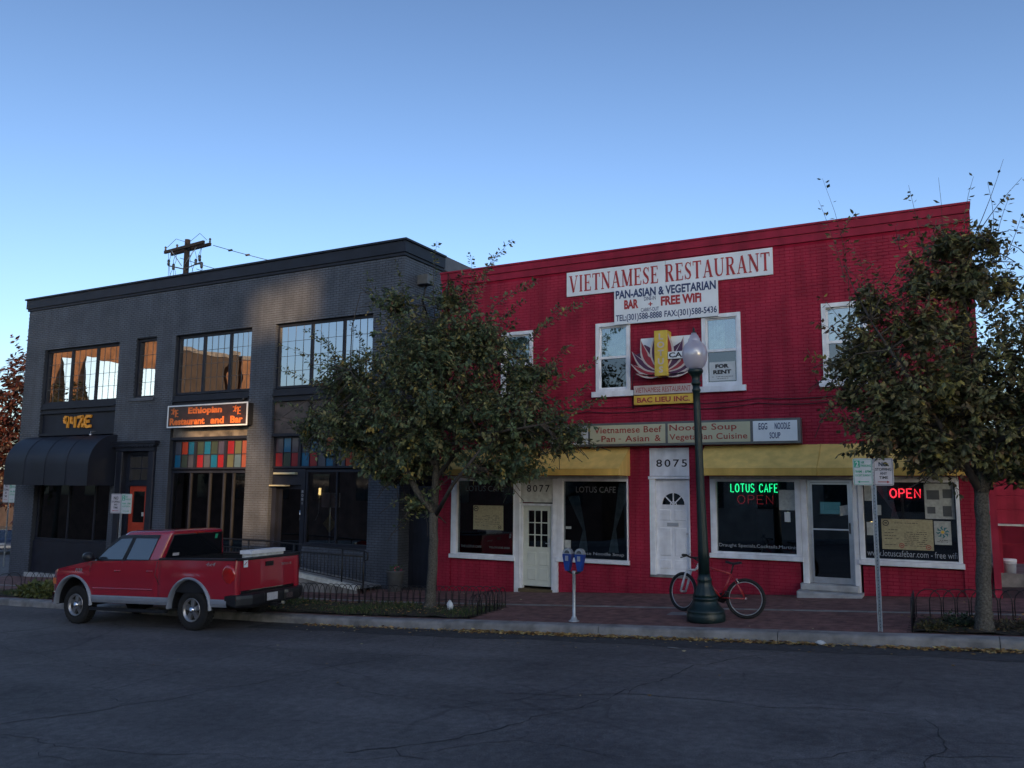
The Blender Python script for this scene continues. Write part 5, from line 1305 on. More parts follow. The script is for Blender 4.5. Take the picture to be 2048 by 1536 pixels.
# ------------------------------------------------------------------ low hoop fences round the tree pits
def hoop_fence(lab, paths, sp=.17, hgt=.42, jit=0):
    o = thing('hoop_fence', lab, 'fence', (paths[0][0][0], paths[0][0][1], SZ(*paths[0][0])))
    for (a, b) in paths:
        A, B = Vector(a), Vector(b); L = (B-A).length; n = max(1, int(L/sp)); d = (B-A)/L
        for i in range(n):
            p = A+d*(sp*i); w = sp*2*.92
            pts = []
            for (t, hz) in ((0, -.02), (0, hgt*.62), (.06, hgt*.80), (.2, hgt*.93), (.35, hgt*.99), (.5, hgt), (.65, hgt*.99), (.8, hgt*.93), (.94, hgt*.80), (1, hgt*.62), (1, -.02)):
                q = p+d*(w*t); off = .006 if i % 2 else -.006
                pts.append((q.x-d.y*off, q.y+d.x*off, SZ(q.x, q.y)+hz))
            part('hoop', MB().tube(pts, .0085, 5), M['iron'], o)
        part('rail', MB().tube([(A.x, A.y, SZ(A.x, A.y)+.12), (B.x, B.y, SZ(B.x, B.y)+.12)], .007, 4), M['iron'], o)
hoop_fence('black wire hoop fence round the grassy tree pit by the grey building', [((-16.5, -2.42), (-8.6, -2.42)), ((-8.38, -2.45), (-8.38, -3.85))])
hoop_fence('black wire hoop fence round the right hand tree pit with shrubs', [((-.60, -2.58), (4.2, -2.58)), ((-.62, -4.0), (-.62, -2.7))], sp=.20, hgt=.46)
hoop_fence('black wire hoop fence on the pit in front of the black awning', [((-23.9, -3.1), (-20.8, -3.1)), ((-23.9, -3.95), (-23.9, -3.2))], sp=.26, hgt=.58)

# ------------------------------------------------------------------ foliage
class Leaves:
    """many small leaves in one mesh, each a bent kite, with a colour of its own"""
    def __init__(s): s.v = []; s.c = []
    def leaf(s, p, d, n, L, w, col):
        d = d.normalized(); side = d.cross(n).normalized(); nn = side.cross(d)
        s.v.append((p, p+d*L*.45+side*w*.5-nn*w*.18, p+d*L*.55-side*w*.5-nn*w*.18, p+d*L-nn*L*.12, p+d*L*.5)); s.c.append(col)
    def build(s, name, parent=None, kind=None, off=Vector((0, 0, 0)), m='leaf'):
        n = len(s.v); co = np.array([[tuple(q-off) for q in v] for v in s.v]).reshape(-1, 3)
        me = bpy.data.meshes.new(name)
        f = []
        for i in range(n):
            b = i*5; f.append((b, b+4, b+1)); f.append((b+1, b+4, b+3)); f.append((b, b+2, b+4)); f.append((b+4, b+2, b+3))
        me.from_pydata(co.tolist(), [], f)
        at = me.color_attributes.new('leaf_colour', 'FLOAT_COLOR', 'CORNER')
        cc = np.repeat(np.array([(*c, 1) for c in s.c]), 12, axis=0)
        at.data.foreach_set('color', cc.ravel().astype(np.float32))
        me.materials.append(M[m]); me.update()
        o = bpy.data.objects.new(name, me); COL.objects.link(o)
        if parent is not None: o.parent = parent
        if kind: o['kind'] = kind
        return o
def pick(rg, pal):
    r_ = rg.random()*sum(p[0] for p in pal)
    for w, c in pal:
        r_ -= w
        if r_ <= 0: break
    k = rg.uniform(.7, 1.35); return (c[0]*k, c[1]*k*rg.uniform(.92, 1.08), c[2]*k)
def shoot(rg, LV, TW, a, b, n, size, pal, bow=.12, r0=.008, dens=1.0, droop=.5):
    """a leafy shoot from a to b, bowed upward, leaves alternating along its outer part"""
    d = b-a; L = d.length; side = Vector((rg.uniform(-1, 1), rg.uniform(-1, 1), rg.uniform(-.2, .8)))
    side = (side-d*side.dot(d)/max(1e-6, L*L)).normalized()*bow*L
    P = [a+d*t+side*math.sin(math.pi*t) for t in (0, .25, .5, .75, 1)]
    if TW is not None: TW.tube(P, [r0, r0*.8, r0*.6, r0*.45, r0*.3], 4, cap=False)
    base = pick(rg, pal)
    for i in range(n):
        t = 1-(1-.18)*(rg.random()**.9) if n > 4 else rg.random()
        k = min(3, int(t*4)); f = t*4-k; p = P[k].lerp(P[k+1], f); dd = (P[k+1]-P[k]).normalized()
        q = Vector((rg.gauss(0, 1), rg.gauss(0, 1), rg.gauss(0, 1))); q = (q-dd*q.dot(dd)).normalized()
        ld = (dd*rg.uniform(.2, .9)+q*.9+Vector((0, 0, -droop*rg.random()))).normalized()
        nn = Vector((rg.gauss(0, .5), rg.gauss(0, .5)-.2, 1)); s_ = size*rg.uniform(.7, 1.25)
        col = base if rg.random() < .6 else pick(rg, pal)
        kk = rg.uniform(.8, 1.2)
        LV.leaf(p+q*.02, ld, nn, s_, s_*.58, tuple(c*kk for c in col))
def tree(name, lab, trunk, limbs, blobs, long_shoots, pal, size=.105, seed=1, shoot_len=(.45, .95), bark='bark', nleaf=20, lush=1.0, lsn=1.0):
    """trunk: points with radii; limbs: point lists with radii; blobs: (centre, radii, shoots)"""
    rg = random.Random(seed); base = Vector(trunk[0][0])
    o = thing(name, lab, 'tree', tuple(base))
    g = MB(); pts = []; rad = []
    for i in range(len(trunk)-1):                                  # a little waver in the trunk
        A, B = Vector(trunk[i][0]), Vector(trunk[i+1][0])
        for k in range(4):
            t = k/4; pts.append(A.lerp(B, t)+Vector((rg.uniform(-1, 1), rg.uniform(-1, 1), 0))*.012); rad.append((trunk[i][1]*(1-t)+trunk[i+1][1]*t)*rg.uniform(.96, 1.04))
    pts.append(Vector(trunk[-1][0])); rad.append(trunk[-1][1])
    g.tube(pts, rad, 14); part('trunk', g, M[bark], o)
    node = []; 
    for lm_ in limbs:
        P = [Vector(p) for p, _ in lm_]; rr = [r_ for _, r_ in lm_]
        part('limb', MB().tube(P, rr, 8), M[bark if rr[0] > .07 else 'twig'], o)
        for i in range(len(P)-1):
            for t in (0, .25, .5, .75): node.append(P[i].lerp(P[i+1], t))
        node.append(P[-1])
    LV = Leaves(); TW = MB()
    for (c, r_, n) in blobs:
        c = Vector(c)
        for i in range(int(n*lush)):
            while True:
                q = Vector((rg.uniform(-1, 1), rg.uniform(-1, 1), rg.uniform(-1, 1)))
                if .25 < q.length < 1: break
            q = q*(rg.uniform(1.0, 1.28) if rg.random() < .22 else 1.0)
            tip = c+Vector((q.x*r_[0], q.y*r_[1], q.z*r_[2]))
            out = (tip-c).normalized()+Vector((0, 0, .45)); L = rg.uniform(*shoot_len)
            start = tip-out.normalized()*L
            shoot(rg, LV, TW, start, tip, nleaf, size, pal, droop=.9)
            if i % 4 == 0 and node:
                nb = min(node, key=lambda k: (k-start).length)
                mid = nb.lerp(start, .5)+Vector((rg.uniform(-.1, .1), rg.uniform(-.1, .1), rg.uniform(0, .15)))
                TW.tube([nb, mid, start], [.016, .011, .007], 4, cap=False)
    for (a, b, n) in long_shoots: shoot(rg, LV, TW, Vector(a), Vector(b), int(n*lsn), size*.9, pal, bow=.05, r0=.009, droop=.4)
    part('twigs', TW, M['twig'], o, kind='stuff')
    LV.build('crown', o, off=WL[o.name])
    return o
GRN, GRN2, OLV, YEL, RUS = (.078, .112, .060), (.118, .150, .072), (.19, .18, .075), (.34, .27, .08), (.16, .09, .045)
def FP(px, py, y):
    """a point of the photographed street on the plane at depth y: where a seen twig or branch stands"""
    d = fwd+rt_*(px-1024)/1640-up_*(py-768)/1640; t = (y-CAM.y)/d.y; return CAM+d*t
rt_, up_ = r2, u2
t1y = -2.85
P1 = lambda x, y, dy=0: FP(x, y, t1y+dy)
b1 = P1(860, 1214)
blobs = [((868, 790), (2.25, 1.8, 1.75), 290), ((715, 835), (1.35, 1.2, 1.25), 115), ((1030, 840), (1.35, 1.2, 1.15), 105), ((868, 680), (1.65, 1.2, .95), 110), ((965, 675), (1.0, .9, .85), 50),
         ((1125, 855), (.65, .7, .5), 24), ((690, 745), (.95, .8, .75), 42), ((790, 925), (1.35, 1.1, .5), 60), ((1010, 925), (1.15, 1.0, .5), 50), ((830, 1000), (.35, .35, .25), 10), ((625, 850), (.5, .5, .6), 20), ((790, 600), (.6, .6, .5), 16), ((900, 590), (.7, .6, .45), 16), ((1060, 740), (.8, .7, .6), 30)]
blobs = [((*P1(*c),), r_, n) for c, r_, n in blobs]
ls1 = [((870, 640), (874, 482), 16), ((900, 620), (925, 540), 14), ((910, 640), (1025, 478), 26), ((930, 640), (985, 510), 22), ((940, 610), (940, 505), 14), ((840, 640), (790, 520), 14), ((820, 660), (735, 575), 14), ((800, 680), (730, 540), 12),
       ((720, 740), (610, 655), 14), ((700, 760), (560, 690), 12), ((680, 790), (560, 735), 14), ((690, 770), (640, 660), 12), ((660, 850), (548, 800), 14), ((650, 870), (545, 835), 10), ((740, 730), (700, 640), 12), ((760, 720), (760, 610), 10),
       ((1040, 700), (1170, 600), 22), ((1030, 720), (1120, 610), 16), ((1060, 800), (1195, 720), 24), ((1080, 760), (1140, 690), 14), ((1080, 850), (1210, 800), 26), ((1060, 830), (1180, 770), 20), ((980, 620), (1075, 560), 14), ((1000, 640), (1050, 600), 12), ((900, 620), (890, 570), 8), ((1100, 880), (1190, 850), 18)]
rg = random.Random(4)
ls1 = [(tuple(P1(*a)), tuple(P1(*b, rg.uniform(-.5, .5))), n) for a, b, n in ls1]
fk = P1(868, 1025); t0 = [(tuple(b1-Vector((0, 0, .04))), .17), (tuple(P1(861, 1200)), .125), (tuple(P1(862, 1180)), .112), (tuple(P1(866, 1100)), .098), (tuple(fk), .095)]
limbs = [[(tuple(fk), .085), (tuple(P1(835, 985, -.1)), .07), (tuple(P1(790, 900, -.3)), .055), (tuple(P1(740, 800, -.5)), .035), (tuple(P1(700, 740, -.6)), .015)],
         [(tuple(fk), .095), (tuple(P1(872, 940, .1)), .08), (tuple(P1(870, 830, .1)), .06), (tuple(P1(880, 720, .2)), .04), (tuple(P1(890, 620)), .015)],
         [(tuple(P1(870, 960, .1)), .06), (tuple(P1(930, 880, .3)), .05), (tuple(P1(990, 790, .5)), .03), (tuple(P1(1040, 720, .5)), .012)],
         [(tuple(P1(870, 900, .1)), .05), (tuple(P1(960, 870, -.4)), .035), (tuple(P1(1080, 850, -.7)), .015)],
         [(tuple(P1(868, 930)), .05), (tuple(P1(820, 860, .6)), .04), (tuple(P1(780, 760, .9)), .015)],
         [(tuple(P1(872, 1030)), .05), (tuple(P1(905, 970, -.6)), .04), (tuple(P1(960, 900, -1.0)), .02)]]
tree('street_tree', 'green leafed street tree with forked grey trunk between the grey and red buildings', t0, limbs, blobs, ls1,
     [(4.5, GRN), (4.5, GRN2), (2.6, OLV), (.6, YEL), (.2, RUS)], size=.108, seed=5, lush=1.9, nleaf=27, lsn=4.0, shoot_len=(.5, 1.35))
t2y = -3.70
P2 = lambda x, y, dy=0: FP(x, y, t2y+dy)
b2 = P2(1968, 1262)
blobs = [((1905, 780), (1.5, 1.4, 1.5), 215), ((2070, 760), (1.45, 1.3, 1.6), 165), ((1785, 830), (.95, 1.0, .9), 75), ((1745, 690), (.65, .7, .75), 36), ((1840, 640), (.75, .8, .65), 38), ((1930, 550), (.7, .7, .8), 50), ((1735, 600), (.28, .4, .45), 8), ((2150, 850), (1.2, 1.1, 1.2), 70),
         ((1880, 890), (.8, .8, .35), 38), ((2040, 910), (.9, .8, .35), 36), ((1705, 780), (.35, .3, .45), 12), ((2010, 560), (.4, .5, .35), 9), ((2080, 590), (.6, .6, .4), 14), ((1895, 480), (.55, .5, .5), 22), ((1850, 545), (.6, .6, .4), 22), ((1705, 720), (.45, .5, .55), 20), ((1745, 600), (.4, .4, .4), 12), ((1965, 470), (.35, .4, .4), 8)]
blobs = [((*P2(*c),), r_, n) for c, r_, n in blobs]
ls2 = [((1700, 640), (1645, 357), 14), ((1690, 560), (1637, 400), 10), ((1680, 470), (1712, 425), 8), ((1760, 640), (1700, 480), 16), ((1850, 520), (1817, 370), 8), ((1880, 560), (1877, 355), 3), ((1930, 500), (1947, 353), 3), ((1950, 470), (2007, 318), 2), ((1960, 460), (2044, 355), 3), ((1990, 500), (2020, 390), 8), ((1980, 520), (1975, 365), 2),
       ((2010, 520), (2045, 425), 8), ((1750, 720), (1628, 640), 16), ((1740, 760), (1605, 705), 16), ((1740, 800), (1620, 745), 14), ((1760, 860), (1640, 820), 18), ((1790, 620), (1735, 520), 14), ((1850, 560), (1810, 470), 12), ((1800, 500), (1790, 450), 6), ((1720, 700), (1640, 590), 12), ((1900, 520), (1900, 440), 14), ((1945, 500), (1925, 420), 12)]
ls2 = [(tuple(P2(*a)), tuple(P2(*b, rg.uniform(-.4, .4))), n) for a, b, n in ls2]
f2 = P2(1963, 985)
t0 = [(tuple(b2-Vector((0, 0, .04))), .165), (tuple(P2(1968, 1245)), .125), (tuple(P2(1968, 1220)), .112), (tuple(P2(1966, 1100)), .098), (tuple(f2), .092)]
limbs = [[(tuple(f2), .10), (tuple(P2(1955, 880)), .075), (tuple(P2(1935, 740, .1)), .055), (tuple(P2(1930, 600, .2)), .03), (tuple(P2(1940, 480, .2)), .01)],
         [(tuple(f2), .07), (tuple(P2(1900, 880, -.3)), .05), (tuple(P2(1820, 760, -.5)), .03), (tuple(P2(1740, 640, -.5)), .012)],
         [(tuple(f2), .08), (tuple(P2(2010, 880, .2)), .06), (tuple(P2(2060, 760, .4)), .04), (tuple(P2(2080, 620, .4)), .015)],
         [(tuple(P2(1958, 920)), .05), (tuple(P2(1880, 860, .6)), .035), (tuple(P2(1800, 800, .9)), .012)],
         [(tuple(P2(1958, 900)), .05), (tuple(P2(2040, 860, -.7)), .035), (tuple(P2(2140, 800, -1.0)), .012)]]
tree('street_tree', 'olive brown leafed street tree standing before the right end of the red building', t0, limbs, blobs, ls2,
     [(3.5, (.10, .11, .052)), (3.8, OLV), (1.6, (.16, .13, .065)), (.6, YEL), (.4, RUS)], size=.108, seed=9, lush=1.6, nleaf=26, lsn=2.4, shoot_len=(.5, 1.3))

# fallen leaves, grass, shrubs
rg = random.Random(21)
LV = Leaves()
def dens(x): return .25+.75*max(0, math.sin(x*.9+1.2))**2+(.5 if -8.2 < x < -2.0 else 0)
for i in range(5200):
    x = rg.uniform(-12, 6)
    if rg.random() > dens(x)*.8: continue
    y = KY-.30-abs(rg.gauss(0, .075)); z = RZ(x)+.012+rg.uniform(0, .025)
    a = rg.uniform(0, 6.28); d = Vector((math.cos(a), math.sin(a), rg.uniform(-.35, .35))); s_ = rg.uniform(.05, .11)
    LV.leaf(Vector((x, y, z)), d, Vector((rg.gauss(0, .35), rg.gauss(0, .35), 1)), s_, s_*.6, pick(rg, [(4, (.46, .30, .11)), (3, (.30, .16, .06)), (2, (.55, .44, .2)), (1.5, (.14, .08, .045))]))
for i in range(260):
    x = rg.uniform(-12, 5); y = rg.uniform(-9, -3.2) if rg.random() < .12 else rg.choice((rg.uniform(KY, -.1), rg.gauss(-4.8, .3)))
    z = (SZ(x, y)+.01 if y > KY else RZ(x)+.012)
    if KY-.3 < y <= KY: continue
    a = rg.uniform(0, 6.28); s_ = rg.uniform(.04, .08)
    LV.leaf(Vector((x, y, z)), Vector((math.cos(a), math.sin(a), .1)), Vector((rg.gauss(0, .3), rg.gauss(0, .3), 1)), s_, s_*.6, pick(rg, [(2, (.3, .2, .08)), (2, (.2, .12, .05)), (1, (.4, .35, .2))]))
lt_ = LV.build('fallen_leaves', kind='stuff'); lt_['label'] = 'dry yellow and brown leaves gathered along the kerb'
LV = Leaves()
for (a, b, c, d), n, hh in (((-16.5, -8.4, -3.97, -2.4), 8000, .10), ((-26.2, -20.7, -3.97, -3.0), 2200, .12)):
    for i in range(n):
        x = rg.uniform(a, b); y = rg.uniform(c, d); cl = .5+.5*math.sin(x*2.1+math.sin(y*5))
        if rg.random() > .35+.65*cl: continue
        h = hh*rg.uniform(.4, 1.3)*(.6+.6*cl); l_ = Vector((rg.gauss(0, .35), rg.gauss(0, .35), 1))
        LV.leaf(Vector((x, y, SZ(x, y)-.005)), l_, Vector((rg.gauss(0, 1), rg.gauss(0, 1), .1)), h, h*.09+.004, pick(rg, [(4, (.05, .085, .03)), (2, (.08, .105, .04)), (1, (.15, .13, .06))]))
gr = LV.build('grass', kind='stuff'); gr['label'] = 'short dark green grass in the tree pits'
def bush(lab, c, r_, n, pal, size=.05, seed=0, name='shrub'):
    rg = random.Random(seed); LV = Leaves(); o = thing(name, lab, 'shrub', c); tw = MB()
    for i in range(n):
        a = rg.uniform(0, 6.28); q = rg.random()**.5; ph = rg.uniform(0, 1)
        tip = Vector((c[0]+r_[0]*q*math.cos(a), c[1]+r_[1]*q*math.sin(a), c[2]+r_[2]*(1-q*q*.7)*rg.uniform(.5, 1)))
        st = Vector((c[0]+r_[0]*q*.35*math.cos(a), c[1]+r_[1]*q*.35*math.sin(a), c[2]))
        shoot(rg, LV, tw, st, tip, 12, size, pal, r0=.004, droop=.2)
    part('stem', tw, M['twig'], o, kind='stuff'); LV.build('foliage', o, off=WL[o.name]); return o
bush('low dark green shrub beside the right hand tree trunk', (.05, -3.45, SZ(.05, -3.45)), (.34, .3, .30), 90, [(3, (.03, .05, .025)), (1, (.05, .07, .03))], .05, 2)
bush('sparse brown ground plant at the left end of the shrub pit', (-.35, -3.75, SZ(-.35, -3.75)), (.26, .25, .16), 40, [(2, (.10, .085, .03)), (1, (.05, .06, .03))], .05, 3)
bush('brown leafed ground plant right of the right hand tree trunk', (1.0, -3.5, SZ(1, -3.5)), (.6, .35, .18), 100, [(2, (.09, .07, .035)), (2, (.06, .06, .03))], .05, 4)
bush('drooping olive grass clump at the kerb before the curved black awning', (-22.2, -3.6, SZ(-22.2, -3.6)), (1.15, .45, .42), 330, [(2, (.15, .16, .05)), (2, (.09, .11, .035))], .13, 5, 'grass_clump')
LV = Leaves(); rg = random.Random(31)
for i in range(1600):
    x = rg.uniform(-.58, 4.4); y = rg.uniform(-3.97, -2.6); a = rg.uniform(0, 6.28); s_ = rg.uniform(.04, .08)
    LV.leaf(Vector((x, y, SZ(x, y)+rg.uniform(.01, .08))), Vector((math.cos(a), math.sin(a), rg.uniform(-.3, .5))), Vector((rg.gauss(0, .4), rg.gauss(0, .4), 1)), s_, s_*.6, pick(rg, [(3, (.10, .07, .035)), (2, (.05, .055, .025)), (.5, (.3, .17, .06))]))
for i in range(500):
    x = rg.uniform(-16.4, -8.5); y = rg.uniform(-3.95, -2.45); a = rg.uniform(0, 6.28); s_ = rg.uniform(.04, .08)
    LV.leaf(Vector((x, y, SZ(x, y)+rg.uniform(.03, .1))), Vector((math.cos(a), math.sin(a), rg.uniform(-.2, .3))), Vector((rg.gauss(0, .4), rg.gauss(0, .4), 1)), s_, s_*.6, pick(rg, [(2, (.25, .16, .06)), (1, (.4, .2, .07)), (1, (.12, .08, .04))]))
o = LV.build('leaf_litter', kind='stuff'); o['label'] = 'brown leaf litter lying in the tree pits'

# litter
def crumple(name, lab, c, s_, m, seed):
    rg = random.Random(seed); g = MB(); rows = []
    for i in range(7):
        ph = math.pi*i/6
        rows.append([tuple(Vector(c)+Vector((math.cos(t)*math.sin(ph)*s_[0], math.sin(t)*math.sin(ph)*s_[1], (1-math.cos(ph))*s_[2]))*1.0+Vector((rg.uniform(-1, 1)*s_[0]*.22, rg.uniform(-1, 1)*s_[1]*.22, rg.uniform(-.2, .3)*s_[2]))) for t in [2*math.pi*j/9 for j in range(9)]])
    rows = [r_+[r_[0]] for r_ in rows]
    g.grid(rows, smooth=False); return solo(name, g, M[m], lab, 'litter', loc=c)
crumple('plastic_bag', 'crumpled white plastic bag on the grass by the hoop fence', (-9.25, -3.25, SZ(-9.25, -3.2)+.02), (.07, .06, .10), 'sign_pale', 1)
crumple('litter', 'crumpled pale blue wrapper in the gutter by the kerb joint', (-1.85, KY-.38, RZ(-1.85)+.005), (.08, .05, .035), 'sign_pale', 2)
crumple('litter', 'flattened grey paper lying on the road before the lamp', (-3.9, -5.3, RZ(-3.9)+.006), (.11, .05, .006), 'concrete', 3)
# patio right of the red building
pa = thing('patio_screen', 'red boarded patio screen with a pale ledge right of the red building', 'fence', (2.6, 2.2, .1))
for k in range(5): part('plank', MB().bbox(.78, 6.0, 2.2, 2.24, 1.32+k*.29, 1.32+k*.29+.283, .004), M['red_brick'], pa)
part('ledge', MB().box(.78, 6.0, 2.05, 2.26, 1.275, 1.312), M['white_dirty'], pa)
part('post', MB().box(.80, .90, 2.26, 2.36, .12, 2.8), M['red_trim'], pa); part('post', MB().box(1.55, 1.68, 2.6, 2.73, .15, 2.8), M['iron'], pa)
part('rail', MB().box(.90, 6.0, 2.62, 2.66, .86, .89), M['red_trim'], pa)
g = MB(); g.box(.9, 9.0, 6.0, 6.2, 0, 3.2)
solo('patio_wall', g, M['red_brick'], 'dark red wall at the back of the patio', 'wall', loc=(4, 6, 0))
g = MB(); g.box(.78, 6, 1.9, 2.0, 0, .32); g.box(.78, 6, 2.0, 6, .1, .22)
solo('patio_step', g, M['concrete'], 'grey concrete step and floor of the patio', 'step', loc=(3, 2, 0))
bu = thing('bucket', 'pale plastic bucket standing on the patio step', 'bucket', (1.02, 2.35, .22))
bc = (1.0, 2.4, .222)
part('tub', MB().lathe([(0, 0), (.12, 0), (.135, .26), (.145, .265), (.145, .30), (0, .30)], bc, 18), M['bucket'], bu)
part('lid', MB().lathe([(0, .302), (.15, .302), (.15, .35), (.14, .36), (0, .36)], bc, 18), M['white'], bu)
g = MB(); g.add([(.8, KY+.05, SZ(.8, KY)+.01), (.8, 1.9, SZ(.8, 0)+.03)][:0], [])
# far behind right: a pale distant block seen through the crown
g = MB(); g.box(14, 34, 40, 52, -1, 9)
solo('far_building', g, M['grey_panel'], 'pale grey block far behind the olive tree', 'building', loc=(24, 40, -1))

# ------------------------------------------------------------------ pickup truck
tk = thing('pickup_truck', 'red four door pickup truck with silver grey wheel arches parked at the kerb', 'truck', (-13.87+.05, -4.98, RZ(-13.87)), (0, 0, 0))
WB = 3.46; hd = math.atan2(-.17, -WB)
grade = math.atan(.036)
# heading (-x, slightly away from the kerb); nose down the slope
Rm = Matrix.Rotation(hd, 4, 'Z') @ Matrix.Rotation(grade, 4, 'Y')
tk.matrix_world = Matrix.Translation((-13.82, -4.98, RZ(-13.87)+.0)) @ Rm
def tp(name, g, m, par=None, **k): return part(name, g, m, par or tk, world=False, **k)
WHR, AX0, AX1 = .41, 0.0, WB
BLT = 1.37
def ztop(X):
    if X < .93: return 1.42-.0*(X)
    if X < 2.95: return 1.40-(X-.93)*.015
    if X < 4.15: t = (X-2.95)/1.2; return 1.37-.17*t-.04*t*t
    t = (X-4.15)/.27; return 1.16-.22*t*t
def halfw(X):
    if X > 3.95: t = (X-3.95)/.47; return .985-.25*t*t
    if X < -.9: return .985-.02*((-.9-X)/.3)
    return .985
def zbot(X):
    z = .50
    for a in (AX0, AX1):
        d = X-a
        if abs(d) < .55: z = max(z, .43+math.sqrt(max(0, .55**2-d*d))*1.08)
    if X > 4.1: z = max(z, .62)
    if X < -.95: z = max(z, .60)
    return z
stations = sorted(set([round(v, 3) for v in list(np.arange(-1.18, 4.421, .09))+[a+.55*math.cos(R(b)) for a in (AX0, AX1) for b in range(0, 181, 12)]+[.92, .935, 2.0, 3.0, 4.42]]))
stations = [s_ for s_ in stations if -1.18 <= s_ <= 4.42]
def side_y(X, z):
    f = (z-.95)/.5; y = halfw(X)*(1-.035*f*f if f > 0 else 1-.02*f*f)
    for a in (AX0, AX1):
        y += .035*math.exp(-((X-a)/.5)**2-((z-1.0)/.28)**2)
    y -= .012*math.exp(-((z-1.16)/.03)**2)                        # crease under the belt
    if abs(X-.928) < .012: y -= .02                               # gap between cab and bed
    return y
for s_ in (1, -1):
    g = MB(); rows = []
    for X in stations:
        zb_, zt_ = zbot(X), ztop(X)
        rows.append([(X, s_*side_y(X, zb_+(zt_-zb_)*k/9), zb_+(zt_-zb_)*k/9) for k in range(10)])
    g.grid(rows, flip=(s_ < 0)); tp('body_side', g, M['truck_red'])
    # lower cladding between and behind the arches, and wheel arch flares
    for a, b in ((.56, WB-.56), (-1.0, -.56)):
        g = MB(); g.grid([[(X, s_*(halfw(X)-.0+o_), z) for z, o_ in ((.49, -.03), (.50, .012), (.56, .028), (.62, .022), (.65, .004))] for X in np.linspace(a, b, 8)], flip=(s_ < 0), smooth=False)
        tp('cladding', g, M['truck_grey'])
    for a in (AX0, AX1):
        g = MB(); rows = []
        for k in range(21):
            t = math.pi*k/20-.0; co_, si = math.cos(t), math.sin(t); row = []
            for rr, o_ in ((.545, -.06), (.548, .04), (.565, .058), (.592, .05), (.606, .0)):
                X = a+rr*co_; z = .43+rr*si*1.08
                if a == AX1 and X > 4.1: pass
                row.append((X, s_*(min(halfw(X), .985)+o_), z))
            rows.append(row)
        g.grid(rows, flip=(s_ > 0)); tp('wheel_arch', g, M['truck_grey'])
    # inner wheel wells
    for a in (AX0, AX1):
        g = MB(); g.grid([[(a+.56*math.cos(math.pi*k/12), s_*y, .42+.56*1.1*math.sin(math.pi*k/12)) for k in range(13)] for y in (.97, .55)], flip=True)
        g.add([(a+.56*math.cos(math.pi*k/12), s_*.55, .42+.6*math.sin(math.pi*k/12)) for k in range(13)], [tuple(range(13))]); tp('wheel_well', g, M['plastic_black'])
    # running board, door handles, moulding, badge
    g = MB(); g.box(.60, 2.85, s_*.98 if s_ > 0 else -1.06, 1.06 if s_ > 0 else -.98, .34, .40); tp('running_board', g, M['plastic_black'])
    tp('belt_moulding', MB().tube([(X, s_*(side_y(X, ztop(X))-.01), ztop(X)+.004) for X in (.95, 1.5, 2.0, 2.5, 2.93)], .012, 5), M['plastic_black'])
    for X in (2.02, 1.05):
        tp('door_handle', MB().tube([(X, s_*.985, 1.17), (X+.03, s_*1.01, 1.175), (X+.15, s_*1.01, 1.175), (X+.18, s_*.985, 1.17)], .014, 6), M['truck_red'])
    tp('side_moulding', MB().grid([[(X, s_*(side_y(X, .80)+o_), z) for z, o_ in ((.775, 0), (.785, .012), (.80, .014), (.812, .0))] for X in np.linspace(1.05, 2.85, 8)], flip=(s_ < 0)), M['truck_red'])
    # door seams
    for pts in ([(2.98, .5), (2.98, 1.2), (2.93, 1.36)], [(2.0, .5), (2.0, 1.37)], [(.96, 1.37), (1.0, 1.1), (.86, .9)]):
        tp('door_seam', MB().tube([(x_, s_*(side_y(x_, z_)-.001), z_) for x_, z_ in pts], .0075, 4), M['plastic_black'])
# hood, cowl
g = MB(); g.grid([[(X, halfw(X)*f*(1-.035*((ztop(X)-.95)/.5)**2 if abs(f) == 1 else 1), ztop(X)+.05*(1-f*f)+(.012 if abs(f) < .55 else 0)) for f in (-1, -.85, -.6, -.5, -.25, 0, .25, .5, .6, .85, 1)] for X in [q for q in stations if q >= 2.9]], flip=True)
tp('hood', g, M['truck_red'])
# nose
g = MB(); g.grid([[(4.42+.03*(1-f*f)-(.25*0), .735*f, z) for f in (-1, -.6, 0, .6, 1)] for z in (.62, .8, .94)], flip=True)
tp('front_panel', g, M['truck_red'])
tp('grille', MB().box(4.44, 4.475, -.45, .45, .70, .92), M['plastic_black'])
tp('front_bumper', MB().grid([[(4.50-.35*max(0, abs(f)-.65)/.35, .99*f, z) for f in (-1, -.9, -.65, 0, .65, .9, 1)] for z in (.45, .50, .66, .68)], flip=True).grid([[(4.50-.35*max(0, abs(f)-.65)/.35-d_, .99*f, .68) for f in (-1, -.9, -.65, 0, .65, .9, 1)] for d_ in (0, .2)], flip=True), M['chrome'])
for s_ in (1, -1):
    tp('headlight', MB().grid([[(4.44-.33*t, s_*(.48+.46*t**.7), z) for t in (0, .3, .6, .8, 1)] for z in (.82, .9, 1.0)], flip=(s_ > 0)), M['galv'])
    tp('marker_light', MB().grid([[(4.27-.24*t, s_*(.90+.085*t**.6), z+.0*t) for t in (0, .5, 1)] for z in (.86, .99)], flip=(s_ > 0)), M['orange'])
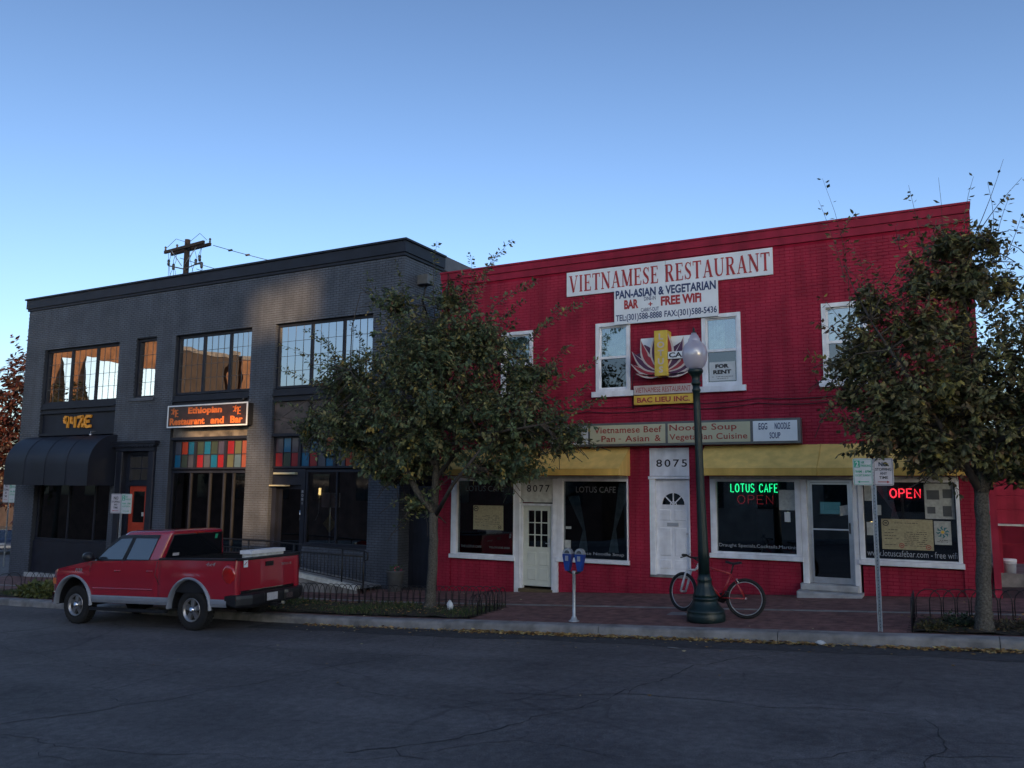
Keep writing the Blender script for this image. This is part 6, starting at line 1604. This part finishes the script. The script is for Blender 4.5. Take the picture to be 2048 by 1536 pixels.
# cab: loft between belt line and roof
def cab_section(t):
    """t 0 at belt, 1 at roof edge: (rear X, front X, half width, z)"""
    return (.94+(.80-.94)*t-0, 2.98+(2.20-2.98)*t, .935+(.745-.935)*t, BLT+(1.96-BLT)*t)
def cab_pt(u, t, off=0.0):
    """point on the cab side plane: u along from rear 0 to front 1"""
    a, b, w, z = cab_section(t); return (a+(b-a)*u, w+off, z)
g = MB(); rows = []
for t in (0, .2, .4, .6, .8, .93, 1.0):
    a, b, w, z = cab_section(t); r_ = .10
    ring_ = []
    for sx_, sy_ in ((1, 1), (-1, 1), (-1, -1), (1, -1)):
        cx_ = (b-r_*1.6 if sx_ > 0 else a+r_*.6); cy_ = (w-r_)*sy_
        angs = {(1, 1): (0, 90), (-1, 1): (90, 180), (-1, -1): (180, 270), (1, -1): (270, 360)}[(sx_, sy_)]
        for k in range(5):
            an = R(angs[0]+(angs[1]-angs[0])*k/4); ring_.append((cx_+(r_*1.6 if sx_ > 0 else r_*.6)*math.cos(an), cy_+r_*math.sin(an), z))
    ring_.append(ring_[0]); rows.append(ring_)
top = rows[-1]; cxm, cym = 1.5, 0.0
for sc, dz in ((.96, .028), (.85, .048), (.5, .06), (.02, .064)):
    rows.append([(cxm+(p[0]-cxm)*sc, p[1]*sc, 1.96+dz) for p in top])
g.grid(rows); tp('cab', g, M['truck_red'])
M['car_glass'] = mat('dark car glass', (0.035, 0.045, 0.06), 0.03, var=0.03, spec=1.0, coat=1.0)
M['car_glass2'] = mat('tinted rear glass', (0.008, 0.010, 0.014), 0.05, var=0.03, spec=.6)
def cab_at(X, z, s_, off):
    t = (z-BLT)/(1.96-BLT); w = .935+(.745-.935)*t; return (X, s_*(w+off), z)
for s_ in (1, -1):
    tri = [(2.84, 1.40), (2.03, 1.40), (1.88, 1.90), (2.25, 1.90), (2.42, 1.80)]
    q = [(1.94, 1.40), (1.24, 1.40), (1.12, 1.90), (1.80, 1.90)]
    for pts in (tri, q):
        v = [cab_at(x_, z_, s_, .008) for x_, z_ in pts]
        o = tp('side_window', MB().add(v, [tuple(range(len(v)))]), M['car_glass'])
        tp('window_frame', MB().tube(v+[v[0]], .012, 5), M['plastic_black'], o)
    v = [cab_at(x_, z_, s_, .006) for x_, z_ in ((2.04, 1.39), (1.93, 1.39), (1.79, 1.91), (1.89, 1.91))]
    tp('pillar', MB().add(v, [(0, 1, 2, 3)]), M['plastic_black'])
    v = [cab_at(x_, z_, s_, .012) for x_, z_ in ((1.10, 1.915), (1.85, 1.925), (2.27, 1.915), (2.55, 1.72))]
    tp('rain_deflector', MB().grid([v, [(a, b*1.0+s_*.03, c-.07) for a, b, c in v]]), M['plastic_black'])
    X0 = 2.86
    m_ = tp('mirror', MB().lathe([(0, -.10), (.07, -.09), (.10, -.04), (.105, .03), (.09, .09), (0, .11)], (X0, s_*1.12, 1.47), 14, axis='x'), M['plastic_black'])
    tp('mirror_arm', MB().tube([(X0+.02, s_*.94, 1.42), (X0, s_*1.08, 1.44)], .03, 6), M['plastic_black'], m_)
ws = [(2.98-.06, -.80, 1.42), (2.98-.06, .80, 1.42), (2.26, .64, 1.92), (2.26, -.64, 1.92)]
tp('windshield', MB().add([(p[0]+.03, p[1], p[2]+.02) for p in ws], [(0, 1, 2, 3)]), M['car_glass'])
def back(X_, y, z): return (cab_section((z-BLT)/(1.96-BLT))[0]-.006+X_, y, z)
bw = [back(0, -.80, 1.43), back(0, .80, 1.43), back(0, .68, 1.91), back(0, -.68, 1.91)]
o = tp('rear_window', MB().add(bw[::-1], [(0, 1, 2, 3)]), M['car_glass2'])
tp('window_frame', MB().tube(bw+[bw[0]], .014, 5), M['plastic_black'], o)
tp('sticker', MB().add([back(-.006, .62, 1.47), back(-.006, .45, 1.47), back(-.006, .45, 1.53), back(-.006, .62, 1.53)], [(0, 1, 2, 3)]), M['sign_pink'], o)
tp('sticker', MB().add([back(-.006, -.50, 1.78), back(-.006, -.58, 1.78), back(-.006, -.58, 1.88), back(-.006, -.50, 1.88)], [(0, 1, 2, 3)]), M['sign_green'], o)
tp('brake_light', MB().box(.77, .80, -.12, .12, 1.925, 1.955), M['tail_red'])
# bed: inner walls, rails, tailgate
g = MB(); g.box(-1.14, .90, -.80, .80, .72, .76); g.box(-1.14, .90, .80, .94, .76, 1.40, skip='l'); g.box(-1.14, .90, -.94, -.80, .76, 1.40); g.box(.88, .92, -.94, .94, .76, 1.42)
tp('bed', g, M['plastic_black'])
for s_ in (1, -1): tp('bed_rail', MB().grid([[(X, s_*y, z) for y, z in ((.965, 1.405), (.965, 1.435), (.90, 1.452), (.84, 1.44), (.84, 1.40))] for X in np.linspace(-1.18, .92, 6)], flip=(s_ > 0), smooth=False), M['plastic_black'])
g = MB()
v = []
for y in np.linspace(-.80, .80, 9):
    v.append([(-1.18-.012*math.cos(y*1.9), y, z) for z in (.80, .84, 1.0, 1.2, 1.36, 1.405)])
g.grid(v, flip=True); g.box(-1.17, -1.10, -.80, .80, .80, 1.40)
tg = tp('tailgate', g, M['truck_red'])
tp('tailgate_cap', MB().grid([[(X, y, z) for X, z in ((-1.205, 1.395), (-1.205, 1.43), (-1.15, 1.448), (-1.09, 1.43))] for y in (-.93, .93)], smooth=False, flip=True), M['plastic_black'], tg)
tp('handle', MB().box(-1.215, -1.195, -.11, .11, 1.24, 1.33), M['plastic_black'], tg)
text = text_mesh
for (body, y0, y1, z0, z1, mm) in (('TRITON V8', -.68, -.36, 1.22, 1.27, 'galv'), ('4X4', .76, .80, 1.2, 1.22, 'galv')):
    if body == '4X4': continue
    t = text_mesh(body, 0, 1, 0, 1, 0, M[mm], tg, name='lettering', world=False)
    t.matrix_local = Matrix(((0, 0, 0, -1.202), (-(y1-y0)*-1*-1, 0, 0, y1), (0, 0, z1-z0, z0), (0, 0, 0, 1))) if False else Matrix(((0, 1, 0, -1.204), (-(y1-y0), 0, 0, y1), (0, 0, z1-z0, z0), (0, 0, 0, 1)))
t = text_mesh('4x4', 0, 1, 0, 1, 0, M['galv'], tk, name='lettering', world=False, shear=.3)
t.matrix_local = Matrix(((-.26, 0, 0, -.42), (0, 1, 0, .985), (0, 0, .07, 1.30), (0, 0, 0, 1)))
t = text_mesh('F150', 0, 1, 0, 1, 0, M['galv'], tk, name='lettering', world=False, shear=.2, bold=.03)
t.matrix_local = Matrix(((-.22, 0, 0, 3.42), (0, 1, 0, .998), (0, 0, .07, 1.14), (0, 0, 0, 1)))
tp('sticker', MB().add([(-1.21, .76, 1.26), (-1.21, .64, 1.26), (-1.21, .64, 1.40), (-1.21, .76, 1.40)], [(0, 1, 2, 3)]), M['sign_white'], tg)
tp('sticker_stripe', MB().add([(-1.213, .74, 1.30), (-1.213, .66, 1.36), (-1.213, .66, 1.38), (-1.213, .74, 1.32)], [(0, 1, 2, 3)]), M['letter_red'], tg)
for s_ in (1, -1):                            # rear corners and lamps
    g = MB(); g.grid([[(-1.18+.0, s_*.80, z), (-1.20, s_*.88, z), (-1.19, s_*(side_y(-1.18, z)-.03), z), (-1.17, s_*side_y(-1.18, z), z)] for z in (.62, .8, 1.0, 1.2, 1.41)], flip=(s_ > 0)); tp('corner_panel', g, M['truck_red'])
    g = MB(); rows = []
    for k in range(11):
        a = 2*math.pi*k/10; rows.append([(-1.17+.17+.175*q*math.cos(a)-.02, s_*(side_y(-1.0, 1.14)+.03*(1-q*q)**.5+.006 if q < 1 else side_y(-1.0, 1.14)-.01), 1.14+.19*q*math.sin(a)) for q in (0.01, .5, .8, .95, 1)])
    g.grid(rows, flip=(s_ > 0)); tl = tp('tail_light', g, M['tail_red'])
    tp('reverse_lens', MB().lathe([(0, .0), (.035, .002), (.03, .02), (0, .03)], (-1.05, s_*(side_y(-1.0, 1.2)+.0), 1.20), 10, axis='y'), M['galv'], tl)
g = MB(); ys_ = [-1.0, -.93, -.7, -.36, -.30, .30, .36, .7, .93, 1.0]
def bux(y): return -1.40+.16*max(0, abs(y)-.75)/.25+(.05 if abs(y) < .33 else 0)
g.grid([[(bux(y)+o_, y, z) for y in ys_] for z, o_ in ((.50, .03), (.54, 0), (.66, -.01), (.72, .0), (.74, .03), (.745, .2))], smooth=False)
g.add([(bux(1.0), 1.0, .50), (bux(1.0), 1.0, .74), (-.95, 1.0, .72), (-.95, 1.0, .58)], [(0, 1, 2, 3)]); g.add([(bux(-1.0), -1.0, .50), (bux(-1.0), -1.0, .74), (-.95, -1.0, .72), (-.95, -1.0, .58)], [(3, 2, 1, 0)])
bm = tp('rear_bumper', g, M['plastic_black'])
tp('number_plate', MB().box(-1.375, -1.362, -.07, .24, .56, .71), M['plate'], bm)
t = text_mesh('8DK 4172'[:0]+'M 48217', 0, 1, 0, 1, 0, M['letter_navy'], bm, name='lettering', world=False) if False else None
for y0 in (-.36, ): tp('bumper_highlight', MB().box(-1.425, -1.405, y0-.12, y0+.08, .55, .66), M['chrome'], bm)
tp('hitch', MB().box(-1.46, -1.3, .0, .07, .44, .50), M['plastic_black'], bm)
tp('underbody', MB().box(-1.1, 4.2, -.5, .5, .42, .62), M['plastic_black'])
tp('axle', MB().tube([(0, -.8, WHR), (0, .8, WHR)], .06, 8), M['plastic_black']); tp('axle', MB().tube([(WB, -.8, WHR), (WB, .8, WHR)], .06, 8), M['plastic_black'])
tp('exhaust', MB().tube([(-.6, -.55, .42), (-1.1, -.6, .42)], .035, 8), M['galv'])
# wheels
def make_wheel(X, s_):
    c = (X, s_*.80, WHR)
    o = bpy.data.objects.new('wheel', MB().lathe([(.235, -.12), (.36, -.125), (.395, -.11), (WHR, -.085), (WHR, .085), (.395, .11), (.36, .125), (.235, .12), (.23, .0), (.235, -.12)], (0, 0, 0), 36, axis='y', cap=False).mesh('tyre', M['rubber'])); COL.objects.link(o); o.parent = tk; o.location = c
    # tread blocks
    g = MB()
    for k in range(36):
        a = 2*math.pi*k/36
        for yy in (-.07, .0, .07):
            b = a+(.05 if yy == 0 else 0)
            ca_, sa_ = math.cos(b), math.sin(b); w = .05
            g.add([((WHR-.002)*ca_-w*.4*-sa_, yy-.03, (WHR-.002)*sa_-w*.4*ca_), ((WHR-.002)*ca_+w*.4*-sa_, yy-.03, (WHR-.002)*sa_+w*.4*ca_), ((WHR-.002)*ca_+w*.4*-sa_, yy+.03, (WHR-.002)*sa_+w*.4*ca_), ((WHR-.002)*ca_-w*.4*-sa_, yy+.03, (WHR-.002)*sa_-w*.4*ca_),
                   ((WHR+.008)*ca_-w*.3*-sa_, yy-.027, (WHR+.008)*sa_-w*.3*ca_), ((WHR+.008)*ca_+w*.3*-sa_, yy-.027, (WHR+.008)*sa_+w*.3*ca_), ((WHR+.008)*ca_+w*.3*-sa_, yy+.027, (WHR+.008)*sa_+w*.3*ca_), ((WHR+.008)*ca_-w*.3*-sa_, yy+.027, (WHR+.008)*sa_-w*.3*ca_)],
                  [(4, 5, 6, 7), (0, 1, 5, 4), (1, 2, 6, 5), (2, 3, 7, 6), (3, 0, 4, 7)])
    part('tread', g, M['rubber'], o, kind='stuff', world=False)
    part('rim', MB().lathe([(.238, .125*s_), (.232, .118*s_), (.215, .09*s_), (.21, .03*s_), (.0, .03*s_)], (0, 0, 0), 32, axis='y', cap=False), M['rim_dark'], o, world=False)
    part('rim_lip', MB().lathe([(.24, .122*s_), (.238, .132*s_), (.222, .13*s_), (.20, .085*s_)], (0, 0, 0), 32, axis='y', cap=False), M['rim'], o, world=False)
    for k in range(5):
        a = 2*math.pi*k/5+.3; g = MB(); ca_, sa_ = math.cos(a), math.sin(a)
        def q(r_, w, y): return (r_*ca_-w*sa_, y*s_, r_*sa_+w*ca_)
        g.add([q(.05, -.04, .10), q(.05, .04, .10), q(.215, .055, .085), q(.215, -.055, .085), q(.05, -.045, .05), q(.05, .045, .05), q(.22, .065, .05), q(.22, -.065, .05)], [(0, 1, 2, 3), (0, 4, 5, 1), (1, 5, 6, 2), (2, 6, 7, 3), (3, 7, 4, 0)])
        part('spoke', g, M['rim'], o, world=False)
    part('hub_cap', MB().lathe([(.075, .06*s_), (.075, .115*s_), (.05, .15*s_), (0, .155*s_)], (0, 0, 0), 20, axis='y'), M['chrome'], o, world=False)
for X in (0, WB):
    for s_ in (1, -1): make_wheel(X, s_)
# white storage bin in the bed
M4 = tk.matrix_world
ct = thing('storage_bin', 'white plastic storage bin with a lid standing in the pickup bed', 'bin')
ct.matrix_world = M4 @ Matrix.Translation((-.96, -.08, .775))
part('tub', MB().box(-.13, .13, -.48, .48, 0, .72), M['white_dirty'], ct, world=False); part('lid', MB().bbox(-.155, .155, -.52, .52, .725, .80, .01), M['white'], ct, world=False)

# ------------------------------------------------------------------ far left corner: cross street, cars, tree
def car(lab, x, y, rz, m, L=4.5, group=None):
    o = thing('parked_car', lab, 'car', (x, y, RZ(x)), (0, 0, rz), group)
    prof = [(0, .35), (.02, .75), (.25, .95), (.55, 1.0), (1.15, 1.42), (2.4, 1.45), (3.15, 1.0), (4.1, .85), (4.4, .65), (4.45, .35)]
    g = MB(); k = L/4.5
    g.grid([[(p[0]*k-L/2, y_*(.86 if p[1] > 1.05 else 1), p[1]) for p in prof] for y_ in (-.86, -.8, .8, .86)][:4])
    for s_ in (-1, 1):
        g.add([(p[0]*k-L/2, s_*.86*(.86 if p[1] > 1.05 else 1), p[1]) for p in prof], [tuple(range(len(prof)))])
    part('body', g, m, o, world=False)
    part('rear_window', MB().add([(.60*k-L/2-.01, -.68, 1.04), (.60*k-L/2-.01, .68, 1.04), (1.10*k-L/2-.02, .6, 1.40), (1.10*k-L/2-.02, -.6, 1.40)], [(0, 1, 2, 3)]), M['car_glass'], o, world=False)
    for s_ in (-1, 1):
        part('side_window', MB().add([(.95*k-L/2, s_*.80, 1.06), (2.95*k-L/2, s_*.80, 1.06), (2.35*k-L/2, s_*.755, 1.39), (1.3*k-L/2, s_*.755, 1.39)], [(0, 1, 2, 3)]), M['car_glass'], o, world=False)
        part('tail_light', MB().box(-L/2-.02, -L/2+.12, s_*.72-.14, s_*.72+.14, .70, .86), M['tail_red'], o, world=False)
        for X in (.85, 3.55): part('wheel', MB().lathe([(.0, -.1), (.3, -.1), (.31, 0), (.3, .1), (0, .1)], (X*k-L/2, s_*.78, .31), 18, axis='y'), M['rubber'], o, world=False)
    part('number_plate', MB().box(-L/2-.03, -L/2-.0, -.2, .2, .62, .74), M['plate'], o, world=False)
    return o
M['car_navy'] = mat('dark blue car paint', (0.02, 0.025, 0.05), 0.25, var=0.05, coat=1)
M['car_silver'] = mat('silver car paint', (0.3, 0.31, 0.33), 0.3, 0.3, var=0.05, coat=1)
car('dark blue car seen past the left corner of the grey building', -51.6, 12.9, R(140), M['car_navy'])
car('silver car parked beyond the dark blue car on the cross street', -60.0, 19.5, R(150), M['car_silver'])
M['opp_brown'] = mat('brown brick front', (0.14, 0.075, 0.055), 0.85, var=0.2, scale=1.5)
M['opp_shade0'] = mat('dark brown far wall', (0.04, 0.03, 0.03), 0.85, var=0.2, scale=1.2)
fb = thing('far_building', 'low brown building far beyond the left corner, with a pale sign band', 'building', (-95, 50, -2))
part('wall', MB().box(-125, -82, 44, 60, -3.5, 3.2), M['opp_shade0'], fb); part('roof', MB().box(-125.2, -81.8, 43.8, 60.2, 3.2, 3.5), M['sign_frame'], fb); part('sign_band', MB().box(-120, -83, 43.85, 43.98, 2.0, 2.7), M['sign_pale'], fb)
for k in range(6): part('window', MB().box(-120+k*6, -116+k*6, 43.9, 43.98, -1.0, 1.4), M['car_glass2'], fb)
def far_tree(lab, x, y, h, r_, pal, n, seed, size=.28, name='far_tree', nl=14, group=None, trunk_r=.2, z0=None, low=.25):
    zb_ = (RZ(x) if z0 is None else z0)
    tr_ = [((x, y, zb_), trunk_r), ((x+.1, y, zb_+h*.35), trunk_r*.7), ((x, y+.1, zb_+h*.75), trunk_r*.3)]
    lim = [[((x, y, zb_+h*.3), trunk_r*.6), ((x+r_*.4*math.cos(a), y+r_*.4*math.sin(a), zb_+h*.55), trunk_r*.3), ((x+r_*.7*math.cos(a), y+r_*.7*math.sin(a), zb_+h*.75), trunk_r*.1)] for a in (0, 1.3, 2.6, 3.9, 5.2)]
    cz = zb_+h*(low+(1-low)/2); rz_ = h*(1-low)/2
    bl = [((x, y, cz), (r_, r_, rz_), n)]
    return tree(name, lab, tr_, lim, bl, [], pal, size=size, seed=seed, shoot_len=(.8, 1.8), nleaf=nl)
RED = [(3, (.055, .018, .016)), (2, (.04, .02, .016)), (1, (.085, .028, .02)), (1, (.035, .022, .018))]
far_tree('dark red autumn tree beyond the left corner of the grey building', -64, 24.0, 17.5, 6.0, RED, 1700, 3, size=.42, low=.08)
far_tree('thin bare topped tree between the red tree and the grey building', -57.0, 25.5, 15.5, 3.2, RED, 60, 4, size=.18, nl=7)

# ------------------------------------------------------------------ utility pole behind the grey building
UP = Vector((-31.24, 8.0, Z(-31)))
up_t = thing('utility_pole', 'brown wooden utility pole with double crossarm and wires behind the grey building', 'pole', tuple(UP))
px_, py_ = UP.x, UP.y
topz = 13.45
part('pole', MB().tube([(px_, py_, UP.z), (px_, py_, topz)], [.17, .125], 12), M['wood_pole'], up_t)
da = Vector((.993, -.12, 0)); 
for o_ in (-.19, .19):
    A = Vector((px_, py_+o_, topz-.42)); 
    g = MB(); a_, b_ = A-da*1.55, A+da*1.55; nrm = Vector((-da.y, da.x, 0))*.05
    for zz in (0,): g.add([a_-nrm+Vector((0, 0, -.07)), b_-nrm+Vector((0, 0, -.07)), b_+nrm+Vector((0, 0, -.07)), a_+nrm+Vector((0, 0, -.07)), a_-nrm+Vector((0, 0, .07)), b_-nrm+Vector((0, 0, .07)), b_+nrm+Vector((0, 0, .07)), a_+nrm+Vector((0, 0, .07))], [(0, 3, 2, 1), (4, 5, 6, 7), (0, 1, 5, 4), (1, 2, 6, 5), (2, 3, 7, 6), (3, 0, 4, 7)])
    part('crossarm', g, M['wood_pole'], up_t)
for s_ in (-1, 1): part('brace', MB().tube([(px_+s_*.08, py_-.2, topz-1.3), (px_+s_*.75, py_-.2+s_*.07, topz-.5)], .022, 5), M['galv'], up_t)
for dx, l_ in ((-1.5, 0), (-.7, 0), (1.5, 0)):
    part('insulator', MB().lathe([(0, 0), (.03, .0), (.05, .05), (.03, .1), (.06, .14), (.04, .2), (0, .22)], (px_+dx, py_, topz-.34), 8), M['ceramic'], up_t)
for dx, dz in ((-1.1, -1.0), (-.75, -1.25), (.75, -1.2), (1.0, -1.05), (1.15, -1.4)):
    part('insulator', MB().lathe([(0, -.16), (.05, -.14), (.07, -.06), (.05, 0), (.07, .06), (.05, .14), (0, .16)], (px_+dx, py_-.1, topz+dz), 8), M['ceramic'], up_t)
part('bracket', MB().tube([(px_-1.1, py_-.1, topz-1.15), (px_, py_-.1, topz-1.45), (px_+1.1, py_-.1, topz-1.25)], .03, 5), M['sign_frame'], up_t)
wires = [((px_+1.5, py_+.2, topz-.42), (px_+14, py_+6, topz-2.6), .5), ((px_-.7, py_+.2, topz-.75), (px_+14, py_+5.4, topz-4.0), .5), ((px_+.7, py_, topz-1.5), (px_+12, py_+3, topz-4.3), .3)]
for a, b, sg in wires:
    A, B = Vector(a), Vector(b); part('wire', MB().tube([A.lerp(B, t)-Vector((0, 0, sg*4*t*(1-t))) for t in [k/12 for k in range(13)]], .018, 4), M['iron'], up_t)
    for t in (.06, .12): part('insulator', MB().lathe([(0, -.12), (.05, -.1), (.05, .1), (0, .12)], tuple(A.lerp(B, t)-Vector((0, 0, sg*4*t*(1-t)))), 8, axis='x'), M['ceramic'], up_t)
rg = random.Random(14)
for k in range(9):                             # drop leads looping down from the arm
    dx = rg.choice((-1.15, -.9, -.6, .6, .85, 1.1)); dx2 = dx+rg.uniform(-.3, .3)
    part('wire', MB().tube([(px_+dx, py_-.1, topz-.5), (px_+dx+rg.uniform(-.25, .25), py_-.15, topz-1.0), (px_+dx2+rg.uniform(-.25, .25), py_-.1, topz-1.7), (px_+dx2, py_-.1, topz-3.2)], .012, 3), M['iron'], up_t)
part('wire', MB().tube([(px_-1.4, py_, topz-.2), (px_-.8, py_, topz+.15), (px_-.1, py_, topz-.1)], .012, 3).tube([(px_+.2, py_, topz-.1), (px_+.8, py_, topz+.2), (px_+1.3, py_, topz-.2)], .012, 3), M['iron'], up_t)

# ------------------------------------------------------------------ the other side of the street (stands behind the camera, shades the road and shows in the glass; the slab block is added)
M['opp_brick'] = mat('orange brown brick', (0.26, 0.125, 0.06), 0.85, var=0.2, scale=1.2)
M['opp_stone'] = mat('tan stone front', (0.42, 0.38, 0.33), 0.85, var=0.15, scale=1.5)
M['opp_glass'] = mat('window glass opposite', (0.03, 0.05, 0.055), 0.06, var=0.05, spec=1.0, coat=1.0)
def opp(lab, x0, x1, y0, y1, h, m, cols, rows_, sidewin=False):
    zb_ = Z((x0+x1)/2)-1; o = thing('building_opposite', lab, 'building', ((x0+x1)/2, y1, zb_))
    part('wall', MB().box(x0, x1, y0, y1, zb_, h), M[m], o); part('parapet', MB().box(x0-.1, x1+.1, y0-.1, y1+.1, h, h+.4), M['concrete'], o)
    wm = MB().box(-.7, .7, -.02, .06, 0, 1.7).mesh('window', M['opp_glass'])
    for c in range(cols):
        for r_ in range(rows_):
            w = bpy.data.objects.new('window', wm); COL.objects.link(w); w.parent = o
            w.location = Vector((x0+(x1-x0)*(c+.5)/cols, y1, 1.0+r_*3.4))-Vector(o.location)
    return o
opp('low tan shop row straight across the street', -15.5, 3, -30, -24, 3.6, 'opp_stone', 6, 1)
opp('low dark shop row across the street to the left', -50, -17, -30, -24.5, 4.2, 'opp_brown', 9, 1)
# an added, unseen slab block 110 m off towards the sun; the low sun reaches the street only through openings shaped for the wall patches
FD, TS = 110.0, math.tan(SUN_EL)
fo = thing('sun_blocker', 'added wide pale slab out of view, shaped to block the low sun', 'building', (0.6*FD, -0.8*FD, -3), (0, 0, math.atan2(.6, .8)))
def fz(x, z): return z+(FD-.6*x)*TS+3           # height on the block that shades height z of the facade at x
fw = lambda *b, n='wall': part(n, MB().box(*b), M['opp_stone'], fo, world=False)
L0, L1 = .8*-21.0, .8*-17.2; U0, U1 = .8*-18.7, .8*-16.1
ztop_ = fz(-24, 9.0)
fw(-62, L0, -2, 0, 0, ztop_); fw(-24.5, -17.6, -2, 0, ztop_+.01, fz(-31, 15), n='stair_tower')  # upper box added to keep the sun off the utility pole
fw(U1, 6.5, -2, 0, 0, ztop_)
fw(L0, U1, -2, 0, 0, fz(-19.5, .25)); fw(L0, U1, -2, 0, fz(-19.5, 4.6), fz(-17.4, 6.55)); fw(L0, U1, -2, 0, fz(-17.4, 8.3), ztop_)
part('wall', MB().prism([(L1, fz(-19.5, .25)), (U1, fz(-19.5, .25)), (U1, fz(-19.5, 4.6)), (.8*-18.6, fz(-19.5, 4.6)), (L1, fz(-19.5, 2.3))], -2, 0), M['opp_stone'], fo, world=False)
fw(L0, U0+.1, -2, 0, fz(-17.4, 6.55), fz(-17.4, 8.3))
wm = MB().box(-.8, .8, -.02, .08, 0, 1.6).mesh('window', M['opp_glass'])
for c in range(16):
    for r_ in range(7):
        pxx = -41+c*3.0
        if L0-1.2 < pxx < U1+1: continue
        w = bpy.data.objects.new('window', wm); COL.objects.link(w); w.parent = fo; w.location = (pxx, 0, 3+r_*3.4)
ob = opp('tall orange brown brick block at the far end of the street, across', -96, -70, -37.6, -25, 16.2, 'opp_brick', 5, 3)
M['opp_shade'] = mat('shade coloured brick', (0.045, 0.03, 0.026), 0.85, var=0.2, scale=1.2)  # unlit stretch of the orange wall; its shade is put into this colour
opp('shade coloured brick stretch of the orange brown block, painted as if unlit', -92, -70, -46.9, -38, 16.0, 'opp_shade', 4, 3)
opp('narrow orange brick block at the rear of the shade coloured one', -90, -70, -53, -47.3, 15.6, 'opp_brick', 3, 3)
M['opp_mirror'] = mat('mirror glazing opposite', (0.85, 0.98, 0.92), 0.03, 1.0, var=0.02)
part('glazed_bay', MB().add([(-68.5, -34.4, 4), (-68.5, -28.4, 4), (-69.95, -28.4, 13.4), (-69.95, -34.4, 13.4), (-70, -34.4, 4), (-70, -28.4, 4)], [(0, 1, 2, 3), (0, 3, 4), (1, 5, 2)]), M['opp_mirror'], ob)
opp('low brown shop across the street beyond the trees', -69.4, -51, -34, -25, 5.6, 'opp_brown', 6, 1)
OPP = [(3, (.05, .06, .03)), (2, (.09, .08, .035)), (1, (.2, .13, .05))]
far_tree('autumn tree across the road before the low brown shop', -61.5, -22, 13.0, 2.0, OPP, 170, 7, size=.3, low=.3)
far_tree('autumn tree across the road at the end of the dark shop row', -49.5, -22.5, 11.5, 1.9, OPP, 150, 8, size=.3, low=.3)
# repeats of a kind share a group
GROUPS = {'sign_post': 'parking sign posts along the street', 'hoop_fence': 'low hoop fences round the tree pits', 'street_tree': 'street trees on the pavement', 'poster': 'papers and posters in the cafe windows',
          'neon_sign': 'neon signs in the cafe windows', 'name_sign': 'small name signs under the flower sign', 'cafe_table': 'tables inside the cafe', 'curtain': 'tied curtains in the cafe windows', 'pendant_lamp': 'small lamps in the cafe windows',
          'parked_car': 'cars on the side street', 'far_tree': 'trees beyond the buildings', 'shrub': 'shrubs in the tree pit', 'building_opposite': 'buildings across the street', 'litter': 'scraps of litter on the road'}
for o in COL.objects:
    if o.parent is None and 'category' in o:
        k = o.name.split('.')[0]
        if k in GROUPS: o['group'] = GROUPS[k]
bpy.context.view_layer.update()
